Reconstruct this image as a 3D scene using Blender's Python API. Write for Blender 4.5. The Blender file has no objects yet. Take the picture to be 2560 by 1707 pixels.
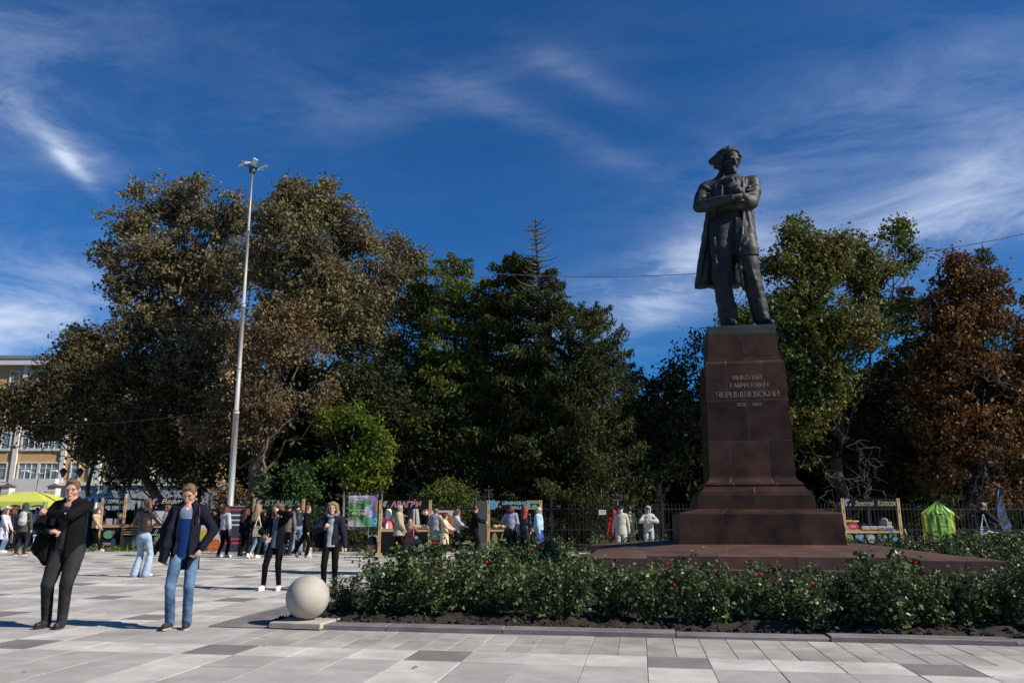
import bpy, math, random
import numpy as np
from mathutils import Vector, Matrix, Euler
R = math.radians
scene = bpy.context.scene
COL = scene.collection

# ------------------------------------------------------------------ camera
EYE = 1.36                       # eye height in metres
FPX = 1950.0                     # focal length in photo pixels (2560 wide)
PITCH = math.atan(436.5 / FPX)
YAW = R(9.1)                     # the plaza grid runs along +Y, the camera looks 9 degrees left of it
cam_data = bpy.data.cameras.new('camera')
cam_data.sensor_width = 36.0
cam_data.lens = 36.0 * FPX / 2560.0
cam_data.clip_start = 0.1
cam_data.clip_end = 3000
cam = bpy.data.objects.new('camera', cam_data)
COL.objects.link(cam)
cam.location = (0, 0, EYE)
cam.rotation_euler = (R(90) + PITCH, 0, YAW)
scene.camera = cam

# ------------------------------------------------------------------ light
SUN_AZ = R(102.0)                # clockwise from +Y
SUN_EL = R(38.0)
sun_dir = Vector((math.sin(SUN_AZ) * math.cos(SUN_EL), math.cos(SUN_AZ) * math.cos(SUN_EL), math.sin(SUN_EL)))
sd = bpy.data.lights.new('sun', 'SUN')
sd.energy = 4.9
sd.angle = R(0.5)
sd.color = (1.0, 0.925, 0.82)
so = bpy.data.objects.new('sun', sd)
COL.objects.link(so)
so.location = (20, -10, 30)
so.rotation_euler = sun_dir.to_track_quat('Z', 'Y').to_euler()
scene.view_settings.view_transform = 'Standard'
scene.view_settings.look = 'None'
scene.view_settings.gamma = 1.0
scene.view_settings.use_curve_mapping = False
scene.view_settings.exposure = 0.45
scene.cycles.max_bounces = 5
scene.cycles.diffuse_bounces = 2
scene.cycles.glossy_bounces = 2
scene.cycles.transmission_bounces = 2
scene.cycles.transparent_max_bounces = 4
scene.cycles.use_denoising = True

def cam_dir(px, py):
    """direction of a photo pixel (2560 x 1707) in the world"""
    u = px - 1280.0
    v = 853.5 - py
    f = FPX * math.cos(PITCH) - v * math.sin(PITCH)
    z = FPX * math.sin(PITCH) + v * math.cos(PITCH)
    c, s = math.cos(YAW), math.sin(YAW)
    return Vector((u * c - f * s, u * s + f * c, z))

def gp(px, py, z=0.0):
    d = cam_dir(px, py)
    t = (z - EYE) / d.z
    return Vector((d.x * t, d.y * t, z))

def at_y(px, py, y):
    d = cam_dir(px, py)
    t = y / d.y
    return Vector((d.x * t, y, EYE + d.z * t))

def at_d(px, py, dist):
    """point seen at a pixel, dist metres ahead (measured level along the view axis)"""
    d = cam_dir(px, py)
    c, s = math.cos(YAW), math.sin(YAW)
    t = dist / (-d.x * s + d.y * c)
    return Vector((d.x * t, d.y * t, EYE + d.z * t))

def gd(px, dist, z=0.0):
    """point at height z in photo column px, dist metres ahead"""
    c, s = math.cos(YAW), math.sin(YAW)
    zc = dist * math.cos(PITCH) + (z - EYE) * math.sin(PITCH)
    xc = (px - 1280.0) * zc / FPX
    return Vector((xc * c - dist * s, xc * s + dist * c, z))

def dist_of(py):
    return EYE * 1998.0 / (py - 1290.0)

# ------------------------------------------------------------------ world: clear autumn sky with cirrus
world = bpy.data.worlds.new('World')
scene.world = world
world.use_nodes = True
wn = world.node_tree.nodes
wl = world.node_tree.links
wn.clear()
w_out = wn.new('ShaderNodeOutputWorld')
w_bg = wn.new('ShaderNodeBackground')
w_bg.inputs['Strength'].default_value = 0.052
w_sky = wn.new('ShaderNodeTexSky')
w_sky.sky_type = 'NISHITA'
w_sky.sun_disc = False
w_sky.sun_elevation = SUN_EL
w_sky.sun_rotation = SUN_AZ
w_sky.altitude = 100
w_sky.air_density = 1.0
w_sky.dust_density = 0.35
w_sky.ozone_density = 3.0

def wnode(t, **kw):
    n = wn.new(t)
    for k, v in kw.items():
        setattr(n, k, v)
    return n

def wmath(op, a, b=None, clamp=False):
    n = wnode('ShaderNodeMath', operation=op, use_clamp=clamp)
    for i, q in enumerate((a, b)):
        if q is None:
            continue
        if isinstance(q, (int, float)):
            n.inputs[i].default_value = q
        else:
            wl.new(q, n.inputs[i])
    return n.outputs[0]

w_tint = wnode('ShaderNodeMix', data_type='RGBA', blend_type='MULTIPLY')
w_tint.inputs[0].default_value = 1.0
wl.new(w_sky.outputs[0], w_tint.inputs[6])
w_tint.inputs[7].default_value = (0.21, 0.78, 1.38, 1)
w_tc = wnode('ShaderNodeTexCoord')
# fibrous noise, drawn out along the wind
w_map = wnode('ShaderNodeMapping')
w_map.inputs['Rotation'].default_value = (R(18), R(-24), R(35))
w_map.inputs['Scale'].default_value = (2.8, 6.5, 11.0)
wl.new(w_tc.outputs['Generated'], w_map.inputs['Vector'])
w_n1 = wnode('ShaderNodeTexNoise')
w_n1.inputs['Scale'].default_value = 1.3
w_n1.inputs['Detail'].default_value = 12
w_n1.inputs['Roughness'].default_value = 0.66
w_n1.inputs['Distortion'].default_value = 0.35
wl.new(w_map.outputs[0], w_n1.inputs['Vector'])
w_n2 = wnode('ShaderNodeTexNoise')
w_n2.inputs['Scale'].default_value = 2.4
w_n2.inputs['Detail'].default_value = 5
wl.new(w_tc.outputs['Generated'], w_n2.inputs['Vector'])

def cirrus(px, py, ax, ay, ang, amp):
    """soft elongated patch of cirrus centred in the direction of (px, py)"""
    d = cam_dir(px, py).normalized()
    right = Vector((math.cos(YAW), math.sin(YAW), 0))
    e1 = (right - d * right.dot(d)).normalized()
    e2 = d.cross(e1) * -1
    ca, sa = math.cos(R(ang)), math.sin(R(ang))
    t1 = (e1 * ca + e2 * sa) / (ax / FPX)
    t2 = (e1 * -sa + e2 * ca) / (ay / FPX)
    outs = []
    for t in (t1, t2):
        dp = wnode('ShaderNodeVectorMath', operation='DOT_PRODUCT')
        sub = wnode('ShaderNodeVectorMath', operation='SUBTRACT')
        wl.new(w_tc.outputs['Generated'], sub.inputs[0])
        sub.inputs[1].default_value = d
        wl.new(sub.outputs[0], dp.inputs[0])
        dp.inputs[1].default_value = t
        outs.append(wmath('MULTIPLY', dp.outputs['Value'], dp.outputs['Value']))
    r2 = wmath('ADD', outs[0], outs[1])
    g = wmath('EXPONENT', wmath('MULTIPLY', r2, -1.0))
    return wmath('MULTIPLY', g, amp)

cl = None
for a in CIRRUS if 'CIRRUS' in globals() else (
        (100, 320, 130, 34, -40, 0.8), (170, 400, 70, 16, -56, 1.1), (20, 80, 150, 100, -60, 0.16),
        (800, 285, 600, 80, 12, 0.12), (1450, 190, 150, 30, -25, 0.14), (1370, 320, 260, 36, -22, 0.16),
        (2400, 560, 400, 70, 14, 0.8), (2100, 330, 500, 120, 30, 0.15), (1600, 750, 300, 75, 18, 1.3), (1740, 640, 190, 70, 42, 0.8),
        (60, 790, 360, 120, 4, 1.35), (2500, 430, 320, 80, 25, 0.35), (3200, 300, 700, 260, 10, 0.3), (-800, 200, 700, 260, 10, 0.3)):
    c = cirrus(*a)
    cl = c if cl is None else wmath('ADD', cl, c)
w_r = wnode('ShaderNodeMapRange')
w_r.inputs['From Min'].default_value = 0.42
w_r.inputs['From Max'].default_value = 0.80
wl.new(w_n1.outputs[0], w_r.inputs['Value'])
w_r2 = wnode('ShaderNodeMapRange')
w_r2.inputs['From Min'].default_value = 0.3
w_r2.inputs['From Max'].default_value = 0.7
w_r2.inputs['To Min'].default_value = 0.5
w_r2.inputs['To Max'].default_value = 1.2
wl.new(w_n2.outputs[0], w_r2.inputs['Value'])
# a thin veil everywhere plus the patches
fac = wmath('MULTIPLY', wmath('ADD', cl, 0.012), wmath('ADD', wmath('MULTIPLY', w_r.outputs[0], 1.35), 0.16))
fac = wmath('MULTIPLY', fac, w_r2.outputs[0], clamp=True)
w_mix = wnode('ShaderNodeMix', data_type='RGBA')
wl.new(fac, w_mix.inputs[0])
wl.new(w_tint.outputs[2], w_mix.inputs[6])
w_mix.inputs[7].default_value = (8.6, 10.0, 13.0, 1)
wl.new(w_mix.outputs[2], w_bg.inputs['Color'])
wl.new(w_bg.outputs[0], w_out.inputs['Surface'])

# ------------------------------------------------------------------ object helpers
def tag(o, label=None, cat=None, group=None, kind=None):
    if label: o['label'] = label
    if cat: o['category'] = cat
    if group: o['group'] = group
    if kind: o['kind'] = kind
    return o

def thing(name, label, cat, loc=(0, 0, 0), rz=0.0, group=None):
    o = bpy.data.objects.new(name, None)
    COL.objects.link(o)
    o.location = loc
    o.rotation_euler = (0, 0, rz)
    o.empty_display_size = 0.2
    return tag(o, label, cat, group)

def link(name, me, mats, parent=None):
    o = bpy.data.objects.new(name, me)
    COL.objects.link(o)
    if mats is not None and not len(me.materials):
        for m in (mats if isinstance(mats, (list, tuple)) else [mats]):
            me.materials.append(m)
    if parent is not None:
        o.parent = parent
    return o

def fast_mesh(name, V, F, smooth=False, tint=None, mi=None):
    """V (n,3) array, F (m,k) array of faces that all have k corners"""
    me = bpy.data.meshes.new(name)
    V = np.ascontiguousarray(V, dtype=np.float32)
    F = np.ascontiguousarray(F, dtype=np.int32)
    n, k = F.shape
    me.vertices.add(len(V))
    me.vertices.foreach_set('co', V.ravel())
    me.loops.add(n * k)
    me.loops.foreach_set('vertex_index', F.ravel())
    me.polygons.add(n)
    me.polygons.foreach_set('loop_start', np.arange(0, n * k, k, dtype=np.int32))
    me.polygons.foreach_set('loop_total', np.full(n, k, dtype=np.int32))
    me.polygons.foreach_set('use_smooth', np.full(n, bool(smooth)))
    if mi is not None:
        me.polygons.foreach_set('material_index', np.ascontiguousarray(mi, dtype=np.int32))
    me.update(calc_edges=True)
    if tint is not None:
        a = me.attributes.new('tint', 'FLOAT', 'FACE')
        a.data.foreach_set('value', np.ascontiguousarray(tint, dtype=np.float32))
    return me

class MB:
    """collects simple solids; build() links them as one mesh"""
    def __init__(s):
        s.v = []; s.f = []; s.m = []; s.sm = []
    def add(s, vs, fs, mi=0, smooth=False):
        o = len(s.v)
        s.v += [tuple(v) for v in vs]
        for f in fs:
            s.f.append(tuple(i + o for i in f)); s.m.append(mi); s.sm.append(smooth)
        return s
    def box(s, x0, x1, y0, y1, z0, z1, mi=0, bev=0.0):
        if bev > 0:
            b = bev
            vs = []
            for z, e in ((z0, 0), (z1 - b, 0), (z1, b)):
                vs += [(x0 + e, y0 + e, z), (x1 - e, y0 + e, z), (x1 - e, y1 - e, z), (x0 + e, y1 - e, z)]
            fs = [(3, 2, 1, 0), (8, 9, 10, 11)]
            for l in (0, 4):
                for i in range(4):
                    j = (i + 1) % 4
                    fs.append((l + i, l + j, l + 4 + j, l + 4 + i))
            return s.add(vs, fs, mi)
        vs = [(x0, y0, z0), (x1, y0, z0), (x1, y1, z0), (x0, y1, z0), (x0, y0, z1), (x1, y0, z1), (x1, y1, z1), (x0, y1, z1)]
        return s.add(vs, [(3, 2, 1, 0), (4, 5, 6, 7), (0, 1, 5, 4), (1, 2, 6, 5), (2, 3, 7, 6), (3, 0, 4, 7)], mi)
    def tube(s, pts, rad, n=8, mi=0, cap=True, smooth=True):
        pts = [Vector(p) for p in pts]
        if isinstance(rad, (int, float)): rad = [rad] * len(pts)
        vs = []
        up = None
        for i, p in enumerate(pts):
            d = (pts[min(i + 1, len(pts) - 1)] - pts[max(i - 1, 0)]).normalized()
            if up is None:
                up = Vector((0, 0, 1)) if abs(d.z) < 0.9 else Vector((1, 0, 0))
            a = d.cross(up).normalized()
            b = d.cross(a).normalized()
            up = b.cross(d) if False else up
            for k in range(n):
                t = 2 * math.pi * k / n
                vs.append(p + (a * math.cos(t) + b * math.sin(t)) * rad[i])
        fs = []
        for i in range(len(pts) - 1):
            for k in range(n):
                j = (k + 1) % n
                fs.append((i * n + k, i * n + j, (i + 1) * n + j, (i + 1) * n + k))
        s.add(vs, fs, mi, smooth)
        if cap:
            o = len(s.v) - len(vs)
            s.f.append(tuple(o + k for k in range(n))); s.m.append(mi); s.sm.append(False)
            s.f.append(tuple(o + (len(pts) - 1) * n + k for k in reversed(range(n)))); s.m.append(mi); s.sm.append(False)
        return s
    def bar(s, p, q, w, h, mi=0):
        """rectangular bar between two points, w across, h in the other direction"""
        p = Vector(p); q = Vector(q); d = (q - p).normalized()
        up = Vector((0, 0, 1)) if abs(d.z) < 0.95 else Vector((0, 1, 0))
        a = d.cross(up).normalized() * (w / 2); b = a.cross(d).normalized() * (h / 2)
        vs = [p - a - b, p + a - b, p + a + b, p - a + b, q - a - b, q + a - b, q + a + b, q - a + b]
        return s.add(vs, [(3, 2, 1, 0), (4, 5, 6, 7), (0, 1, 5, 4), (1, 2, 6, 5), (2, 3, 7, 6), (3, 0, 4, 7)], mi)
    def ball(s, c, r, n=12, mi=0, sx=1, sy=1, sz=1, z0=-1.0):
        c = Vector(c); vs = []; fs = []
        m = n // 2 + 1
        for i in range(m):
            t = math.pi * i / (m - 1)
            zz = max(math.cos(t), z0)
            rr = math.sin(t)
            for k in range(n):
                a = 2 * math.pi * k / n
                vs.append((c.x + r * sx * rr * math.cos(a), c.y + r * sy * rr * math.sin(a), c.z + r * sz * zz))
        for i in range(m - 1):
            for k in range(n):
                j = (k + 1) % n
                fs.append((i * n + k, (i + 1) * n + k, (i + 1) * n + j, i * n + j))
        return s.add(vs, fs, mi, True)
    def disc(s, c, r, y=0, n=20, mi=0, sx=1, sz=1, a0=0, a1=360, thick=0.0):
        """flat round patch facing -Y (in the XZ plane)"""
        vs = [(c[0], y, c[1])]
        m = max(3, int(n * abs(a1 - a0) / 360))
        for k in range(m + 1):
            a = R(a0 + (a1 - a0) * k / m)
            vs.append((c[0] + r * sx * math.cos(a), y, c[1] + r * sz * math.sin(a)))
        return s.add(vs, [(0, k + 1, k + 2) for k in range(m)], mi)
    def arc(s, c, r0, r1, a0, a1, y=0, n=20, mi=0):
        vs = []
        for k in range(n + 1):
            a = R(a0 + (a1 - a0) * k / n)
            vs += [(c[0] + r0 * math.cos(a), y, c[1] + r0 * math.sin(a)), (c[0] + r1 * math.cos(a), y, c[1] + r1 * math.sin(a))]
        return s.add(vs, [(2 * k, 2 * k + 1, 2 * k + 3, 2 * k + 2) for k in range(n)], mi)
    def stroke(s, pts, w, y=0, mi=0):
        """flat ribbon through 2D points in the XZ plane"""
        vs = []; P = [Vector((p[0], p[1])) for p in pts]
        for i, p in enumerate(P):
            d = (P[min(i + 1, len(P) - 1)] - P[max(i - 1, 0)])
            d = d.normalized() if d.length > 0 else Vector((1, 0))
            nn = Vector((-d.y, d.x)) * w / 2
            vs += [(p.x + nn.x, y, p.y + nn.y), (p.x - nn.x, y, p.y - nn.y)]
        return s.add(vs, [(2 * k, 2 * k + 1, 2 * k + 3, 2 * k + 2) for k in range(len(P) - 1)], mi)
    def mesh(s, name='mesh'):
        me = bpy.data.meshes.new(name)
        me.from_pydata(s.v, [], s.f)
        me.polygons.foreach_set('material_index', s.m)
        me.polygons.foreach_set('use_smooth', s.sm)
        me.update()
        return me
    def build(s, name, mats, parent=None):
        return link(name, s.mesh(name), mats, parent)

def copy_tree(o, parent=None, name=None):
    c = o.copy()
    COL.objects.link(c)
    c.parent = parent
    for ch in CH.get(o.name, list(o.children)):
        copy_tree(ch, c)
    return c
CH = {}

# ------------------------------------------------------------------ materials
_mats = {}
def M(name, col, rough=0.8, var=0.12, scale=6.0, bump=0.0, bscale=60.0, metal=0.0, spec=0.5, col2=None,
      rnd=0.0, coat=0.0, stretch=None, detail=5):
    if name in _mats: return _mats[name]
    m = bpy.data.materials.new(name)
    m.use_nodes = True
    nt = m.node_tree; N = nt.nodes; L = nt.links
    b = N['Principled BSDF']
    b.inputs['Roughness'].default_value = rough
    b.inputs['Metallic'].default_value = metal
    b.inputs['Specular IOR Level'].default_value = spec
    if coat: b.inputs['Coat Weight'].default_value = coat
    tc = N.new('ShaderNodeTexCoord')
    vec = tc.outputs['Object']
    if rnd:
        oi = N.new('ShaderNodeObjectInfo')
        ad = N.new('ShaderNodeVectorMath'); ad.operation = 'ADD'
        sc = N.new('ShaderNodeVectorMath'); sc.operation = 'SCALE'; sc.inputs['Scale'].default_value = 37.0
        cb = N.new('ShaderNodeCombineXYZ')
        for i in range(3): L.new(oi.outputs['Random'], cb.inputs[i])
        L.new(cb.outputs[0], sc.inputs[0]); L.new(vec, ad.inputs[0]); L.new(sc.outputs[0], ad.inputs[1])
        vec = ad.outputs[0]
    if stretch:
        mp = N.new('ShaderNodeMapping'); mp.inputs['Scale'].default_value = stretch
        L.new(vec, mp.inputs['Vector']); vec = mp.outputs[0]
    n1 = N.new('ShaderNodeTexNoise'); n1.inputs['Scale'].default_value = scale; n1.inputs['Detail'].default_value = detail
    n1.inputs['Roughness'].default_value = 0.6
    L.new(vec, n1.inputs['Vector'])
    cr = N.new('ShaderNodeValToRGB')
    c = Vector(col[:3])
    a = c * (1 - var); d = Vector(col2[:3]) if col2 else c * (1 + var)
    cr.color_ramp.elements[0].position = 0.34; cr.color_ramp.elements[1].position = 0.66
    cr.color_ramp.elements[0].color = (*a, 1); cr.color_ramp.elements[1].color = (*d, 1)
    L.new(n1.outputs[0], cr.inputs[0])
    out = cr.outputs[0]
    if rnd:
        hs = N.new('ShaderNodeHueSaturation')
        mr = N.new('ShaderNodeMapRange'); mr.inputs['To Min'].default_value = 1 - rnd; mr.inputs['To Max'].default_value = 1 + rnd
        L.new(oi.outputs['Random'], mr.inputs['Value']); L.new(mr.outputs[0], hs.inputs['Value'])
        L.new(out, hs.inputs['Color']); out = hs.outputs[0]
    L.new(out, b.inputs['Base Color'])
    if bump:
        n2 = N.new('ShaderNodeTexNoise'); n2.inputs['Scale'].default_value = bscale; n2.inputs['Detail'].default_value = 4
        L.new(vec, n2.inputs['Vector'])
        bp = N.new('ShaderNodeBump'); bp.inputs['Strength'].default_value = bump; bp.inputs['Distance'].default_value = 0.02
        L.new(n2.outputs[0], bp.inputs['Height']); L.new(bp.outputs[0], b.inputs['Normal'])
    _mats[name] = m
    return m

def leaf_mat(name, cols, rough=0.55, trans=0.25):
    """leaf colours picked face by face from the 'tint' attribute"""
    if name in _mats: return _mats[name]
    m = bpy.data.materials.new(name); m.use_nodes = True
    nt = m.node_tree; N = nt.nodes; L = nt.links
    b = N['Principled BSDF']; b.inputs['Roughness'].default_value = rough
    b.inputs['Specular IOR Level'].default_value = 0.22
    at = N.new('ShaderNodeAttribute'); at.attribute_name = 'tint'
    cr = N.new('ShaderNodeValToRGB')
    el = cr.color_ramp.elements
    el[0].position = 0; el[0].color = (*cols[0], 1)
    el[1].position = 1; el[1].color = (*cols[-1], 1)
    for i, c in enumerate(cols[1:-1]):
        e = el.new((i + 1) / (len(cols) - 1)); e.color = (*c, 1)
    L.new(at.outputs['Fac'], cr.inputs[0])
    L.new(cr.outputs[0], b.inputs['Base Color'])
    tr = N.new('ShaderNodeBsdfTranslucent')
    L.new(cr.outputs[0], tr.inputs['Color'])
    mx = N.new('ShaderNodeMixShader'); mx.inputs[0].default_value = trans
    L.new(b.outputs[0], mx.inputs[1]); L.new(tr.outputs[0], mx.inputs[2])
    L.new(mx.outputs[0], N['Material Output'].inputs['Surface'])
    _mats[name] = m
    return m

def cloth(name, col, var=0.16, rough=0.85, bump=0.55, bscale=11, scale=9, stretch=(1, 1, 0.9), spec=0.2, col2=None):
    return M('cloth_' + name, col, rough=rough, var=var, scale=scale, bump=bump, bscale=bscale, spec=spec, stretch=stretch, col2=col2)

_tc = {}
def text_mesh(s, size, extrude=0.003, shear=0.0, offset=0.0, align='CENTER', space=1.0):
    key = (s, size, extrude, shear, offset, align, space)
    if key in _tc: return _tc[key]
    cu = bpy.data.curves.new('lettering', 'FONT')
    cu.body = s; cu.size = size; cu.extrude = extrude; cu.shear = shear; cu.offset = offset
    cu.align_x = align; cu.resolution_u = 3; cu.space_character = space
    ob = bpy.data.objects.new('tmp', cu)
    me = bpy.data.meshes.new_from_object(ob)
    bpy.data.objects.remove(ob); bpy.data.curves.remove(cu)
    # lay it in the XZ plane, facing -Y
    me.transform(Matrix.Rotation(R(90), 4, 'X'))
    me.name = 'lettering'
    _tc[key] = me
    return me

def lettering(s, size, mat, parent, x, y, z, width=None, height=None, **kw):
    me = text_mesh(s, size, **kw).copy()
    xs = [v.co.x for v in me.vertices]; zs = [v.co.z for v in me.vertices]
    w = max(xs) - min(xs); h = max(zs) - min(zs)
    sx = width / w if width else 1.0; sz = height / h if height else 1.0
    cx = (max(xs) + min(xs)) / 2; z0 = min(zs)
    for v in me.vertices:
        v.co.x = x + (v.co.x - cx) * sx; v.co.z = z + (v.co.z - z0) * sz; v.co.y += y
    return link('lettering', me, mat, parent)
# ================================================================== the plaza
rng = np.random.default_rng(7)
rnd = random.Random(11)

def granite(name, col, rnd_amt=0.06, var=0.16, rough=0.75):
    """fine grained stone: grain plus broad weathering"""
    m = M(name, col, rough=rough, var=var, scale=2.2, bump=0.25, bscale=160, rnd=rnd_amt, detail=8)
    nt = m.node_tree; N = nt.nodes; L = nt.links
    b = N['Principled BSDF']
    src = b.inputs['Base Color'].links[0].from_socket
    tc = [n for n in N if n.type == 'TEX_COORD'][0]
    v = N.new('ShaderNodeTexNoise'); v.inputs['Scale'].default_value = 95; v.inputs['Detail'].default_value = 2
    L.new(tc.outputs['Object'], v.inputs['Vector'])
    mr = N.new('ShaderNodeMapRange'); mr.inputs['From Min'].default_value = 0.3; mr.inputs['From Max'].default_value = 0.7
    mr.inputs['To Min'].default_value = 0.74; mr.inputs['To Max'].default_value = 1.24
    L.new(v.outputs[0], mr.inputs['Value'])
    mx = N.new('ShaderNodeMix'); mx.data_type = 'RGBA'; mx.blend_type = 'MULTIPLY'; mx.inputs[0].default_value = 1
    L.new(src, mx.inputs[6]); L.new(mr.outputs[0], mx.inputs[7])
    # broad drifting stains in place coordinates
    ge = N.new('ShaderNodeNewGeometry')
    n3 = N.new('ShaderNodeTexNoise'); n3.inputs['Scale'].default_value = 0.9; n3.inputs['Detail'].default_value = 6; n3.inputs['Roughness'].default_value = 0.7
    L.new(ge.outputs['Position'], n3.inputs['Vector'])
    m3 = N.new('ShaderNodeMapRange'); m3.inputs['From Min'].default_value = 0.35; m3.inputs['From Max'].default_value = 0.68
    m3.inputs['To Min'].default_value = 0.80; m3.inputs['To Max'].default_value = 1.12
    L.new(n3.outputs[0], m3.inputs['Value'])
    m4 = N.new('ShaderNodeMix'); m4.data_type = 'RGBA'; m4.blend_type = 'MULTIPLY'; m4.inputs[0].default_value = 1
    L.new(mx.outputs[2], m4.inputs[6]); L.new(m3.outputs[0], m4.inputs[7])
    L.new(m4.outputs[2], b.inputs['Base Color'])
    return m

m_light = granite('granite_light', (0.50, 0.472, 0.428))
m_grey = granite('granite_grey', (0.365, 0.343, 0.312), var=0.13)
m_dark = granite('granite_dark', (0.19, 0.170, 0.160))
m_mortar = M('mortar_bed', (0.36, 0.345, 0.33), var=0.3, scale=3, bump=0.3, bscale=30)
m_dirt = M('park_soil', (0.035, 0.03, 0.02), var=0.4, scale=1.5, bump=0.5, bscale=12, col2=(0.05, 0.05, 0.02))

# far ground, one sheet to the horizon
g = MB().add([(-900, -300, -0.06), (900, -300, -0.06), (900, 1500, -0.06), (-900, 1500, -0.06)], [(0, 1, 2, 3)])
tag(g.build('ground', m_dirt), kind='structure')
bed = MB().add([(-60, -12, -0.008), (45, -12, -0.008), (45, 33, -0.008), (-60, 50, -0.008)], [(0, 1, 2, 3)])
paving = bed.build('plaza_paving', m_mortar)
tag(paving, kind='structure')

T = 0.5875
X0, Y0 = 0.02, 7.79
J = 0.006
def slab_kind(i, j):
    a, b = i % 4 == 0, j % 4 == 0
    return 2 if (a and b) else (1 if (a or b) else 0)

BEDX0 = -5.45            # left edge of the kerb round the flower bed
def in_garden(x, y):
    return BEDX0 < x < 13.2 and 9.62 < y < 25.5

slabs = []
for j in range(-16, 42):
    for i in range(-100, 70):
        x = X0 + i * T; y = Y0 + j * T
        if x < -58 or x > 42 or y + T > 32.8 + max(0, (-x - 12) * 0.28): continue
        if in_garden(x + T * 0.5, y + T * 0.5): continue
        k = slab_kind(i, j)
        y1 = y + T
        if j == 3 and x + T / 2 > BEDX0: continue
        if j == 2 and x + T / 2 > BEDX0: y1 = 9.62
        if j in (1, 2) and x > -4.9:
            slabs.append((x, y, T / 2, y1 - y, 3)); slabs.append((x + T / 2, y, T / 2, y1 - y, 3))
        else:
            slabs.append((x, y, T, y1 - y, k))
# the run of slabs that ends against the kerb
def seen_size(s):
    cx, cy = s[0] + s[2] / 2, s[1] + s[3] / 2
    c, sn = math.cos(YAW), math.sin(YAW)
    d = -cx * sn + cy * c; lat = cx * c + cy * sn
    if d < 5.6: return 0
    px = 1280 + lat / d * 1998; py = 1290 + EYE * 1998 / d
    if px < -60 or px > 2620 or py > 1760: return 0
    return s[2] * s[3] / (d ** 3)
slabs.sort(key=seen_size, reverse=True)
smesh = {}
mats3 = [m_grey, m_light, m_dark, granite('granite_border', (0.345, 0.322, 0.288), rnd_amt=0.13, var=0.2)]
for x, y, w, h, k in slabs[:290]:
    key = (round(w, 3), round(h, 3), k)
    if key not in smesh:
        me = MB().box(-w / 2 + J / 2, w / 2 - J / 2, -h / 2 + J / 2, h / 2 - J / 2, -0.05, 0.0, bev=0.003).mesh('slab')
        me.materials.append(mats3[k]); smesh[key] = me
    o = bpy.data.objects.new('slab', smesh[key]); COL.objects.link(o)
    o.location = (x + w / 2, y + h / 2, rnd.uniform(-0.0022, 0.0022)); o.parent = paving
    o.rotation_euler = (rnd.gauss(0, 0.0012), rnd.gauss(0, 0.0012), 0)
mb = MB()
far = slabs[290:]
V = []; F = []; MI = []
for n, (x, y, w, h, k) in enumerate(far):
    a, b, c, d = x + J / 2, x + w - J / 2, y + J / 2, y + h - J / 2
    z = rnd.uniform(-0.0018, 0.0018)
    o = len(V)
    V += [(a, c, -0.05), (b, c, -0.05), (b, d, -0.05), (a, d, -0.05), (a, c, z), (b, c, z), (b, d, z), (a, d, z)]
    F += [(o + 4, o + 5, o + 6, o + 7), (o, o + 1, o + 5, o + 4), (o + 1, o + 2, o + 6, o + 5), (o + 2, o + 3, o + 7, o + 6), (o + 3, o, o + 4, o + 7)]
    MI += [k] * 5
me = fast_mesh('slab_field', np.array(V), np.array(F), mi=np.array(MI))
mats_far = [granite('granite_grey_far', (0.365, 0.343, 0.312), rnd_amt=0, var=0.13), granite('granite_light_far', (0.50, 0.472, 0.428), rnd_amt=0), granite('granite_dark_far', (0.19, 0.170, 0.160), rnd_amt=0), granite('granite_border_far', (0.345, 0.322, 0.288), rnd_amt=0)]
tag(link('slab_field', me, mats_far, paving), kind='stuff')

# specks of dry leaf blown about the plaza
_r = np.random.default_rng(9); _n = 150
_px = np.stack([_r.uniform(-18, 4, _n), _r.uniform(6.5, 29, _n)], -1)
_px = _px[[not in_garden(a, b) for a, b in _px]]; _n = len(_px)
_a = _r.uniform(0, 6.28, _n); _s = _r.uniform(0.008, 0.026, _n)
_V = np.zeros((_n, 4, 3))
for _k in range(4):
    _V[:, _k, 0] = _px[:, 0] + np.cos(_a + _k * 1.57) * _s * (1.3 if _k % 2 else 0.7); _V[:, _k, 1] = _px[:, 1] + np.sin(_a + _k * 1.57) * _s * (1.3 if _k % 2 else 0.7)
    _V[:, _k, 2] = 0.006 + 0.012 * _r.random(_n)
tag(link('leaf_litter', fast_mesh('leaf_litter', _V.reshape(-1, 3), np.arange(4 * _n).reshape(_n, 4)), M('litter_brown', (0.14, 0.07, 0.03), var=0.5, scale=3)), kind='stuff')

# kerb round the flower bed, long plum coloured stones, some set a little proud
m_kerb = granite('kerb_stone', (0.19, 0.172, 0.17), rnd_amt=0.1, var=0.25, rough=0.6)
kerb = thing('flower_bed_kerb', 'low plum grey stone kerb running along the edge of the rose bed', 'kerb', (0, 0, 0))
xs = [-5.42, -4.25, -3.1, -1.66, 0.36, 2.05, 3.95, 6.2, 8.6, 11.0, 13.2]
for a, b in zip(xs, xs[1:]):
    hh = rnd.uniform(0.035, 0.06) if a > -4.3 else 0.02
    MB().box(a + 0.006, b - 0.006, 9.63 + rnd.uniform(0, 0.012), 9.93, -0.05, hh, bev=0.008).build('kerb_stone', m_kerb, kerb)
for k in range(9):
    y = 9.96 + k * 1.75
    MB().box(-5.42, -4.82, y, y + 1.735, -0.05, 0.02 + rnd.uniform(0, 0.006), bev=0.004).build('kerb_stone', m_kerb, kerb)

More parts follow.
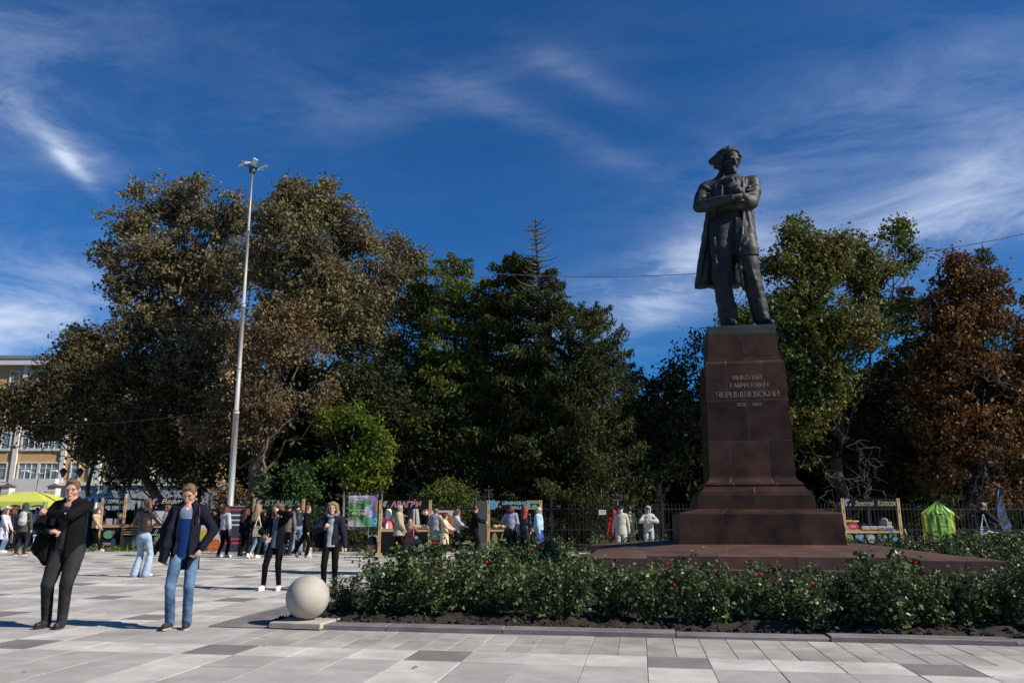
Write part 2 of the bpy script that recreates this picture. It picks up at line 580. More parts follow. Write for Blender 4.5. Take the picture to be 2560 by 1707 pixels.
# ------------------------------------------------------------------ dug soil of the bed
m_soil = M('dug_soil', (0.021, 0.0125, 0.009), rough=0.95, var=0.5, scale=9, bump=0.9, bscale=35, detail=8)
def vnoise(x, y, seed=0):
    """smooth value noise on arrays"""
    r = np.random.default_rng(seed).random((64, 64)).astype(np.float32)
    xi = np.floor(x).astype(int); yi = np.floor(y).astype(int)
    fx = x - xi; fy = y - yi; fx = fx * fx * (3 - 2 * fx); fy = fy * fy * (3 - 2 * fy)
    g = lambda a, b: r[a % 64, b % 64]
    return (g(xi, yi) * (1 - fx) + g(xi + 1, yi) * fx) * (1 - fy) + (g(xi, yi + 1) * (1 - fx) + g(xi + 1, yi + 1) * fx) * fy
sx = np.arange(-4.84, 13.2, 0.045); sy = np.concatenate([np.arange(9.90, 12.4, 0.04), np.arange(12.4, 25.5, 0.12)])
GX, GY = np.meshgrid(sx, sy, indexing='ij')
edge = np.minimum(1, np.minimum((GY - 9.88) / 0.25, (GX + 4.9) / 0.25))
GZ = 0.0 + edge * (0.055 + 0.10 * vnoise(GX * 3, GY * 3, 1) + 0.07 * vnoise(GX * 9, GY * 9, 2) + 0.045 * vnoise(GX * 21, GY * 21, 3)) - 0.06
V = np.stack([GX, GY, GZ], -1).reshape(-1, 3)
nx, ny = GX.shape
ii = (np.arange(nx - 1)[:, None] * ny + np.arange(ny - 1)[None]).ravel()
F = np.stack([ii, ii + ny, ii + ny + 1, ii + 1], -1)
tag(link('soil_bed', fast_mesh('soil_bed', V, F, smooth=True), m_soil), kind='structure')
# clods
ico = [(0, 0, -1), (0.72, -0.53, -0.45), (-0.28, -0.85, -0.45), (-0.89, 0, -0.45), (-0.28, 0.85, -0.45), (0.72, 0.53, -0.45),
       (0.28, -0.85, 0.45), (-0.72, -0.53, 0.45), (-0.72, 0.53, 0.45), (0.28, 0.85, 0.45), (0.89, 0, 0.45), (0, 0, 1)]
icf = [(0, 1, 2), (1, 0, 5), (0, 2, 3), (0, 3, 4), (0, 4, 5), (1, 5, 10), (2, 1, 6), (3, 2, 7), (4, 3, 8), (5, 4, 9), (1, 10, 6), (2, 6, 7),
       (3, 7, 8), (4, 8, 9), (5, 9, 10), (6, 10, 11), (7, 6, 11), (8, 7, 11), (9, 8, 11), (10, 9, 11)]
ico = np.array(ico); icf = np.array(icf)
NC = 6500
cx = rng.uniform(-4.75, 9.0, NC); cy = 9.97 + rng.random(NC) ** 1.6 * 2.2
left = rng.random(NC) < 0.12
cx[left] = rng.uniform(-4.75, -1.4, left.sum()); cy[left] = rng.uniform(10, 20, left.sum())
cr = 0.012 + 0.045 * rng.random(NC) ** 2.6
cz = 0.03 + 0.06 * rng.random(NC) - 0.03 * (cy < 10.08)
P = ico[None] * (1 + 0.35 * rng.standard_normal((NC, 12, 1)) * 0.6) * cr[:, None, None] * np.array([1, 1, 0.8])
P = P + np.stack([cx, cy, cz], -1)[:, None]
F = (icf[None] + (np.arange(NC) * 12)[:, None, None]).reshape(-1, 3)
tag(link('soil_clods', fast_mesh('soil_clods', P.reshape(-1, 3), F), m_soil), kind='stuff')

# ================================================================== the monument
m_ped = granite('porphyry', (0.043, 0.0205, 0.0145), rnd_amt=0.25, var=0.5, rough=0.45)
m_ped2 = granite('porphyry_top', (0.100, 0.060, 0.048), rnd_amt=0.08, var=0.25, rough=0.5)
m_joint = M('pale_joint', (0.20, 0.16, 0.14), var=0.5, scale=5)
CXP, CYP = 2.22, 17.0

for _m in (m_ped, m_ped2): _m.node_tree.nodes['Principled BSDF'].inputs['Specular IOR Level'].default_value = 0.16
plat = thing('monument_platform', 'wide brown granite platform with recessed steps under the monument', 'platform', (CXP, CYP, 0))
def ztop(x, y):
    return 0.845 - 0.088 * (max(abs(x), abs(y)) - 1.5)
O = 3.40; NH = 2.12; NY = 3.10
# core under the joints
core = MB()
def prism(mb, poly, zb, dz=0.0, mi=0, zf=ztop):
    n = len(poly)
    vs = [(x, y, zb) for x, y in poly] + [(x, y, zf(x, y) + dz) for x, y in poly]
    fs = [tuple(range(n, 2 * n))] + [(i, (i + 1) % n, n + (i + 1) % n, n + i) for i in range(n)]
    mb.add(vs, fs, mi)
rot4 = [lambda x, y: (x, y), lambda x, y: (-y, x), lambda x, y: (-x, -y), lambda x, y: (y, -x)]
for r in rot4:
    prism(core, [r(-NY + 0.03, -NY + 0.03), r(NY - 0.03, -NY + 0.03), r(1.3, -1.3), r(-1.3, -1.3)], 0.0, -0.007)
core.build('core', m_joint, plat)
def shrink(poly, d=0.004):
    """pull a convex CCW polygon in by d on every side"""
    out = []
    n = len(poly)
    for i in range(n):
        p0, p1, p2 = Vector(poly[i - 1]), Vector(poly[i]), Vector(poly[(i + 1) % n])
        e1 = (p1 - p0).normalized(); e2 = (p2 - p1).normalized()
        n1 = Vector((-e1.y, e1.x)); n2 = Vector((-e2.y, e2.x))
        k = (n1 + n2); k = k / max(0.3, k.dot(n1))
        out.append(tuple(p1 + k * d))
    return out
def piece(poly, zb, r):
    mbp = MB()
    q = [r(*p) for p in shrink(poly)]
    prism(mbp, q, zb)
    return mbp.build('top_slab', m_ped2, plat)
MID = 2.42
for r in rot4:
    # inner course
    for a, b, A, B in ((-1.5, -0.55, -MID, -0.72), (-0.55, 0.62, -0.72, 0.85), (0.62, 1.5, 0.85, MID)):
        piece([(A, -MID), (B, -MID), (b, -1.5), (a, -1.5)], 0.4, r)
    # outer course between the corner blocks
    for A, B in ((-NH, -0.95), (-0.95, 0.3), (0.3, NH)):
        piece([(A, -NY), (B, -NY), (B, -MID), (A, -MID)], 0.40, r)
    # corner block: L shaped, two pieces meeting on the hip
    mbp = MB()
    for poly in ([(-O, -O), (-NH, -O), (-NH, -MID), (-MID, -MID)], [(-O, -O), (-MID, -MID), (-MID, -NH), (-O, -NH)]):
        prism(mbp, [r(*p) for p in (shrink(poly, 0.002))], 0.0)
    mbp.build('corner_block', m_ped2 if False else m_ped2, plat)
    # steps
    for q0, q1, zt in ((NY - 0.02, NY + 0.37, 0.50), (NY + 0.34, NY + 0.72, 0.30)):
        for A, B in ((-NH, -0.4), (-0.4, 1.1), (1.1, NH)):
            mbp = MB(); q = [r(*p) for p in shrink([(A, -q1), (B, -q1), (B, -q0), (A, -q0)], 0.003)]
            prism(mbp, q, 0.0, 0, zf=lambda x, y: zt); mbp.build('step_slab', m_ped2, plat)
    for A, B in ((-2.9, -1.0), (-1.0, 0.9), (0.9, 2.9)):
        mbp = MB(); q = [r(*p) for p in shrink([(A, -(NY + 1.42)), (B, -(NY + 1.42)), (B, -(NY + 0.70)), (A, -(NY + 0.70))], 0.003)]
        prism(mbp, q, -0.02, 0, zf=lambda x, y: 0.105); mbp.build('step_slab', m_ped2, plat)

ped = thing('monument_pedestal', 'tall tapering brown granite pedestal carved with a name and the years', 'pedestal', (CXP, CYP, 0))
def course(name, rings, cuts_front, cuts_side, mat=m_ped, gap=0.012, open_top=True):
    """one course of the square shaft: rings = [(half width, z)...] split into blocks at the given fractions"""
    lo, hi = rings[0], rings[-1]
    cm = MB()
    ins = 0.003
    n = len(rings)
    vs = []
    for i, (h, z) in enumerate(rings):
        h -= ins; zz = z + (0.001 if i == 0 else ((-0.005 if open_top else -0.001) if i == n - 1 else 0)); h -= 0.012 if (open_top and i >= n - 2 and rings[-1][0] < rings[-2][0] - 0.02) else 0
        vs += [(-h, -h, zz), (h, -h, zz), (h, h, zz), (-h, h, zz)]
    fs = [(3, 2, 1, 0), tuple(4 * (n - 1) + k for k in range(4))]
    for i in range(n - 1):
        for k in range(4):
            j = (k + 1) % 4
            fs.append((4 * i + k, 4 * i + j, 4 * i + 4 + j, 4 * i + 4 + k))
    cm.add(vs, fs); cm.build('joint_fill', m_joint, ped)
    # front and back rows cut across, side middles in one or two blocks
    cells = []
    D = 0.55
    cf = [-1] + cuts_front + [1]
    for a, b in zip(cf, cf[1:]): cells.append((a, b, -1, -1 + D))
    for a, b in zip(cf, cf[1:]): cells.append((-b, -a, 1 - D, 1))
    cs = [-1 + D] + cuts_side + [1 - D]
    for a, b in zip(cs, cs[1:]):
        cells.append((-1, -1 + D, a, b)); cells.append((1 - D, 1, a, b))
    for u0, u1, v0, v1 in cells:
        m2 = MB(); vs = []
        for i, (h, z) in enumerate(rings):
            zz = z + (gap / 2 if i == 0 else ((0 if open_top else -gap / 2) if i == n - 1 else 0))
            def e(u, s): return u * h if abs(u) > 0.999 else u * h + s * gap / 2
            x0, x1, y0, y1 = e(u0, 1), e(u1, -1), e(v0, 1), e(v1, -1)
            vs += [(x0, y0, zz), (x1, y0, zz), (x1, y1, zz), (x0, y1, zz)]
        fs = [(3, 2, 1, 0), tuple(4 * (n - 1) + k for k in range(4))]
        for i in range(n - 1):
            for k in range(4):
                j = (k + 1) % 4
                fs.append((4 * i + k, 4 * i + j, 4 * i + 4 + j, 4 * i + 4 + k))
        m2.add(vs, fs)
        m2.build(name, mat, ped)
course('granite_block', [(1.50, 0.835), (1.475, 1.40), (1.465, 1.425), (1.12, 1.495)], [-0.465, 0.47], [0])
course('granite_block', [(1.10, 1.49), (1.09, 1.755)], [-0.01], [])
course('moulding', [(1.065, 1.755), (1.055, 1.80), (1.05, 1.825), (1.03, 1.835), (0.985, 1.87), (0.955, 1.905), (0.945, 1.93)], [0.0], [])
def torus_ring():
    pts = []
    for k in range(9):
        a = R(-90 + 180 * k / 8)
        pts.append((0.905 + 0.035 * math.cos(a), 1.965 + 0.035 * math.sin(a)))
    return [(0.90, 1.93)] + pts + [(0.90, 2.0)]
course('moulding', torus_ring(), [-0.42, 0.46], [])
course('granite_block', [(0.91, 2.0), (0.905, 2.015), (0.87, 2.035), (0.845, 2.06), (0.83, 2.095), (0.822, 2.14), (0.812, 2.83)], [-0.49, 0.43], [0.05], open_top=False)
course('granite_block', [(0.812, 2.83), (0.800, 3.65)], [-0.02], [-0.1], open_top=False)
course('granite_block', [(0.800, 3.65), (0.785, 4.41), (0.778, 4.43), (0.742, 4.465), (0.738, 4.475)], [-0.49, 0.45], [0.1])
course('moulding', [(0.725, 4.475), (0.722, 4.50), (0.712, 4.54), (0.708, 4.57)], [0.06], [])
course('granite_block', [(0.695, 4.57), (0.68, 5.05)], [0.01], [])

# carved and gilded name: serif capitals drawn stroke by stroke
m_gold = M('carved_letter', (0.27, 0.205, 0.165), rough=0.6, var=0.25, scale=20)
TK, TN = 0.15, 0.065     # thick and thin stroke
def ser(x, y, w=0.30): return [(x - w / 2, y, x + w / 2, y, 0.05)]
def stem_(x, w=TK): return [(x, 0, x, 1, w)] + ser(x, 0.025) + ser(x, 0.975)
def curve(cx, cy, rx, ry, a0, a1, w, n=8):
    o = []
    for k in range(n):
        t0, t1 = R(a0 + (a1 - a0) * k / n), R(a0 + (a1 - a0) * (k + 1) / n)
        o.append((cx + rx * math.cos(t0), cy + ry * math.sin(t0), cx + rx * math.cos(t1), cy + ry * math.sin(t1), w))
    return o
G = {
    'Н': (0.86, stem_(.14) + stem_(.72) + [(.14, .5, .72, .5, TN)]),
    'И': (0.90, stem_(.14) + stem_(.76) + [(.14, .04, .76, .96, TN)]),
    'Й': (0.90, stem_(.14) + stem_(.76) + [(.14, .04, .76, .96, TN)] + curve(.45, 1.24, .13, .10, 180, 360, TN, 5)),
    'К': (0.82, stem_(.14) + [(.18, .46, .66, .97, TN), (.30, .58, .72, .03, TK)] + ser(.68, .975, .24) + ser(.74, .025, .26)),
    'О': (0.92, curve(.46, .5, .36, .48, 0, 360, .11, 16)),
    'Л': (0.84, stem_(.68) + [(.68, .97, .34, .97, .05), (.36, .97, .26, .2, TN), (.26, .2, .1, .03, TN)]),
    'А': (0.86, [(.10, 0, .43, 1, TN), (.43, 1, .76, 0, TK), (.22, .36, .62, .36, TN)] + ser(.11, .025, .26) + ser(.76, .025, .3)),
    'Г': (0.66, stem_(.14) + [(.14, .975, .58, .975, .06), (.57, 1, .57, .78, TN)]),
    'В': (0.72, stem_(.14) + [(.14, .52, .4, .52, TN), (.14, .975, .4, .975, .05), (.14, .025, .42, .025, .05)] + curve(.38, .75, .2, .23, -90, 90, .11, 6) + curve(.40, .27, .24, .25, -90, 90, .12, 6)),
    'Р': (0.68, stem_(.14) + [(.14, .46, .4, .46, TN), (.14, .975, .4, .975, .05)] + curve(.38, .72, .24, .26, -90, 90, .12, 6)),
    'Ч': (0.82, stem_(.66) + ser(.14, .975) + [(.14, .97, .14, .62, .12)] + curve(.32, .62, .18, .2, 180, 270, TN, 4) + [(.32, .42, .66, .5, TN)]),
    'Е': (0.70, stem_(.14) + [(.14, .975, .58, .975, .05), (.14, .025, .6, .025, .05), (.14, .52, .48, .52, TN), (.58, 1, .58, .82, TN), (.6, 0, .6, .2, TN)]),
    'Ы': (1.02, stem_(.14) + stem_(.88) + [(.14, .55, .4, .55, TN), (.14, .025, .4, .025, .05)] + curve(.4, .29, .22, .26, -90, 90, .12, 6)),
    'Ш': (1.16, stem_(.14) + stem_(.58) + stem_(1.02) + [(.1, .025, 1.06, .025, .06)]),
    'С': (0.78, curve(.44, .5, .34, .48, 50, 310, .12, 13) + [(.67, .94, .67, .74, TN)]),
    '1': (0.44, [(.24, 0, .24, 1, .13), (.24, .98, .1, .84, TN)] + ser(.24, .025)),
    '2': (0.58, curve(.28, .74, .2, .25, 170, -30, .1, 7) + [(.45, .6, .1, .05, .1), (.1, .04, .5, .04, .09)]),
    '8': (0.58, curve(.28, .75, .17, .22, 0, 360, .09, 10) + curve(.28, .27, .21, .25, 0, 360, .1, 10)),
    '9': (0.58, curve(.28, .70, .2, .27, 0, 360, .09, 10) + [(.48, .66, .4, .3, .1), (.4, .3, .16, .02, .08)]),
    '-': (0.7, [(.12, .45, .56, .45, .06)]), ' ': (0.35, []), '.': (0.3, [(.12, 0, .12, .1, .1)]),
}
def carve(s, x0, x1, z, h, tk=1.0):
    tot = sum(G[c][0] for c in s)
    k = (x1 - x0) / tot
    b = MB(); x = x0 - CXP
    # the face of the shaft leans back a little: letters follow it
    def face(zz):
        t = (zz - 2.83) / (3.65 - 2.83)
        return -(0.812 - 0.012 * t) if zz < 3.65 else -(0.800 - (zz - 3.65) / 0.76 * 0.015)
    for c in s:
        w, segs = G[c]
        for (a, q, a2, q2, t) in segs:
            p = Vector((x + a * k, z + q * h)); e = Vector((x + a2 * k, z + q2 * h))
            d = (e - p).normalized(); nn = Vector((-d.y, d.x)) * t * tk * h / 2
            vs = []
            for dy in (0.002, -0.004):
                for v in (p - nn, e - nn, e + nn, p + nn):
                    vs.append((v.x, face(v.y) + dy, v.y))
            b.add(vs, [(4, 5, 6, 7), (0, 1, 5, 4), (1, 2, 6, 5), (2, 3, 7, 6), (3, 0, 4, 7)])
        x += w * k
    o = b.build('inscription', m_gold, ped)
    tag(o, 'pale carved capital letters')
carve('НИКОЛАЙ', 1.96, 2.54, 4.075, 0.085)
carve('ГАВРИЛОВИЧ', 1.90, 2.66, 3.915, 0.085)
carve('ЧЕРНЫШЕВСКИЙ', 1.61, 2.86, 3.715, 0.112, 0.78)
carve('1828 - 1889.', 2.0, 2.52, 3.525, 0.068)
# ================================================================== smooth solids: rounded cones and ellipsoids blended and meshed
class Solid:
    def __init__(s, vox):
        s.vox = vox; s.p = []; s.waves = []
    def cone(s, a, b, ra, rb=None, k=0.03, op='+', flat=1.0, fdir=(0, 1, 0)):
        s.p.append(('c', np.array(a, float), np.array(b, float), ra, ra if rb is None else rb, k, op, flat, np.array(fdir, float))); return s
    def ell(s, c, r, k=0.03, op='+', rot=None):
        s.p.append(('e', np.array(c, float), np.array(r, float), None if rot is None else np.array(rot, float), 0, k, op, 1, None)); return s
    def ball(s, c, r, k=0.03, op='+'):
        return s.ell(c, (r, r, r), k, op)
    def plane(s, pt, n, box=None, op='-'):
        """cut away the side the normal points to (optionally only inside a box)"""
        s.p.append(('p', np.array(pt, float), np.array(n, float) / np.linalg.norm(n), box, 0, 0, op, 1, None)); return s
    def path(s, pts, rads, k=0.02, **kw):
        for i in range(len(pts) - 1):
            s.cone(pts[i], pts[i + 1], rads[i], rads[i + 1], k, **kw)
        return s
    def wave(s, amp, freq, seed=0):
        s.waves.append((amp, freq, seed)); return s
    def arrays(s):
        vx = s.vox
        lo = np.full(3, 1e9); hi = np.full(3, -1e9)
        for q in s.p:
            if q[6] != '+': continue
            if q[0] == 'c':
                r = max(q[3], q[4]); pts = np.stack([q[1], q[2]])
                lo = np.minimum(lo, pts.min(0) - r); hi = np.maximum(hi, pts.max(0) + r)
            elif q[0] == 'e':
                r = q[2] if q[3] is None else np.full(3, q[2].max())
                lo = np.minimum(lo, q[1] - r); hi = np.maximum(hi, q[1] + r)
        pad = 3 * vx + 0.01
        lo -= pad; hi += pad
        n = np.ceil((hi - lo) / vx).astype(int) + 1
        D = np.full(n, 0.25, dtype=np.float32)
        ax = [lo[i] + vx * np.arange(n[i]) for i in range(3)]
        for q in s.p:
            t, a, b, c, d, k, op, flat, fd = q
            if t == 'p':
                X, Y, Z = np.meshgrid(*ax, indexing='ij', sparse=True)
                dd = (X - a[0]) * b[0] + (Y - a[1]) * b[1] + (Z - a[2]) * b[2]
                if c is not None:
                    dd = np.minimum(dd, c[0] - X); dd = np.minimum(dd, X - c[1]) if False else dd
                D = np.maximum(D, dd.astype(np.float32))
                continue
            if t == 'c':
                r = max(c, d); pts = np.stack([a, b]); l = pts.min(0) - r; h = pts.max(0) + r
            else:
                r = b if c is None else np.full(3, b.max())
                l = a - r; h = a + r
            m = k + 2.5 * vx
            i0 = np.maximum(0, np.floor((l - m - lo) / vx).astype(int)); i1 = np.minimum(n, np.ceil((h + m - lo) / vx).astype(int) + 1)
            sl = tuple(slice(i0[i], i1[i]) for i in range(3))
            X, Y, Z = np.meshgrid(*(ax[i][sl[i]] for i in range(3)), indexing='ij')
            P = np.stack([X, Y, Z], -1)
            if t == 'c':
                ba = b - a; L2 = float(ba @ ba) + 1e-12
                pa = P - a
                hh = np.clip((pa @ ba) / L2, 0, 1)
                q_ = pa - hh[..., None] * ba
                if flat != 1.0:
                    comp = q_ @ fd
                    q_ = q_ + (comp * (1 / flat - 1))[..., None] * fd
                dist = np.sqrt((q_ ** 2).sum(-1)) - (c + (d - c) * hh)
                if flat < 1: dist = dist * (0.5 + 0.5 * flat)
            else:
                q_ = P - a
                if c is not None: q_ = q_ @ c
                k0 = np.sqrt(((q_ / b) ** 2).sum(-1)); k1 = np.sqrt(((q_ / (b * b)) ** 2).sum(-1)) + 1e-9
                dist = k0 * (k0 - 1) / k1
            sub = D[sl]; dist = dist.astype(np.float32)
            if op == '+':
                if k > 0:
                    e = np.maximum(k - np.abs(sub - dist), 0) / k
                    sub = np.minimum(sub, dist) - e * e * k * 0.25
                else: sub = np.minimum(sub, dist)
            else:
                sub = np.maximum(sub, -dist) if k <= 0 else np.maximum(sub, -dist) + (np.maximum(k - np.abs(sub + dist), 0) / k) ** 2 * k * 0.25
            D[sl] = sub
        if s.waves:
            X, Y, Z = np.meshgrid(*ax, indexing='ij', sparse=True)
            for amp, f, sd in s.waves:
                r = np.random.default_rng(sd)
                W = 0
                for _ in range(3):
                    v = r.normal(size=3) * f * np.array([0.8, 0.8, 1.2]); ph = r.random(4) * 6.28
                    W = W + np.sin(X * v[0] + Y * v[1] + Z * v[2] + ph[0] + 1.8 * np.sin(Z * f * 0.35 + ph[1]) + 1.3 * np.sin(X * f * 0.4 + ph[2]))
                D = D + (amp * W / 1.7).astype(np.float32)
        return D, lo
    def mesh(s, name='solid'):
        D, lo = s.arrays()
        I = (D < 0)
        i8 = I.astype(np.int8)
        n = np.array(D.shape)
        cnt = np.zeros(n - 1, np.int8)
        offs = [(a, b, c) for a in (0, 1) for b in (0, 1) for c in (0, 1)]
        for o in offs:
            cnt += i8[o[0]:n[0] - 1 + o[0], o[1]:n[1] - 1 + o[1], o[2]:n[2] - 1 + o[2]]
        act = (cnt > 0) & (cnt < 8)
        ai = np.argwhere(act)
        vals = {o: D[ai[:, 0] + o[0], ai[:, 1] + o[1], ai[:, 2] + o[2]] for o in offs}
        acc = np.zeros((len(ai), 3)); c = np.zeros(len(ai))
        for o in offs:
            for ax in range(3):
                if o[ax]: continue
                o2 = list(o); o2[ax] = 1; o2 = tuple(o2)
                va, vb = vals[o], vals[o2]
                m = (va < 0) != (vb < 0)
                t = np.where(m, va / np.where(m, va - vb, 1), 0)
                p = np.tile(np.array(o, float), (len(ai), 1)); p[:, ax] += t
                acc += p * m[:, None]; c += m
        V = lo + s.vox * (ai + acc / c[:, None])
        idm = np.full(act.shape, -1, np.int32); idm[act] = np.arange(len(ai))
        Q = []
        for ax in range(3):
            b_, c_ = (ax + 1) % 3, (ax + 2) % 3
            s0 = [slice(None)] * 3; s1 = [slice(None)] * 3
            s0[ax] = slice(0, n[ax] - 1); s1[ax] = slice(1, n[ax])
            A, B = I[tuple(s0)], I[tuple(s1)]
            ch = np.argwhere(A != B)
            ch = ch[(ch[:, b_] > 0) & (ch[:, c_] > 0) & (ch[:, b_] < n[b_] - 1) & (ch[:, c_] < n[c_] - 1)]
            f = A[ch[:, 0], ch[:, 1], ch[:, 2]]
            def idx(db, dc):
                q = ch.copy(); q[:, b_] -= db; q[:, c_] -= dc
                return idm[q[:, 0], q[:, 1], q[:, 2]]
            quad = np.stack([idx(1, 1), idx(0, 1), idx(0, 0), idx(1, 0)], -1)
            quad[~f] = quad[~f][:, ::-1]
            Q.append(quad)
        F = np.concatenate(Q)
        F = F[(F >= 0).all(1)]
        return fast_mesh(name, V, F, smooth=True)
    def build(s, name, mat, parent=None):
        return link(name, s.mesh(name), mat, parent)

# ================================================================== the bronze statue
def statue():
    m_br = M('weathered_bronze', (0.011, 0.012, 0.0125), rough=0.62, var=0.4, scale=3.5, bump=0.3, bscale=18, metal=0.1, spec=0.4, col2=(0.026, 0.029, 0.029))
    m_br2 = M('weathered_bronze_coat', (0.012, 0.0135, 0.014), rough=0.60, var=0.5, scale=2.5, bump=0.3, bscale=14, metal=0.1, spec=0.45, col2=(0.045, 0.05, 0.048))
    root = thing('bronze_statue', 'dark bronze statue of a standing man with folded arms and a long open coat', 'statue', (2.25, CYP, 5.05))
    def S(x, y, dy=0.0):
        p = at_y(1680 + x / 3.137, 340 + y / 3.137, CYP + dy)
        return (p.x - 2.25, p.y - CYP, p.z - 5.05)
    vx = 0.0155
    f = Solid(vx)
    # head
    yaw = R(22)
    rot = Matrix.Rotation(yaw, 3, 'Z') @ Matrix.Rotation(R(14), 3, 'X')
    hc = Vector(S(458, 192, 0))
    def Hd(x, y, z):
        v = rot @ Vector((x, y, z)); return tuple(hc + v)
    f.ell(hc, (0.172, 0.215, 0.235), 0.03, rot=np.array(rot))
    f.cone(Hd(0, -0.05, -0.08), Hd(0, -0.150, -0.295), 0.158, 0.060, 0.03)
    f.cone(Hd(0, -0.205, -0.01), Hd(0, -0.270, -0.135), 0.018, 0.032, 0.010)
    f.cone(Hd(-0.095, -0.185, 0.012), Hd(0.095, -0.185, 0.012), 0.036, 0.036, 0.015)
    for sx in (-1, 1):
        f.ball(Hd(sx * 0.075, -0.245, -0.050), 0.050, 0.015, '-')
        f.ball(Hd(sx * 0.072, -0.172, -0.052), 0.036, 0.004)
        f.ell(Hd(sx * 0.095, -0.135, -0.135), (0.052, 0.05, 0.05), 0.03)
        f.ell(Hd(sx * 0.172, 0.0, -0.06), (0.022, 0.045, 0.065), 0.01)
    f.cone(Hd(-0.030, -0.203, -0.212), Hd(0.030, -0.203, -0.212), 0.020, 0.020, 0.02)
    f.cone(Hd(-0.022, -0.200, -0.243), Hd(0.022, -0.200, -0.243), 0.021, 0.021, 0.02)
    f.cone(Hd(-0.055, -0.232, -0.228), Hd(0.055, -0.232, -0.228), 0.005, 0.005, 0.008, '-')
    f.ball(Hd(0, -0.180, -0.292), 0.058, 0.03)
    # neck, cravat, shirt front
    f.cone(S(448, 270, 0.12), S(445, 372, 0.08), 0.15, 0.24, 0.012)
    for a, b, r in (((415, 345, -0.24), (462, 336, -0.28), 0.042), ((462, 336, -0.28), (500, 312, -0.25), 0.038), ((425, 352, -0.24), (470, 342, -0.29), 0.034), ((500, 325, -0.24), (508, 350, -0.22), 0.03), ((415, 332, -0.22), (440, 350, -0.27), 0.03)):
        f.cone(S(*a), S(*b), r, r * 0.8, 0.02)
    f.ell(S(455, 430, -0.03), (0.34, 0.26, 0.34), 0.05)
    f.cone(S(455, 470, -0.02), S(462, 690, -0.03), 0.33, 0.34, 0.06, flat=0.78)
    # pelvis and legs with full trousers
    f.ell(S(465, 740, -0.02), (0.37, 0.28, 0.36), 0.06)
    f.path([S(392, 730, -0.04), S(395, 900, -0.10), S(392, 1090, -0.12), S(415, 1280, -0.06), S(440, 1405, -0.03), S(452, 1460, -0.03)],
           [0.285, 0.255, 0.215, 0.19, 0.19, 0.20], 0.05)
    f.path([S(535, 730, -0.08), S(575, 880, -0.20), S(602, 1010, -0.27), S(640, 1180, -0.22), S(680, 1340, -0.15), S(700, 1425, -0.13)],
           [0.285, 0.26, 0.215, 0.19, 0.18, 0.175], 0.05)
    # creases of the trousers
    for pts, r in (([(330, 800, -0.30), (345, 1000, -0.30), (350, 1200, -0.22)], 0.04), ([(455, 820, -0.28), (462, 1050, -0.26), (450, 1220, -0.2)], 0.035),
                   ([(375, 1290, -0.2), (430, 1400, -0.2), (500, 1455, -0.16)], 0.045), ([(455, 1225, -0.17), (490, 1340, -0.18), (512, 1450, -0.1)], 0.045),
                   ([(545, 900, -0.4), (535, 1040, -0.42), (560, 1200, -0.38)], 0.05), ([(615, 1010, -0.46), (650, 1130, -0.42), (690, 1260, -0.32)], 0.045),
                   ([(655, 1030, -0.4), (700, 1180, -0.3), (722, 1330, -0.24)], 0.035), ([(590, 800, -0.44), (560, 850, -0.44), (525, 900, -0.36)], 0.035),
                   ([(700, 1320, -0.3), (720, 1400, -0.27), (748, 1430, -0.2)], 0.04), ([(500, 650, -0.3), (505, 760, -0.34), (520, 830, -0.36)], 0.03)):
        P = [S(*q) for q in pts]
        f.path(P, [r * 0.6, r, r * 0.7], 0.04)
    # shoes
    f.path([S(430, 1462, 0.03), S(470, 1466, -0.22), S(490, 1470, -0.42)], [0.085, 0.09, 0.065], 0.03)
    f.path([S(700, 1448, -0.02), S(742, 1450, -0.24), S(778, 1458, -0.42)], [0.09, 0.085, 0.06], 0.03)
    f.plane((0, 0, 0.175), (0, 0, -1))
    # hands: the fist at the breast and the one tucked over the sleeve
    def hand(w, d, nrm, s, curl, f=f, thumb=1, r=0.03):
        w = Vector(w); d = Vector(d).normalized(); nrm = Vector(nrm).normalized(); side = d.cross(nrm).normalized()
        f.cone(w, w + d * 0.16 * s, 0.075 * s, 0.085 * s, 0.03)
        f.cone(w + side * 0.05 * s + d * 0.1 * s, w - side * 0.05 * s + d * 0.1 * s, 0.055 * s, 0.055 * s, 0.03)
        for i in range(4):
            o = (i - 1.5) * 0.052 * s
            p0 = w + side * o + d * 0.17 * s
            L = (0.085, 0.1, 0.095, 0.075)[i] * s
            p1 = p0 + (d * math.cos(curl) + nrm * math.sin(curl)) * L
            p2 = p1 + (d * math.cos(curl * 2.3) + nrm * math.sin(curl * 2.3)) * L * 0.8
            f.path([p0, p1, p2], [r * s, r * s * 0.95, r * s * 0.85], 0.008)
        q0 = w + side * thumb * 0.07 * s + d * 0.05 * s
        q1 = q0 + (side * thumb * 0.5 + d * 0.8 + nrm * 0.4).normalized() * 0.09 * s
        f.path([q0, q1, q1 + (d + nrm * 0.8 - side * thumb * 0.4).normalized() * 0.07 * s], [r * 1.15 * s, r * 1.05 * s, r * 0.9 * s], 0.01)
    hand(S(548, 452, -0.50), Vector(S(500, 405, -0.56)) - Vector(S(548, 452, -0.50)), (-0.3, 0.2, -1), 1.0, R(48), r=0.034)
    hand(S(470, 478, -0.60), Vector(S(560, 478, -0.50)) - Vector(S(470, 478, -0.60)), (0.2, 0.7, 0.1), 1.0, R(16), thumb=-1, r=0.032)
    f.wave(0.004, 9, 3)
    f.build('figure', m_br, root)
    # swept-back hair
    h = Solid(0.017)
    h.ell(S(446, 160, 0.07), (0.19, 0.225, 0.20), 0.03)
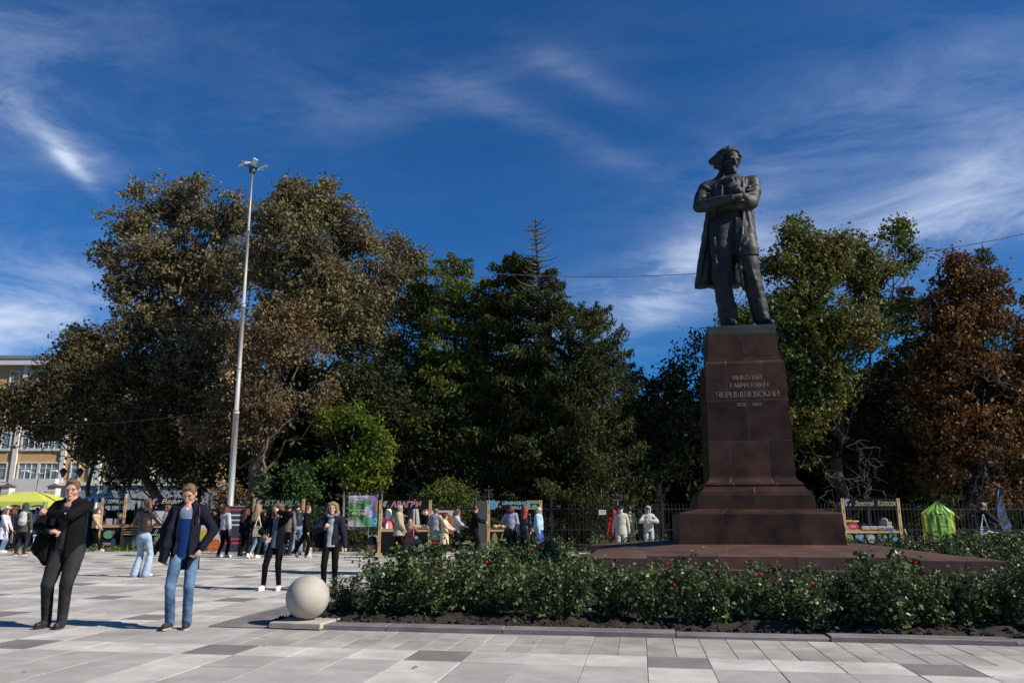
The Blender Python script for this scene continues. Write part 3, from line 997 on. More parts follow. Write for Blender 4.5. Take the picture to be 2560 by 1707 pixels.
    for pts, rr in (([(505, 112, -0.08), (445, 100, -0.08), (375, 148, -0.04)], (0.045, 0.06, 0.085)),
                    ([(395, 140, 0.0), (350, 185, 0.02), (318, 205, 0.05)], (0.10, 0.10, 0.05)),
                    ([(325, 185, 0.03), (304, 205, 0.04), (306, 222, 0.05)], (0.06, 0.05, 0.02)),
                    ([(385, 170, 0.02), (352, 225, 0.04), (338, 250, 0.05)], (0.11, 0.08, 0.035)),
                    ([(400, 190, 0.0), (378, 240, 0.03), (392, 268, 0.04)], (0.09, 0.085, 0.04)),
                    ([(505, 125, -0.02), (525, 165, 0.03), (522, 215, 0.06)], (0.055, 0.06, 0.035)),
                    ([(470, 100, -0.08), (410, 112, -0.1), (365, 165, -0.06)], (0.03, 0.045, 0.03)),
                    ([(495, 108, -0.13), (440, 108, -0.16), (392, 150, -0.13), (385, 200, -0.1)], (0.022, 0.03, 0.032, 0.03)), ([(470, 98, -0.15), (410, 118, -0.14), (370, 175, -0.09), (372, 225, -0.06)], (0.02, 0.026, 0.028, 0.03)), ([(400, 110, -0.06), (350, 170, -0.04), (322, 195, 0.0)], (0.03, 0.03, 0.02)),
                    ([(515, 122, -0.10), (528, 150, -0.03), (530, 190, 0.02)], (0.03, 0.035, 0.02))):
        h.path([S(*q) for q in pts], rr, 0.03)
    h.wave(0.004, 38, 9)
    h.build('hair', m_br, root)
    # the long open coat with sleeves
    c = Solid(vx)
    c.cone(S(285, 420, 0.04), S(610, 385, 0.04), 0.20, 0.20, 0.08, flat=0.95)
    c.ell(S(445, 460, 0.06), (0.56, 0.30, 0.40), 0.08)
    c.cone(S(450, 500, 0.08), S(455, 700, 0.10), 0.42, 0.40, 0.08, flat=0.75)
    # open down the front
    c.cone(S(468, 330, -0.30), S(480, 560, -0.42), 0.12, 0.15, 0.02, '-')
    c.cone(S(470, 560, -0.42), S(440, 1250, -0.45), 0.26, 0.42, 0.02, '-')
    # viewer-left skirt of the coat, falling behind the leg and flaring outwards
    c.path([S(318, 600, 0.08), S(290, 800, 0.14), S(262, 1000, 0.18), S(245, 1175, 0.2)], [0.15, 0.155, 0.17, 0.19], 0.05)
    c.path([S(400, 650, 0.20), S(375, 900, 0.26), S(350, 1150, 0.30)], [0.25, 0.2, 0.2], 0.08)
    c.path([S(450, 650, 0.22), S(480, 900, 0.30), S(500, 1150, 0.34)], [0.25, 0.22, 0.2], 0.08)
    c.path([S(285, 620, -0.06), S(258, 850, -0.02), S(222, 1060, 0.02), S(205, 1180, 0.04)], [0.04, 0.045, 0.05, 0.055], 0.04)
    c.path([S(590, 600, 0.12), S(615, 800, 0.16), S(628, 1000, 0.2)], [0.15, 0.13, 0.12], 0.06)
    # viewer-right front panel over the thigh
    c.path([S(585, 590, -0.15), S(596, 760, -0.24), S(606, 900, -0.32), S(612, 1010, -0.31)], [0.10, 0.15, 0.195, 0.21], 0.05, flat=0.9)
    c.path([S(560, 600, -0.28), S(548, 780, -0.40), S(530, 900, -0.46)], [0.035, 0.04, 0.02], 0.04)
    c.path([S(590, 575, -0.22), S(615, 720, -0.32), S(640, 830, -0.34)], [0.03, 0.035, 0.025], 0.03)
    c.path([S(618, 575, -0.02), S(640, 760, -0.02), S(658, 930, -0.05)], [0.04, 0.045, 0.04], 0.04)
    # two hems: the front panel ends above the knee, the tails below
    z_f = S(0, 1003, 0)[2]; z_b = S(0, 1178, 0.1)[2]
    c.plane((0, 0, z_b), (0.05, 0, -1))
    bx = S(612, 1100, -0.35)
    c.cone((bx[0] - 0.45, bx[1] - 0.02, z_f - 0.36), (bx[0] + 0.5, bx[1] - 0.02, z_f - 0.36), 0.34, 0.34, 0.0, '-')
    # collar and lapels
    c.path([S(400, 290, 0.06), S(392, 340, -0.08), S(388, 400, -0.24), S(392, 520, -0.30)], [0.07, 0.085, 0.040, 0.022], 0.04)
    c.path([S(395, 300, 0.08), S(375, 350, 0.0), S(330, 385, 0.0)], [0.09, 0.11, 0.12], 0.05)
    c.path([S(380, 345, -0.1), S(345, 405, -0.18), S(365, 520, -0.24)], [0.045, 0.05, 0.05], 0.05)
    c.path([S(500, 305, 0.04), S(530, 350, -0.1), S(552, 400, -0.22), S(556, 440, -0.28)], [0.07, 0.06, 0.05, 0.035], 0.02)
    c.path([S(553, 318, -0.08), S(556, 380, -0.22), S(552, 430, -0.3)], [0.02, 0.035, 0.03], 0.01)
    c.path([S(580, 345, -0.12), S(572, 400, -0.22)], [0.03, 0.03], 0.02)
    # sleeves
    c.path([S(262, 420, 0.02), S(232, 480, -0.06), S(212, 555, -0.2)], [0.165, 0.15, 0.135], 0.03)
    c.path([S(212, 558, -0.2), S(300, 535, -0.38), S(400, 505, -0.52), S(462, 488, -0.58)], [0.125, 0.13, 0.115, 0.095], 0.02)
    c.path([S(632, 370, 0.02), S(642, 440, -0.06), S(628, 522, -0.2)], [0.165, 0.155, 0.14], 0.03)
    c.path([S(628, 525, -0.2), S(590, 510, -0.34), S(552, 468, -0.46)], [0.13, 0.115, 0.095], 0.02)
    c.path([S(610, 545, -0.22), S(500, 545, -0.36), S(380, 560, -0.34)], [0.1, 0.11, 0.08], 0.05)
    # folds of the sleeves
    for a, b, r in (((195, 480, -0.14), (290, 452, -0.2), 0.028), ((190, 505, -0.2), (302, 470, -0.33), 0.03), ((185, 530, -0.2), (250, 500, -0.36), 0.028),
                    ((240, 520, -0.4), (330, 490, -0.48), 0.022), ((600, 400, -0.2), (668, 360, -0.1), 0.026), ((590, 430, -0.24), (672, 395, -0.16), 0.03),
                    ((585, 460, -0.3), (668, 430, -0.2), 0.03), ((590, 480, -0.38), (660, 470, -0.26), 0.026), ((600, 520, -0.38), (655, 505, -0.28), 0.03),
                    ((215, 590, -0.3), (330, 585, -0.44), 0.03), ((420, 470, -0.6), (432, 545, -0.62), 0.018), ((398, 540, -0.62), (412, 552, -0.62), 0.012),
                    ((250, 400, -0.14), (300, 420, -0.2), 0.03)):
        c.cone(S(a[0], a[1], a[2] + 0.0), S(b[0], b[1], b[2] + 0.0), r, r * 0.6, 0.045)
    c.wave(0.006, 11, 5)
    c.build('frock_coat', m_br2, root)
    b = MB(); b.box(-0.68 - 0.0, 0.68, -0.68, 0.68, 0.0, 0.185, bev=0.012)
    b.build('plinth', M('dark_plinth', (0.03, 0.034, 0.034), rough=0.55, var=0.4, scale=4, bump=0.5, bscale=25, metal=0.2), root).location = (-0.03, 0, 0.002)
statue()
# ================================================================== people
m_skin = M('skin', (0.46, 0.255, 0.185), rough=0.55, var=0.06, scale=14, spec=0.35)
m_skin_pale = M('skin_pale', (0.52, 0.32, 0.25), rough=0.55, var=0.05, scale=14, spec=0.35)
m_lip = M('lips', (0.33, 0.11, 0.10), rough=0.5, var=0.05)
m_eye = M('eye_dark', (0.03, 0.02, 0.02), rough=0.3, var=0.0)
m_white = M('white_rubber', (0.72, 0.70, 0.67), rough=0.6, var=0.06)
m_mask = M('face_mask_blue', (0.42, 0.58, 0.66), rough=0.8, var=0.05)
m_maskw = M('face_mask_white', (0.75, 0.76, 0.76), rough=0.8, var=0.05)
HAIR = {k: M('hair_' + k, c, rough=0.5, var=0.35, scale=30, bump=0.5, bscale=60, stretch=(1, 1, 0.2), spec=0.4) for k, c in dict(
    fair=(0.125, 0.078, 0.043), brown=(0.11, 0.06, 0.035), dark=(0.018, 0.013, 0.011), blond=(0.24, 0.155, 0.075), grey=(0.36, 0.34, 0.31),
    red=(0.25, 0.035, 0.012), maroon=(0.10, 0.022, 0.016), light=(0.52, 0.42, 0.28), chestnut=(0.13, 0.07, 0.035)).items()}

def ik(a, b, l1, l2, hint):
    a, b = Vector(a), Vector(b); d = b - a; L = min(d.length, (l1 + l2) * 0.999); dn = d.normalized()
    b = a + dn * L
    x = (l1 * l1 - l2 * l2 + L * L) / (2 * L)
    h = math.sqrt(max(l1 * l1 - x * x, 0))
    hv = Vector(hint); hv = hv - dn * hv.dot(dn); hv = hv.normalized()
    return a + dn * x + hv * h, b

def person(px, dist, height, face, label, top, bottom, shoes, hair, vox=0.017, pos=None, group=None,
           feet=((-0.10, 0.0, 0), (0.10, 0.0, 0)), hands=((-0.30, -0.02, 0.80), (0.30, -0.02, 0.80)), head=(0, 0), lean=0.0, twist=0.0,
           skin=None, build=1.0, near=False, extras=(), grip=(0.5, 0.5), toe=(0, 0), elbow=((-1, 0.4, -0.2), (1, 0.4, -0.2)), hipdrop=0.0, face_mask=None, child=False):
    """a standing or walking figure. Local frame: faces -Y, +X is the figure's left. face = degrees turned: 0 towards the camera, 90 to the right of the picture."""
    skin = skin or m_skin
    loc = Vector(pos) if pos is not None else gd(px, dist, 0.0)
    root = thing('person', label, 'person', loc, YAW + R(face), group)
    s = height / 1.75
    B = build
    def V3(x, y, z): return Vector((x * s, y * s, z * s))
    # joints
    hip = V3(0, 0, 0.93 - hipdrop); chest = V3(0, -0.02, 1.30 - hipdrop) ; neck = V3(0, -0.01, 1.47 - hipdrop); hd = V3(0, -0.025, 1.625 - hipdrop)
    Rl = Matrix.Rotation(R(lean), 3, 'X'); Rt = Matrix.Rotation(R(twist), 3, 'Z')
    def up(v): return hip + Rt @ (Rl @ (v - hip))
    chest_, neck_, hd_ = up(chest), up(neck), up(hd)
    sh = [up(V3(sx * 0.172 * (0.95 if B < 0.95 else B ** 0.5), 0.0, 1.42 - hipdrop)) for sx in (-1, 1)]
    hp = [V3(sx * 0.095 * B ** 0.5, 0, 0.90 - hipdrop) for sx in (-1, 1)]
    ank, kn = [], []
    for i in (0, 1):
        fx, fy, fz = feet[i]
        a = V3(fx, fy, 0.085 + fz)
        k, a = ik(hp[i], a, 0.43 * s, 0.42 * s, (0.10 * (1 if i else -1), -1, 0))
        kn.append(k); ank.append(a)
    el, wr = [], []
    for i in (0, 1):
        w = V3(*hands[i]); w.z -= 0
        e, w = ik(sh[i], w, 0.29 * s, 0.265 * s, elbow[i])
        el.append(e); wr.append(w)
    hrot = Matrix.Rotation(R(head[0]), 3, 'Z') @ Matrix.Rotation(R(head[1] + lean * 0.4), 3, 'X')
    def H(x, y, z): return hd_ + hrot @ V3(x, y, z)
    # ---- body
    b = Solid(vox if not near else 0.0095)
    b.ell(H(0, 0.008, 0.03), (0.076 * s, 0.096 * s, 0.098 * s), 0.02, rot=np.array(hrot))
    b.cone(H(0, -0.018, -0.03), H(0, -0.050, -0.084), 0.067 * s, 0.040 * s, 0.03)
    b.cone(H(0, -0.085, 0.008), H(0, -0.108, -0.030), 0.008 * s, 0.0120 * s, 0.014)
    if near:
        b.cone(H(-0.045, -0.078, 0.028), H(0.045, -0.078, 0.028), 0.014 * s, 0.014 * s, 0.015)
        for sx in (-1, 1):
            b.ball(H(sx * 0.034, -0.098, 0.007), 0.011 * s, 0.014, '-')
            b.ell(H(sx * 0.038, -0.058, -0.030), (0.022 * s, 0.020 * s, 0.024 * s), 0.02)
        b.cone(H(-0.02, -0.092, -0.062), H(0.02, -0.092, -0.062), 0.008 * s, 0.008 * s, 0.01)
        b.ball(H(0, -0.082, -0.095), 0.020 * s, 0.015)
    for sx in (-1, 1):
        b.ell(H(sx * 0.079, 0.008, 0.0), (0.012 * s, 0.019 * s, 0.031 * s), 0.006)
    b.cone(H(0, 0.02, -0.05), neck_ - Vector((0, 0, 0.02)), 0.055 * s * B ** 0.5, 0.064 * s * B ** 0.5, 0.02)
    b.cone(sh[0] * 0.9 + sh[1] * 0.1, sh[1] * 0.9 + sh[0] * 0.1, 0.06 * s, 0.06 * s, 0.05)
    b.cone(neck_ - Vector((0, 0, 0.08 * s)), hip, 0.115 * s * B, 0.125 * s * B, 0.06, flat=0.75)
    for i in (0, 1):
        b.path([sh[i], el[i], wr[i]], [0.048 * s * B, 0.037 * s * B, 0.026 * s], 0.03)
        b.path([hp[i], kn[i], ank[i]], [0.082 * s * B, 0.046 * s, 0.034 * s], 0.05)
        d = (wr[i] - el[i]).normalized()
        nrm = Vector((-(1 if i else -1), 0, 0)); nrm = (nrm - d * nrm.dot(d)).normalized()
        g = grip[i]
        if isinstance(g, tuple): g, nv, dv = g; nrm = Vector(nv).normalized(); d = Vector(dv).normalized() if dv else d; nrm = (nrm - d * nrm.dot(d)).normalized()
        side = d.cross(nrm)
        fw = wr[i] + d * 0.085 * s
        b.cone(wr[i], fw - d * 0.01, 0.027 * s, 0.030 * s, 0.02)
        b.cone(fw - side * 0.024 * s, fw + side * 0.024 * s, 0.019 * s, 0.019 * s, 0.02)
        fr = 0.0098 * s if near else max(0.011 * s, vox * 0.62)
        if near or vox < 0.013:
            for q in range(4):
                o = side * (q - 1.5) * 0.020 * s
                L = (0.040, 0.045, 0.043, 0.034)[q] * s
                p0 = fw + o + d * 0.012 * s
                a1, a2 = g * 0.9, g * 2.2
                p1 = p0 + (d * math.cos(a1) + nrm * math.sin(a1)) * L
                p2 = p1 + (d * math.cos(a2) + nrm * math.sin(a2)) * L * 0.95
                b.path([p0, p1, p2], [fr, fr * 0.95, fr * 0.85], 0.004)
            th0 = wr[i] + d * 0.03 * s - Vector((0, 0.02 * s, 0)) * 0.6
            ts = Vector((0, -1, 0)); ts = (ts - d * ts.dot(d)); ts = ts.normalized() if ts.length > 0.2 else side
            t1 = th0 + (d * 0.7 + ts * 0.7).normalized() * 0.045 * s
            b.path([th0, t1, t1 + (d * 0.8 + nrm * 0.5).normalized() * 0.035 * s], [0.013 * s, 0.012 * s, 0.01 * s], 0.008)
        else:
            for q in (-1, 1):
                p0 = fw + side * q * 0.018 * s
                b.path([p0, p0 + (d * math.cos(g) + nrm * math.sin(g)) * 0.05 * s, p0 + (d * math.cos(g) + nrm * math.sin(g)) * 0.05 * s + (d * math.cos(2 * g) + nrm * math.sin(2 * g)) * 0.04 * s], [fr, fr, fr * 0.9], 0.006)
            b.cone(wr[i] + d * 0.04 * s, wr[i] + d * 0.07 * s + Vector((0, -0.035 * s, 0)), fr, fr, 0.01)
    b.build('body', skin, root)
    if near:
        e = MB()
        for sx in (-1, 1):
            e.ball(H(sx * 0.033, -0.0805, 0.008), 0.0085 * s, 8, sx=1.3, sz=0.55)
        e.build('eyes', m_eye, root)
        e = MB(); e.tube([H(-0.021, -0.0935, -0.0615), H(-0.008, -0.0985, -0.060), H(0.008, -0.0985, -0.060), H(0.021, -0.0935, -0.0615)], [0.003 * s, 0.0052 * s, 0.0052 * s, 0.003 * s], 6)
        e.build('lips', m_lip, root)
        e = MB()
        for sx in (-1, 1):
            e.tube([H(sx * 0.018, -0.0925, 0.028), H(sx * 0.036, -0.0895, 0.032), H(sx * 0.053, -0.079, 0.027)], [0.002 * s, 0.0028 * s, 0.0015 * s], 5)
        e.build('eyebrows', HAIR.get(hair.get('col', 'brown') if isinstance(hair, dict) else 'brown'), root)
    if face_mask is not None:
        q = Solid(vox * 0.8)
        q.ell(H(0, -0.062, -0.055), (0.058 * s, 0.052 * s, 0.05 * s), 0.01, rot=np.array(hrot)); q.build('face_mask', face_mask, root)
    # ---- trousers
    if bottom:
        kind = bottom.get('kind', 'straight'); mt = bottom['mat']
        t = Solid(vox if not near else 0.011)
        if kind != 'skirt':
            r1, r2, r3 = {'slim': (0.098, 0.069, 0.050), 'straight': (0.098, 0.070, 0.060), 'wide': (0.106, 0.082, 0.088), 'flare': (0.096, 0.070, 0.098)}[kind]
            if 'radii' in bottom: r1, r2, r3 = bottom['radii']
            t.cone(hip + V3(0, 0, 0.05), hip - V3(0, 0, 0.03), 0.126 * s * B, 0.138 * s * B, 0.04, flat=0.8)
            if not bottom.get('nocrotch'): t.ell(hip - V3(0, -0.02, 0.03), (0.145 * s * B, 0.115 * s * B, 0.10 * s), 0.04)
            cr = bottom.get('crop', 0.0)
            for i in (0, 1):
                en = ank[i] + (kn[i] - ank[i]).normalized() * (cr - 0.02) * s
                t.path([hp[i], kn[i] + (hp[i] - kn[i]) * 0.45, kn[i], en], [r1 * s * B, (r1 * 0.6 + r2 * 0.4) * s * B, r2 * s * B ** 0.5, r3 * s], 0.014)
            t.wave(0.0012 if near else 0.0025, 28 if near else 24, 4)
        else:
            z1 = bottom.get('len', 0.45)
            t.cone(hip + V3(0, 0, 0.06), V3(0, 0, z1), 0.14 * s * B, 0.20 * s * B, 0.05, flat=0.85)
            t.plane((0, 0, z1 * s), (0, 0, -1))
            t.wave(0.006, 20, 4)
        t.build('skirt' if kind == 'skirt' else 'trousers', mt, root)
    # ---- shoes
    if shoes:
        for i in (0, 1):
            q = Solid(0.012 if near else vox * 0.8)
            ta = toe[i]
            dirv = Vector((0.12 * (1 if i else -1), -1, 0)).normalized()
            pit = feet[i][2]
            dn = (dirv + Vector((0, 0, -1.1 if pit > 0.04 else 0)) * min(1, pit * 6)).normalized() if ta == 0 else (dirv + Vector((0, 0, ta))).normalized()
            heel = ank[i] - Vector((0, 0, 0.042 * s)) - dirv * 0.035 * s
            toe_ = heel + dn * 0.20 * s
            q.cone(heel, heel + dn * 0.1 * s, 0.040 * s, 0.044 * s, 0.02)
            q.cone(heel + dn * 0.08 * s, toe_ + dn * 0.0, 0.043 * s, 0.036 * s, 0.02)
            q.cone(ank[i] + V3(0, 0, shoes.get('high', 0.0)), heel + dn * 0.04 * s, 0.044 * s, 0.044 * s, 0.02)
            un = Vector((0, 0, 1)) - dn * dn.z; un = un.normalized()
            q.plane(heel - un * 0.042 * s, -un)
            o = q.build('shoe', shoes['mat'], root)
            so_ = MB()
            side = dn.cross(un).normalized()
            ring = []
            for k in range(14):
                a = 2 * math.pi * k / 14
                ring.append((0.10 + 0.135 * math.cos(a), 0.046 * math.sin(a) * (1.0 if math.cos(a) > 0 else 0.88)))
            vs = []
            for dz in (-0.0445, -0.022):
                for lx, ly in ring: vs.append(heel + dn * lx * s + side * ly * s + un * dz * s)
            so_.add(vs, [tuple(range(13, -1, -1)), tuple(range(14, 28))] + [(k, (k + 1) % 14, 14 + (k + 1) % 14, 14 + k) for k in range(14)])
            so_.build('sole', shoes.get('sole', m_white), o)
    # ---- upper garments
    def upper(g, name):
        mg = g.get('margin', 0.02)
        hem = g.get('hem', 0.86); flare = g.get('flare', 0.0)
        q = Solid(vox if not near else 0.0115)
        wv = B * 1.0
        q.cone(sh[0] + (sh[1] - sh[0]) * 0.08, sh[1] + (sh[0] - sh[1]) * 0.08, (0.054 + mg * 0.7) * s, (0.054 + mg * 0.7) * s, 0.05)
        q.cone(up(V3(0, -0.005, 1.36 - hipdrop)), up(V3(0, 0, 1.16 - hipdrop)), (0.140 + mg * 0.8) * s * wv, (0.128 + mg) * s * wv, 0.07, flat=0.72)
        if g.get('bust'): q.ell(up(V3(0, -0.07, 1.27 - hipdrop)), (0.13 * s, 0.075 * s, 0.08 * s), 0.05)
        q.cone(up(V3(0, 0, 1.18 - hipdrop)), V3(0, 0, max(hem, 0.2)), (0.128 + mg) * s * wv, (0.145 + mg + flare) * s * wv, 0.06, flat=g.get('flat', 0.78))
        if hem < 0.8: q.cone(hip, V3(0, 0, hem), (0.15 + mg) * s * wv, (0.155 + mg + flare) * s * wv, 0.05, flat=0.85)
        if g.get('sleeve', 1) > 0:
            for i in (0, 1):
                en = wr[i] + (el[i] - wr[i]) * (1 - g.get('sleeve', 1))
                q.path([sh[i], el[i], en - (en - el[i]).normalized() * 0.01], [(0.053 + mg * 0.6) * s * B ** .5, (0.044 + mg * 0.6) * s * B ** .5, (0.034 + mg * 0.5) * s], 0.035)
        q.cone(neck_ + V3(0, -0.01, -0.01), neck_ + V3(0, -0.03, 0.13), (0.056) * s, 0.075 * s, 0.0, '-')
        if g.get('collar', 0):
            c = g['collar']
            for k in range(10):
                a0, a1 = 2 * math.pi * k / 10, 2 * math.pi * (k + 1) / 10
                if g.get('open') and (-math.sin(a0 + .3) > 0.75): continue
                ce = neck_ + V3(0, -0.002, 0.028)
                q.cone(ce + Vector((math.cos(a0), math.sin(a0) * 0.9, 0)) * 0.075 * s + V3(0, 0, (math.sin(a0)) * 0.03), ce + Vector((math.cos(a1), math.sin(a1) * 0.9, 0)) * 0.075 * s + V3(0, 0, (math.sin(a1)) * 0.03), c * s, c * s, 0.015)
        if g.get('hood'):
            q.ell(up(V3(0, 0.10, 1.46 - hipdrop)), (0.12 * s, 0.07 * s, 0.085 * s), 0.04)
        if g.get('open'):
            w0, w1 = g['open']
            q.cone(up(V3(0, -0.15, 1.50 - hipdrop)), up(V3(g.get('ox', 0) * 0.5, -0.18, 1.16 - hipdrop)), w0 * s, (w0 + w1) / 2 * s, 0.0, '-')
            q.cone(up(V3(g.get('ox', 0) * 0.5, -0.18, 1.16 - hipdrop)), V3(g.get('ox', 0), -0.20, hem - 0.1), (w0 + w1) / 2 * s, w1 * s, 0.0, '-')
        # neckline
        if g.get('vneck'): q.cone(neck_ + V3(0, -0.06, 0.02), neck_ + V3(0, -0.13, -0.05), 0.05 * s, 0.012 * s, 0.0, '-')
        q.plane((0, 0, (hem - 0.0) * s), (g.get('slant', 0), 0, -1), None)
        if g.get('sleeve', 1) > 0 and min(wr[0].z, wr[1].z) < hem * s + 0.06:
            pass
        q.wave(g.get('wave', 0.004) * (0.6 if near else 0.8), 26 if near else 22, g.get('seed', 2))
        o = q.build(name, g['mat'], root)
        return o
    # sleeves that hang below the hem need their own piece, so the hem cut never shortens them
    def sleeves(g, name='sleeve'):
        mg = g.get('margin', 0.02)
        for i in (0, 1):
            if min(wr[i].z, el[i].z) < g.get('hem', 0.86) * s + 0.10:
                q = Solid(vox if not near else 0.0115)
                en = wr[i]
                q.path([sh[i], el[i], en], [(0.053 + mg * 0.6) * s, (0.044 + mg * 0.6) * s, (0.034 + mg * 0.5) * s], 0.03)
                q.wave(g.get('wave', 0.004), 22, 7)
                q.build(name, g['mat'], root)
    if isinstance(top, dict): top = [top]
    for n_, g in enumerate(top):
        upper(g, g.get('name', 'jacket'))
        if g.get('sleeve', 1) > 0: sleeves(g)
    # ---- hair and headgear
    if hair:
        st = hair.get('style', 'short'); hm = HAIR[hair['col']]
        if st != 'none':
            q = Solid(vox * 0.8 if not near else 0.009)
            th = hair.get('vol', 0.012)
            q.ell(H(0, 0.014, 0.036), ((0.079 + th) * s, (0.098 + th) * s, (0.098 + th) * s), 0.01, rot=np.array(hrot))
            nrm_ = hrot @ Vector((0, -0.80, -0.60))
            if st == 'short':
                q.ell(H(0, -0.105, -0.012), (0.070 * s, 0.10 * s, 0.092 * s), 0.008, '-', rot=np.array(hrot))
                q.plane(H(0, 0.02, -0.035), hrot @ Vector((0, -0.35, -0.94)))
                q.ell(H(0.0, -0.06, 0.108), (0.052 * s, 0.034 * s, 0.018 * s), 0.02, rot=np.array(hrot))
            else:
                q.plane(H(0, -0.055, 0.045), hrot @ Vector((0, -0.86, -0.5)))
                q.cone(H(-0.06, -0.045, 0.09), H(0.06, -0.045, 0.09), 0.03 * s, 0.03 * s, 0.03)
                L = hair.get('len', 0.25)
                if st in ('long', 'bob'):
                    for sx in (-1, 1):
                        w_ = hair.get('w', 1.0)
                        q.path([H(sx * 0.06, -0.045, 0.08), H(sx * 0.084, -0.028, 0.0), H(sx * 0.094 * w_, -0.02, -0.09), up(V3(sx * 0.10 * w_, -0.035, 1.57 - hipdrop - L))], [0.028 * s, 0.028 * s, 0.032 * s, 0.03 * s], 0.02)
                        q.path([H(sx * 0.055, 0.05, 0.05), H(sx * 0.06, 0.075, -0.06), up(V3(sx * 0.07 * w_, 0.10, 1.57 - hipdrop - L * 1.05))], [0.06 * s, 0.06 * s, 0.055 * s * w_], 0.03)
                    q.path([H(0, 0.075, 0.05), H(0, 0.09, -0.06), up(V3(0, 0.12, 1.56 - hipdrop - L * 1.1))], [0.06 * s, 0.065 * s, 0.06 * s], 0.03)
                if st == 'pony':
                    q.ell(H(0, 0.06, 0.0), (0.06 * s, 0.05 * s, 0.07 * s), 0.02)
                    q.path([H(0, 0.10, 0.055), H(-0.01, 0.155, 0.03), H(-0.02, 0.17, -0.08), H(-0.015, 0.14, -0.2)], [0.032 * s, 0.036 * s, 0.04 * s, 0.014 * s], 0.015)
                if st == 'bun':
                    q.ball(H(0, 0.10, 0.09), 0.045 * s, 0.01)
            q.wave(0.0022, 85 if near else 50, 6)
            q.build('hair', hm, root)
    for e in extras:
        e(dict(root=root, s=s, V3=V3, up=up, H=H, hrot=hrot, wr=wr, el=el, sh=sh, vox=vox, hip=hip, hipdrop=hipdrop, near=near))
    root['_'] = 0
    del root['_']
    return root

def hat_cap(mat, peak=True):
    def f(c):
        q = Solid(c['vox'] * 0.8); s = c['s']; H = c['H']
        q.ell(H(0, 0.005, 0.085), (0.098 * s, 0.118 * s, 0.07 * s), 0.01)
        q.plane(H(0, 0, 0.05), c['hrot'] @ Vector((0, 0, -1)))
        if peak: q.cone(H(-0.03, -0.11, 0.066), H(0.03, -0.11, 0.066), 0.05 * s, 0.05 * s, 0.01, flat=0.5, fdir=(0, 0, 1))
        q.build('cap', mat, c['root'])
    return f
def hat_beanie(mat, h=0.12):
    def f(c):
        q = Solid(c['vox'] * 0.8); s = c['s']; H = c['H']
        q.ell(H(0, 0.012, 0.05), (0.095 * s, 0.115 * s, h * s), 0.01)
        q.plane(H(0, -0.05, 0.05), c['hrot'] @ Vector((0, -0.6, -0.8)))
        q.build('knitted_hat', mat, c['root'])
    return f
def hood_up(mat):
    def f(c):
        q = Solid(c['vox'] * 0.8); s = c['s']; H = c['H']
        q.ell(H(0, 0.03, 0.03), (0.115 * s, 0.125 * s, 0.145 * s), 0.01)
        q.cone(H(0, 0.05, -0.04), H(0, 0.06, -0.16), 0.10 * s, 0.12 * s, 0.04)
        q.ell(H(0, -0.10, -0.01), (0.072 * s, 0.09 * s, 0.105 * s), 0.01, '-')
        q.ell(H(0, -0.10, -0.01), (0.080 * s, 0.1 * s, 0.11 * s), 0.01, '-')
        q.build('hood', mat, c['root'])
    return f
def glasses(mat=None):
    def f(c):
        s = c['s']; H = c['H']; m = MB()
        m.box(0, 0, 0, 0, 0, 0) if False else None
        for sx in (-1, 1):
            m.ball(H(sx * 0.034, -0.1, 0.01), 0.022 * s, 10, sy=0.3, sz=0.75)
            m.tube([H(sx * 0.055, -0.095, 0.015), H(sx * 0.083, 0.0, 0.012)], 0.003 * s, 4)
        m.tube([H(-0.012, -0.104, 0.014), H(0.012, -0.104, 0.014)], 0.003 * s, 4)
        m.build('glasses', mat or m_eye, c['root'])
    return f

# things carried or worn stay things of their own
def bag_backpack(mat, label, off=(0, 0.17, 1.22), size=(0.15, 0.09, 0.21), name='backpack', cat='backpack', strap=True):
    def f(c):
        root = c['root']; s = c['s']
        p = c['up'](c['V3'](*off))
        M4 = Matrix.Translation(root.location) @ Matrix.Rotation(root.rotation_euler.z, 4, 'Z')
        o = thing(name, label, cat, M4 @ (p - Vector((0, 0, size[2] * s))), root.rotation_euler.z)
        q = Solid(0.014)
        q.cone((0, 0, size[2] * 0.55 * s), (0, 0, size[2] * 1.5 * s), size[0] * 0.95 * s, size[0] * 0.8 * s, 0.03, flat=size[1] / size[0])
        q.cone((-0.03, size[1] * 0.7 * s, size[2] * 0.6 * s), (0.03, size[1] * 0.7 * s, size[2] * 0.6 * s), size[0] * 0.45 * s, size[0] * 0.45 * s, 0.02, flat=0.7)
        q.wave(0.004, 30, 5)
        q.build('bag', mat, o)
        if strap:
            m = MB()
            for sx in (-1, 1):
                P = [(sx * 0.07 * s, 0.0, size[2] * 1.7 * s), (sx * 0.10 * s, -off[1] * 0.9 * s, size[2] * 1.0 * s + 0.23 * s), (sx * 0.12 * s, -(off[1] + 0.10) * s, size[2] * s + 0.06 * s), (sx * 0.14 * s, -(off[1]) * 0.6 * s, size[2] * 0.6 * s)]
                m.tube(P, 0.014 * s, 6)
            m.build('straps', mat, o)
    return f
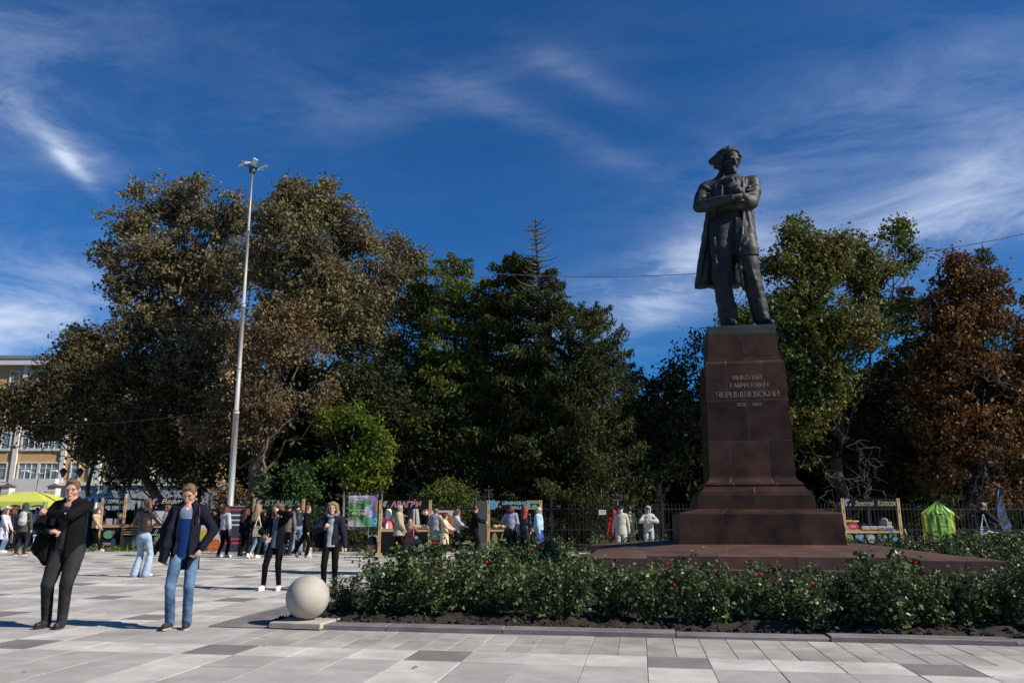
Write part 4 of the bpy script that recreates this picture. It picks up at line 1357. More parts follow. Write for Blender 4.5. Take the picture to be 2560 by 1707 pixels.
def bag_flat(mat, label, at, w=0.34, h=0.38, strap=0.28, name='tote_bag', cat='bag', rz=0.0, d=0.05, hmat=None, swell=1.0, taper=0.85):
    """soft flat bag hanging from a local point 'at' of its bearer"""
    def f(c):
        root = c['root']; s = c['s']
        M4 = Matrix.Translation(root.location) @ Matrix.Rotation(root.rotation_euler.z, 4, 'Z')
        top_ = c['V3'](*at)
        z = top_.z - (strap + h) * s
        o = thing(name, label, cat, M4 @ Vector((top_.x, top_.y, z)), root.rotation_euler.z + R(rz))
        q = Solid(0.013)
        n = 6
        for k in range(n):
            t0, t1 = k / n, (k + 1) / n
            def ww(t): return (taper + (1 - taper) * (1 - t)) * (w / 2 - d / 2) * s
            for t, u in ((t0, t1),):
                q.cone((-ww(t), 0, d / 2 * s + t * (h - d) * s), (ww(t), 0, d / 2 * s + t * (h - d) * s), d / 2 * s * swell, d / 2 * s * swell, 0.02)
        q.cone((-ww(1), 0, (h - d / 2) * s), (ww(1), 0, (h - d / 2) * s), d * 0.35 * s, d * 0.35 * s, 0.02)
        q.wave(0.004, 24, 8)
        q.build('bag', mat, o)
        m = MB()
        for sy in (-1, 1):
            m.tube([(-w * 0.28 * s, sy * 0.012, (h - 0.03) * s), (-0.01 * s, sy * 0.012, (h + strap) * s), (0.01 * s, sy * 0.012, (h + strap) * s), (w * 0.28 * s, sy * 0.012, (h - 0.03) * s)], 0.009 * s, 5)
        m.build('handles', hmat or mat, o)
    return f
def phone(c, i=0, label='light coloured phone held low in the girl hand', off=(0, 0, 0)):
    root = c['root']; s = c['s']
    M4 = Matrix.Translation(root.location) @ Matrix.Rotation(root.rotation_euler.z, 4, 'Z')
    w = c['wr'][i]; d = (w - c['el'][i]).normalized()
    p = w + d * 0.12 * s + Vector(off)
    m = MB(); m.box(-0.037, 0.037, -0.075, 0.075, -0.004, 0.004, bev=0.002)
    o = m.build('phone', M('phone_body', (0.35, 0.32, 0.26), rough=0.3, var=0.05), None)
    o.location = M4 @ p; o.rotation_euler = (R(35), 0, root.rotation_euler.z)
    tag(o, label, 'phone')
black_wool = cloth('black_wool', (0.006, 0.006, 0.0065), spec=0.1); navy = cloth('navy_parka', (0.009, 0.009, 0.019), bscale=20, spec=0.12)
blackjean = cloth('black_denim', (0.012, 0.012, 0.013), var=0.4, scale=3.5, col2=(0.032, 0.032, 0.034)); bluejean = cloth('blue_denim', (0.035, 0.085, 0.17), var=0.3, scale=4.5, col2=(0.13, 0.22, 0.34))
palejean = cloth('pale_denim', (0.29, 0.37, 0.47), var=0.15, scale=4); midjean = cloth('mid_denim', (0.10, 0.17, 0.29), var=0.3, scale=4, col2=(0.2, 0.29, 0.42))
black = cloth('black_cloth', (0.005, 0.005, 0.006), spec=0.1); blackk = cloth('black_trousers', (0.005, 0.005, 0.006), spec=0.1); charcoal = cloth('charcoal', (0.018, 0.019, 0.021), spec=0.12)
leather_b = M('black_leather', (0.012, 0.012, 0.013), rough=0.32, var=0.3, bump=0.4, bscale=18, spec=0.6)
leather_br = M('brown_leather', (0.045, 0.024, 0.018), rough=0.36, var=0.3, bump=0.45, bscale=16, spec=0.5)
leather_nv = M('navy_leather', (0.016, 0.020, 0.035), rough=0.32, var=0.3, bump=0.4, bscale=18, spec=0.6)
beige = cloth('beige', (0.40, 0.31, 0.22)); sand = cloth('sand_jacket', (0.33, 0.28, 0.19)); cream = cloth('cream', (0.58, 0.47, 0.33)); lilac = cloth('pale_lilac', (0.52, 0.49, 0.53))
gmelange = cloth('grey_melange', (0.36, 0.37, 0.41)); offwhite = cloth('off_white', (0.42, 0.385, 0.33)); white_c = cloth('white_cloth', (0.68, 0.67, 0.66))
olive = cloth('dark_olive', (0.045, 0.052, 0.045)); taupe = cloth('taupe_quilt', (0.15, 0.115, 0.095), bump=0.6, bscale=22); coral = cloth('coral_vest', (0.68, 0.17, 0.19)); coral2 = cloth('coral_coat', (0.30, 0.10, 0.115))
ltblue = cloth('light_blue_knit', (0.30, 0.43, 0.52)); royal = cloth('royal_blue', (0.02, 0.07, 0.24)); greyblue = cloth('grey_blue_shirt', (0.22, 0.24, 0.32)); redc = cloth('red_cloth', (0.42, 0.02, 0.02)); crimson = cloth('dark_red', (0.22, 0.012, 0.015))
plum = cloth('plum_tee', (0.045, 0.028, 0.038)); maroon_s = M('maroon_suede', (0.16, 0.02, 0.03), rough=0.7); pinkbeige = cloth('pink_beige', (0.50, 0.34, 0.29)); green_dk = cloth('bottle_green', (0.012, 0.028, 0.018))
boucle = M('cloth_boucle', (0.09, 0.11, 0.17), rough=0.9, var=0.8, scale=55, bump=0.5, bscale=80, col2=(0.5, 0.52, 0.55), detail=2)
patterned = M('cloth_patterned_grey', (0.10, 0.10, 0.13), rough=0.9, var=0.8, scale=26, col2=(0.36, 0.36, 0.4), detail=3)
zebra = M('cloth_black_white_print', (0.03, 0.03, 0.03), rough=0.9, var=0.8, scale=24, col2=(0.6, 0.6, 0.6), detail=1)
m_shoe_b = M('black_shoe', (0.013, 0.013, 0.014), rough=0.6); m_shoe_w = M('white_shoe', (0.66, 0.65, 0.63), rough=0.6, var=0.06); m_shoe_n = M('navy_slipon', (0.018, 0.018, 0.032), rough=0.8)
m_shoe_br = M('brown_shoe', (0.12, 0.05, 0.03), rough=0.5); sole_b = M('black_sole', (0.02, 0.02, 0.02), rough=0.8); sole_t = M('tan_sole', (0.4, 0.32, 0.24), rough=0.8)
SB = dict(mat=m_shoe_b, sole=sole_b); SW = dict(mat=m_shoe_w)
grey_rib = cloth('silver_backpack', (0.42, 0.39, 0.38)); canvas = cloth('canvas', (0.55, 0.49, 0.38))

# sweater with a dotted yoke
def yoke():
    m = bpy.data.materials.new('cloth_dotted_sweater'); m.use_nodes = True
    nt = m.node_tree; N = nt.nodes; L = nt.links; b = N['Principled BSDF']; b.inputs['Roughness'].default_value = 0.9; b.inputs['Specular IOR Level'].default_value = 0.15
    tc = N.new('ShaderNodeTexCoord'); sp = N.new('ShaderNodeSeparateXYZ'); L.new(tc.outputs['Object'], sp.inputs[0])
    def mth(op, a, c=0.0):
        n = N.new('ShaderNodeMath'); n.operation = op
        for i, q in enumerate((a, c)):
            if isinstance(q, (int, float)): n.inputs[i].default_value = q
            else: L.new(q, n.inputs[i])
        return n.outputs[0]
    f = 2 * math.pi / 0.021
    a = mth('SINE', mth('MULTIPLY', mth('ADD', sp.outputs[0], sp.outputs[2]), f)); c = mth('SINE', mth('MULTIPLY', mth('SUBTRACT', sp.outputs[0], sp.outputs[2]), f))
    dots = mth('GREATER_THAN', mth('MULTIPLY', mth('ADD', a, 1.0), mth('ADD', c, 1.0)), 1.25)
    up_ = mth('MULTIPLY', mth('GREATER_THAN', sp.outputs[2], 1.33), dots)
    mx = N.new('ShaderNodeMix'); mx.data_type = 'RGBA'; L.new(up_, mx.inputs[0])
    mx.inputs[6].default_value = (0.004, 0.028, 0.115, 1); mx.inputs[7].default_value = (0.55, 0.58, 0.66, 1)
    L.new(mx.outputs[2], b.inputs['Base Color']); return m
m_yoke = yoke()

def D(py): return dist_of(py)

# ---- the two men in front
def strap_on_arm(c):
    m = MB(); e = c['el'][1]; w = c['wr'][1]
    p = e + (w - e) * 0.18 + Vector((0.02, -0.07, 0.03))
    m.bar(p, p + Vector((0.015, 0.0, -0.06)), 0.018, 0.006)
    m.build('reflective_tab', M('reflective_tab', (0.5, 0.52, 0.56), rough=0.4), c['root'])
def coat_tail(c):
    """the flap of the open jacket swinging out on the figure's right"""
    q = Solid(0.013); V = c['V3']
    q.path([V(-0.19, -0.04, 1.20), V(-0.30, -0.02, 1.02), V(-0.34, 0.0, 0.92), V(-0.25, -0.03, 0.74)], [0.05, 0.09, 0.09, 0.03], 0.05)
    q.path([V(-0.16, -0.13, 1.30), V(-0.20, -0.17, 1.0), V(-0.19, -0.17, 0.78)], [0.035, 0.035, 0.02], 0.04)
    q.cone(V(-0.2, 0.0, 1.1), V(-0.22, 0.0, 0.85), 0.09, 0.07, 0.06, flat=0.7)
    q.wave(0.002, 20, 3); q.build('jacket_flap', black_wool, c['root'])
man1 = person(148, 10.4, 1.83, 4, 'large fair-haired man in open black jacket reaching one arm across his chest', near=True, build=1.06,
    top=[dict(name='t_shirt', mat=plum, margin=0.006, hem=0.90, sleeve=0, vneck=1, wave=0.003), dict(mat=black_wool, margin=0.024, hem=0.80, collar=0.028, open=(0.075, 0.10), ox=-0.07, wave=0.004, flare=0.01)],
    bottom=dict(mat=blackjean, radii=(0.098, 0.071, 0.056)), shoes=dict(mat=m_shoe_b, sole=sole_b, high=0.02), hair=dict(col='fair', style='short', vol=0.005), skin=m_skin,
    feet=((-0.13, -0.06, 0), (0.07, -0.10, 0)), hands=((-0.13, -0.26, 1.115), (-0.15, -0.27, 1.335)), elbow=((-1, 0.25, -0.4), (1, -0.5, -0.25)),
    grip=((1.0, (0.3, 0.2, -1), (0.85, -0.2, 0.15)), (1.1, (0.2, 1, -0.3), (-0.9, -0.1, 0.2))), head=(10, 8), lean=4, twist=-4, extras=(strap_on_arm, coat_tail))

def coat_panel(c):
    q = Solid(0.013); V = c['V3']
    q.path([V(-0.14, -0.11, 1.40), V(-0.18, -0.14, 1.2), V(-0.215, -0.14, 1.0), V(-0.24, -0.11, 0.80)], [0.03, 0.038, 0.042, 0.04], 0.04)
    q.path([V(-0.17, 0.0, 1.2), V(-0.22, -0.02, 1.0), V(-0.26, -0.03, 0.80)], [0.07, 0.065, 0.055], 0.05)
    q.plane(V(-0.25, 0, 0.79), (-0.25, 0, -1)); q.wave(0.002, 24, 3); q.build('parka_front', navy, c['root'])
    m = MB()
    for sx, x, y, z in ((1, 0.152, -0.125, 1.44),):
        m.tube([V(0.14, -0.10, 1.475), V(0.155, -0.145, 1.40), V(0.155, -0.145, 1.32), V(0.15, -0.13, 1.27)], 0.009, 6)
    o = m.build('shoulder_strap', M('brown_strap', (0.05, 0.025, 0.02), rough=0.5), c['root'])
def collar_white(c):
    q = Solid(0.009); V = c['V3']; n = c['up'](V(0, -0.085, 1.455))
    q.ell(n - Vector((0, 0, 0.012)), (0.028, 0.014, 0.014), 0.01); q.build('undershirt', white_c, c['root'])
man2 = person(447, 10.25, 1.765, 10, 'slim fair man in open navy parka and blue sweater looking down at the paving', near=True, build=0.92,
    top=[dict(name='sweater', mat=m_yoke, margin=0.014, hem=0.86, sleeve=0.9, vneck=1, wave=0.003), dict(mat=navy, margin=0.030, hem=0.70, collar=0.035, open=(0.095, 0.125), ox=-0.05, wave=0.0045, flare=0.0, hood=True, flat=0.82)],
    bottom=dict(mat=bluejean, radii=(0.090, 0.064, 0.058)), shoes=dict(mat=m_shoe_n, sole=sole_t), hair=dict(col='fair', style='short', vol=0.004), skin=m_skin,
    feet=((-0.10, -0.06, 0.01), (0.09, -0.02, 0)), hands=((-0.27, 0.02, 0.90), (0.20, -0.09, 0.95)), elbow=((-1, 0.8, 0), (1, 0.45, -0.1)), grip=(0.6, 0.7),
    head=(-8, 24), lean=3, extras=(coat_panel, collar_white))

# ---- the two girls
def hoodie_print(c):
    pass
girl1 = person(683, D(1466), 1.60, -3, 'girl in black jacket and hooded grey top shading her eyes with one hand', near=True, build=0.84,
    top=[dict(name='hooded_top', mat=cloth('slate_hoodie', (0.10, 0.11, 0.155)), margin=0.022, hem=0.84, sleeve=0.8, wave=0.004), dict(mat=black, margin=0.042, hem=0.87, open=(0.08, 0.12), ox=-0.05, hood=False, wave=0.005, flare=0.02, collar=0.02)],
    bottom=dict(mat=blackk, kind='slim', crop=0.06), shoes=SW, hair=dict(col='chestnut', style='long', len=0.16), skin=m_skin_pale,
    feet=((-0.20, -0.04, 0), (0.13, -0.06, 0)), hands=((-0.14, -0.22, 1.06), (0.07, -0.15, 1.56)), elbow=((-1, 0.4, -0.3), (1, -0.15, -0.2)),
    grip=((0.5, (0, 0.3, 1), (0.1, -1, 0.0)), (0.25, (0, 1, 0), (-0.65, -0.05, 0.55))), head=(-6, 14),
    extras=(lambda c: phone(c, 0), hood_col := (lambda c: (lambda q: (q.path([c['H'](-0.10, 0.02, -0.10), c['H'](-0.07, -0.09, -0.14), c['H'](0.0, -0.10, -0.17), c['H'](0.08, -0.08, -0.13), c['H'](0.12, 0.02, -0.09)], [0.028, 0.022, 0.018, 0.022, 0.03], 0.03), q.build('hood_edge', cloth('hood_grey', (0.2, 0.205, 0.235)), c['root'])))(Solid(0.012)))))
girl2 = person(822, D(1469), 1.62, 6, 'girl with loose light brown hair in quilted navy jacket walking beside the stone ball', near=True, build=0.82,
    top=[dict(name='hooded_top', mat=gmelange, margin=0.024, hem=0.86, sleeve=0.8, wave=0.006), dict(mat=cloth('navy_puffer', (0.012, 0.014, 0.024), bump=0.7, bscale=18), margin=0.042, hem=0.90, open=(0.085, 0.11), ox=-0.06, collar=0.024, wave=0.006)],
    bottom=dict(mat=blackk, kind='slim', crop=0.06), shoes=SW, hair=dict(col='blond', style='long', len=0.15, w=1.15), skin=m_skin_pale,
    feet=((-0.10, -0.05, 0), (0.10, 0.10, 0.0)), hands=((-0.13, -0.20, 1.22), (0.29, -0.03, 0.84)), elbow=((-1, 0.3, -0.6), (1, 0.5, 0)), grip=((1.2, (0, 1, -0.2), (0.5, -0.2, 0.6)), 0.5), head=(-4, 2),
    extras=(hood_col, bag_backpack(black, 'black shoulder bag hanging at the side of the girl in the quilted jacket', off=(-0.23, 0.10, 1.02), size=(0.12, 0.09, 0.19), name='shoulder_bag', cat='bag', strap=False)))

V = 0.016
F_ = dict(vox=V)
WALK_R = ((-0.06, -0.30, 0.0), (0.06, 0.30, 0.06))
WALK_L = ((-0.06, 0.30, 0.06), (0.06, -0.30, 0.0))
HDN = ((-0.25, -0.02, 0.82), (0.25, -0.02, 0.82))
HFR = ((-0.14, -0.30, 1.05), (0.14, -0.30, 1.05))
# left edge
person(1, 31.0, 1.66, 100, 'person in long pale lilac coat cut off by the left edge of the view', [dict(mat=lilac, margin=0.03, hem=0.52, flare=0.03, hood=True)], dict(mat=midjean, kind='slim'), SW, dict(col='brown', style='long', len=0.1), hands=((-0.2, -0.25, 0.86), (0.22, -0.25, 0.84)),
    extras=(bag_flat(M('dark_patterned_bag', (0.035, 0.03, 0.022), rough=0.4, var=0.7, scale=25, col2=(0.2, 0.17, 0.11)), 'dark bag with gold pattern held low at the left edge of the view', (0.22, -0.25, 0.86), w=0.36, h=0.42, strap=0.08, d=0.08, rz=30),), **F_)
person(21, 33.0, 1.70, 170, 'woman with curly auburn hair in navy jacket carrying a drawstring bag on her back', [dict(mat=cloth('navy_jkt', (0.02, 0.024, 0.045)), margin=0.03, hem=0.85, hood=True)], dict(mat=black, kind='straight'), SB, dict(col='maroon', style='bob', len=0.06, vol=0.02, w=1.1),
    extras=(bag_backpack(cloth('greybeige_bag', (0.25, 0.22, 0.19)), 'beige drawstring backpack on the woman in the navy jacket', off=(0.05, 0.2, 1.2), size=(0.15, 0.10, 0.24)),), **F_)
person(38, 35.5, 1.66, 175, 'person with reddish brown hair half hidden between the two people with backpacks', [dict(mat=black, margin=0.03, hem=0.85)], dict(mat=black, kind='straight'), SB, dict(col='maroon', style='bob', len=0.04), **F_)
person(49, 29.0, 1.80, 176, 'person in dark grey hooded coat and burgundy shoes seen from behind', [dict(mat=olive, margin=0.035, hem=0.78, flare=0.01)], dict(mat=charcoal, kind='slim'), dict(mat=maroon_s), dict(col='dark', style='none'),
    feet=((-0.13, 0.0, 0), (0.13, 0.05, 0)), extras=(hood_up(olive), bag_backpack(grey_rib, 'silver grey backpack worn on one shoulder over the dark grey coat', off=(-0.08, 0.2, 1.25), size=(0.16, 0.11, 0.24)),), **F_)
person(82, 38.5, 1.76, -10, 'young man in pink beige sweater and light jeans beside the yellow canopy', [dict(mat=pinkbeige, margin=0.02, hem=0.95), dict(mat=cloth('grey_open_vest', (0.16, 0.18, 0.2)), margin=0.035, hem=0.9, open=(0.1, 0.14))], dict(mat=cloth('lilac_jeans', (0.33, 0.35, 0.48)), kind='straight'), SB, dict(col='dark', style='short'),
    feet=((-0.22, 0, 0), (0.12, 0, 0)), **F_)
person(232, 31.5, 1.68, 85, 'woman in beige quilted jacket and face mask striding past the coffee stall', [dict(mat=cloth('beige_puffer', (0.42, 0.31, 0.20), bump=0.8, bscale=10), margin=0.03, hem=0.93, wave=0.007)], dict(mat=black, kind='straight'), SW, dict(col='brown', style='bob', len=0.02), face_mask=m_mask,
    feet=((-0.06, -0.35, 0), (0.06, 0.35, 0.10)), hands=((-0.2, -0.33, 0.98), (0.22, 0.2, 0.9)), **F_)
person(252, 35.5, 1.66, 20, 'person in dark red top working behind the coffee stall', [dict(mat=crimson, margin=0.025, hem=0.9)], dict(mat=black, kind='straight'), SB, dict(col='dark', style='short', vol=0.02), **F_)
person(350, D(1436), 1.74, 168, 'woman with ponytail in brown leather jacket and flared pale jeans seen from behind', [dict(mat=leather_br, margin=0.030, hem=1.02, bust=0, wave=0.006)], dict(mat=palejean, kind='flare'), dict(mat=m_shoe_w, sole=redc), dict(col='chestnut', style='pony'),
    feet=((-0.14, 0.0, 0), (0.13, 0.02, 0)), hands=((-0.10, -0.26, 1.18), (0.12, -0.24, 1.16)), head=(50, 6), vox=0.012, build=0.92, elbow=((-1, 0.2, -0.4), (1, 0.2, -0.4)), extras=(glasses(),))
person(410, 28.2, 1.74, -85, 'woman with short fair hair and glasses in patterned grey cardigan, walking left', [dict(mat=patterned, margin=0.03, hem=0.82)], dict(mat=black, kind='wide'), SB, dict(col='chestnut', style='bob', len=0.0), build=1.1,
    feet=((-0.06, -0.38, 0), (0.06, 0.36, 0.08)), extras=(glasses(M('red_frames', (0.3, 0.05, 0.04))), bag_flat(cloth('grey_bag', (0.2, 0.19, 0.18)), 'grey shoulder bag on the woman in the patterned cardigan', (-0.2, -0.05, 1.3), w=0.3, h=0.3, strap=0.25)), **F_)
person(556, 27.6, 1.72, 145, 'person in grey hooded top, black cap and white trainers beside the mast', [dict(mat=gmelange, margin=0.035, hem=0.92, hood=True)], dict(mat=black, kind='straight', crop=0.05), SW, dict(col='maroon', style='bob', len=0.08), feet=((-0.20, 0, 0), (0.2, 0.05, 0)),
    extras=(hat_cap(black, True), bag_backpack(black, 'small black backpack hanging by the arm of the person in the grey hooded top', off=(0.22, 0.05, 1.12), size=(0.11, 0.1, 0.2))), vox=0.014)
person(608, 28.4, 1.62, 150, 'woman with long dark hair all in black beside the banner stand', [dict(mat=black, margin=0.03, hem=0.78)], dict(mat=black, kind='slim'), SB, dict(col='maroon', style='long', len=0.25), feet=((-0.17, 0, 0), (0.15, 0.08, 0)), **F_)
person(636, 27.0, 1.75, 172, 'woman with long wavy fair hair and black jacket walking towards the stall', [dict(mat=black, margin=0.035, hem=0.93)], dict(mat=charcoal, kind='straight', crop=0.08), SW, dict(col='blond', style='long', len=0.30, w=1.25, vol=0.022), feet=((-0.05, -0.05, 0), (0.10, 0.30, 0.05)),
    extras=(bag_flat(canvas, 'cream canvas tote with a printed panel on the fair-haired woman', (-0.16, 0.22, 1.36), w=0.38, h=0.36, strap=0.30, d=0.04),), vox=0.014, hands=((-0.27, 0.05, 0.9), (0.3, -0.15, 1.0)))
person(651, 27.9, 1.60, 160, 'person in blue jeans and white shoe mostly hidden behind the woman with wavy hair', [dict(mat=black, margin=0.03, hem=0.9)], dict(mat=midjean, kind='straight', crop=0.1), SW, dict(col='dark', style='short'), feet=((-0.06, -0.2, 0), (0.16, 0.40, 0.06)), **F_)
person(715, 28.6, 1.78, 165, 'man in taupe quilted jacket and brown shoes seen from behind at the stall', [dict(mat=taupe, margin=0.035, hem=0.80, collar=0.02)], dict(mat=charcoal, kind='straight'), dict(mat=m_shoe_br, sole=sole_b), dict(col='dark', style='short', vol=0.014), feet=((-0.1, 0.0, 0), (0.12, 0, 0)), build=1.08, **F_)
person(738, 28.9, 1.84, 195, 'dark-haired man in navy leather jacket and blue jeans at the right post of the stall', [dict(mat=leather_nv, margin=0.028, hem=0.97, wave=0.006)], dict(mat=midjean, kind='straight'), SB, dict(col='dark', style='short', vol=0.018), head=(-40, 0), feet=((-0.14, 0, 0), (0.1, 0, 0)), build=1.05, hands=((-0.16, -0.26, 1.1), (0.16, -0.26, 1.08)), **F_)
person(762, 27.3, 1.72, 88, 'young man in black jacket and black trousers walking right with hands low', [dict(mat=black, margin=0.03, hem=0.84, collar=0.018)], dict(mat=blackk, kind='straight', crop=0.02), dict(mat=M('cream_shoe', (0.55, 0.5, 0.42)), sole=m_white), dict(col='brown', style='short'), feet=((-0.05, -0.06, 0), (0.06, 0.42, 0.07)), hands=((-0.22, -0.12, 0.84), (0.22, 0.12, 0.86)), vox=0.014)
person(968, 28.9, 1.60, 178, 'woman in coral pink vest with white hood up at the stall', [dict(mat=white_c, margin=0.02, hem=0.95, name='top'), dict(mat=coral, margin=0.038, hem=0.90, sleeve=0, wave=0.006)], dict(mat=midjean, kind='slim'), dict(mat=M('grey_shoe', (0.3, 0.3, 0.3))), dict(col='brown', style='none'),
    hands=((-0.14, -0.26, 1.05), (0.16, -0.26, 1.05)), feet=((-0.09, 0, 0), (0.07, 0, 0)), extras=(hood_up(white_c),), vox=0.014, build=0.95)
person(995, 26.9, 1.72, 84, 'grey-haired bearded man in sand jacket walking past the stall with a hand in his pocket', [dict(mat=sand, margin=0.042, hem=0.74, collar=0.02, flare=0.012)], dict(mat=black, kind='wide'), SB, dict(col='grey', style='short', vol=0.006), build=1.1,
    feet=((-0.05, -0.22, 0), (0.05, 0.28, 0.03)), hands=((-0.14, -0.22, 0.94), (0.2, -0.12, 0.92)), extras=(glasses(),), vox=0.013)
person(1023, 28.6, 1.22, 176, 'small child in a coral coat and knitted beige hat at the counter', [dict(mat=coral2, margin=0.04, hem=0.62, flare=0.02)], dict(mat=cloth('navy_tights', (0.02, 0.025, 0.04)), kind='straight'), dict(mat=m_shoe_br, sole=sole_b), dict(col='blond', style='long', len=0.2, w=1.1), extras=(hat_beanie(cloth('knit_beige', (0.42, 0.33, 0.22), bump=0.8), 0.15),), hands=((-0.2, -0.2, 1.1), (0.2, -0.2, 1.1)), vox=0.013, build=1.15)
person(1063, 30.4, 1.66, -5, 'stall seller in black with a white face mask behind the counter', [dict(mat=black, margin=0.025, hem=0.9)], dict(mat=black, kind='straight'), SB, dict(col='chestnut', style='bun'), face_mask=m_maskw, hands=HFR, **F_)
person(1087, 28.1, 1.62, 158, 'woman in speckled blue and white coat with fair hair pinned up', [dict(mat=boucle, margin=0.045, hem=0.60, flare=0.03)], dict(mat=black, kind='slim'), SW, dict(col='fair', style='bun'), hands=((-0.26, -0.12, 1.0), (0.2, -0.25, 1.0)), build=1.12, vox=0.014,
    extras=(bag_flat(M('brown_bag', (0.10, 0.035, 0.015), rough=0.4), 'brown leather handbag held by the woman in the speckled coat', (-0.32, -0.12, 1.0), w=0.42, h=0.3, strap=0.06, d=0.12),))
person(1110, 27.6, 1.44, 80, 'young girl in cream hooded coat holding a bun', [dict(mat=cream, margin=0.035, hem=0.52, flare=0.03, hood=True)], dict(mat=charcoal, kind='slim'), SW, dict(col='maroon', style='short', vol=0.02), hands=((-0.1, -0.36, 1.12), (0.08, -0.38, 1.14)), vox=0.013)
person(1141, 27.9, 1.60, 82, 'woman in grey and navy hooded jacket reading a red leaflet', [dict(mat=cloth('pale_grey_jacket', (0.33, 0.34, 0.38)), margin=0.035, hem=0.86, hood=True)], dict(mat=black, kind='straight'), SB, dict(col='brown', style='bob', len=0.02), head=(0, 25), hands=((-0.06, -0.38, 1.12), (0.08, -0.38, 1.1)), vox=0.014)
person(1186, 27.8, 1.73, 95, 'man with cropped dark hair in black jacket beside the dark gate pillar', [dict(mat=black, margin=0.035, hem=0.86)], dict(mat=black, kind='straight'), SB, dict(col='dark', style='short', vol=0.004), head=(35, 0), hands=((-0.1, -0.36, 1.16), (0.1, -0.37, 1.2)), vox=0.014)
person(1277, 27.8, 1.72, 172, 'woman with short dark red hair in grey blue shirt at the counter', [dict(mat=greyblue, margin=0.035, hem=0.88, wave=0.006)], dict(mat=black, kind='straight'), SB, dict(col='maroon', style='bob', len=0.0), build=1.02, hands=((-0.27, 0.02, 0.85), (0.14, -0.28, 1.1)), vox=0.014,
    extras=(bag_flat(black, 'black crossbody bag on the hip of the woman in the grey blue shirt', (0.06, 0.2, 1.0), w=0.34, h=0.3, strap=0.03, d=0.08),))
person(1312, 28.0, 1.71, 165, 'woman with long bright red hair in black leather coat', [dict(mat=leather_b, margin=0.03, hem=0.68, flare=0.03)], dict(mat=black, kind='straight'), SB, dict(col='red', style='long', len=0.22, w=0.85), build=0.9, hands=((-0.22, 0.04, 0.84), (0.2, 0.0, 0.86)), vox=0.014)
person(1347, 27.4, 1.64, 70, 'woman with short pale hair in light blue cardigan and blue skirt', [dict(mat=ltblue, margin=0.045, hem=0.96, wave=0.006)], dict(mat=royal, kind='skirt', len=0.42), dict(mat=m_shoe_br), dict(col='light', style='short', vol=0.024), build=1.22, hands=((-0.25, -0.1, 0.88), (0.25, 0.0, 0.84)), vox=0.014,
    extras=(glasses(), bag_flat(M('blue_plastic', (0.02, 0.06, 0.35), rough=0.3), 'bright blue carrier bag hanging from the hand of the woman in the light blue cardigan', (-0.25, -0.12, 0.84), w=0.3, h=0.36, strap=0.08, d=0.1)))
person(1555, 28.0, 1.70, -8, 'elderly man in cream jacket and trousers with dark flat cap and lowered mask', [dict(mat=offwhite, margin=0.03, hem=0.76, collar=0.02)], dict(mat=cloth('pale_grey_trousers', (0.38, 0.37, 0.34)), kind='wide'), SW, dict(col='grey', style='short'), extras=(hat_cap(charcoal),), face_mask=m_mask, build=1.08, vox=0.013, hands=((-0.3, 0.0, 0.84), (0.29, 0.0, 0.8)))
person(1577, 30.5, 1.72, 200, 'person in bottle green coat with red collar behind the elderly man', [dict(mat=green_dk, margin=0.035, hem=0.6)], dict(mat=midjean, kind='slim'), SB, dict(col='dark', style='short', vol=0.02), extras=(hat_beanie(redc, 0.0 + 0.06), bag_backpack(M('tan_backpack', (0.09, 0.04, 0.02), rough=0.5), 'tan backpack on the person in the bottle green coat', off=(0.12, 0.17, 1.25))), **F_)
person(1537, 31.0, 1.56, 190, 'person in red coat mostly hidden behind the elderly man', [dict(mat=redc, margin=0.03, hem=0.7)], dict(mat=crimson, kind='straight'), SB, dict(col='red', style='none'), extras=(hood_up(redc),), **F_)
person(1624, 28.2, 1.68, -6, 'woman in shiny white jacket with hood up looking at a phone', [dict(mat=cloth('white_jacket', (0.43, 0.43, 0.38), rough=0.5), margin=0.035, hem=0.88, wave=0.008)], dict(mat=zebra, kind='straight'), SB, dict(col='dark', style='short', vol=0.014), hands=((-0.05, -0.26, 1.28), (0.06, -0.26, 1.27)), head=(0, 22), extras=(hood_up(zebra), lambda c: phone(c, 1, 'dark red phone held up by the woman in the white jacket'),), vox=0.013, build=1.02)
person(2474, 23.5, 1.74, 92, 'woman with brown bobbed hair in dark jacket beside the dark feather flag', [dict(mat=charcoal, margin=0.03, hem=0.95)], dict(mat=black, kind='straight'), SB, dict(col='chestnut', style='bob', len=0.02, vol=0.03), hands=((-0.1, -0.36, 1.16), (0.1, -0.33, 1.14)), vox=0.013,
    extras=(bag_flat(cloth('white_tote', (0.5, 0.49, 0.45)), 'plain white tote bag on the shoulder of the woman with bobbed hair', (-0.18, 0.12, 1.42), w=0.36, h=0.40, strap=0.34, d=0.05, rz=90),))
# ================================================================== trees
m_bark = M('bark', (0.12, 0.09, 0.068), rough=0.95, var=0.4, scale=6, bump=0.9, bscale=14, stretch=(3, 3, 0.6))
m_bark_pale = M('bare_twigs', (0.11, 0.09, 0.075), rough=0.9, var=0.3, scale=8, bump=0.3)
m_bark_dark = M('bark_dark', (0.03, 0.022, 0.016), rough=0.95, var=0.4, scale=6, bump=0.8, bscale=14)
L_plane = leaf_mat('leaves_bronze_green', [(0.035, 0.042, 0.015), (0.095, 0.092, 0.038), (0.185, 0.152, 0.075), (0.28, 0.21, 0.115)])
L_brown = leaf_mat('leaves_withered_brown', [(0.05, 0.042, 0.018), (0.12, 0.085, 0.038), (0.2, 0.135, 0.068), (0.29, 0.19, 0.1)])
L_dark = leaf_mat('leaves_deep_green', [(0.012, 0.02, 0.006), (0.024, 0.036, 0.009), (0.042, 0.052, 0.014), (0.075, 0.062, 0.022)])
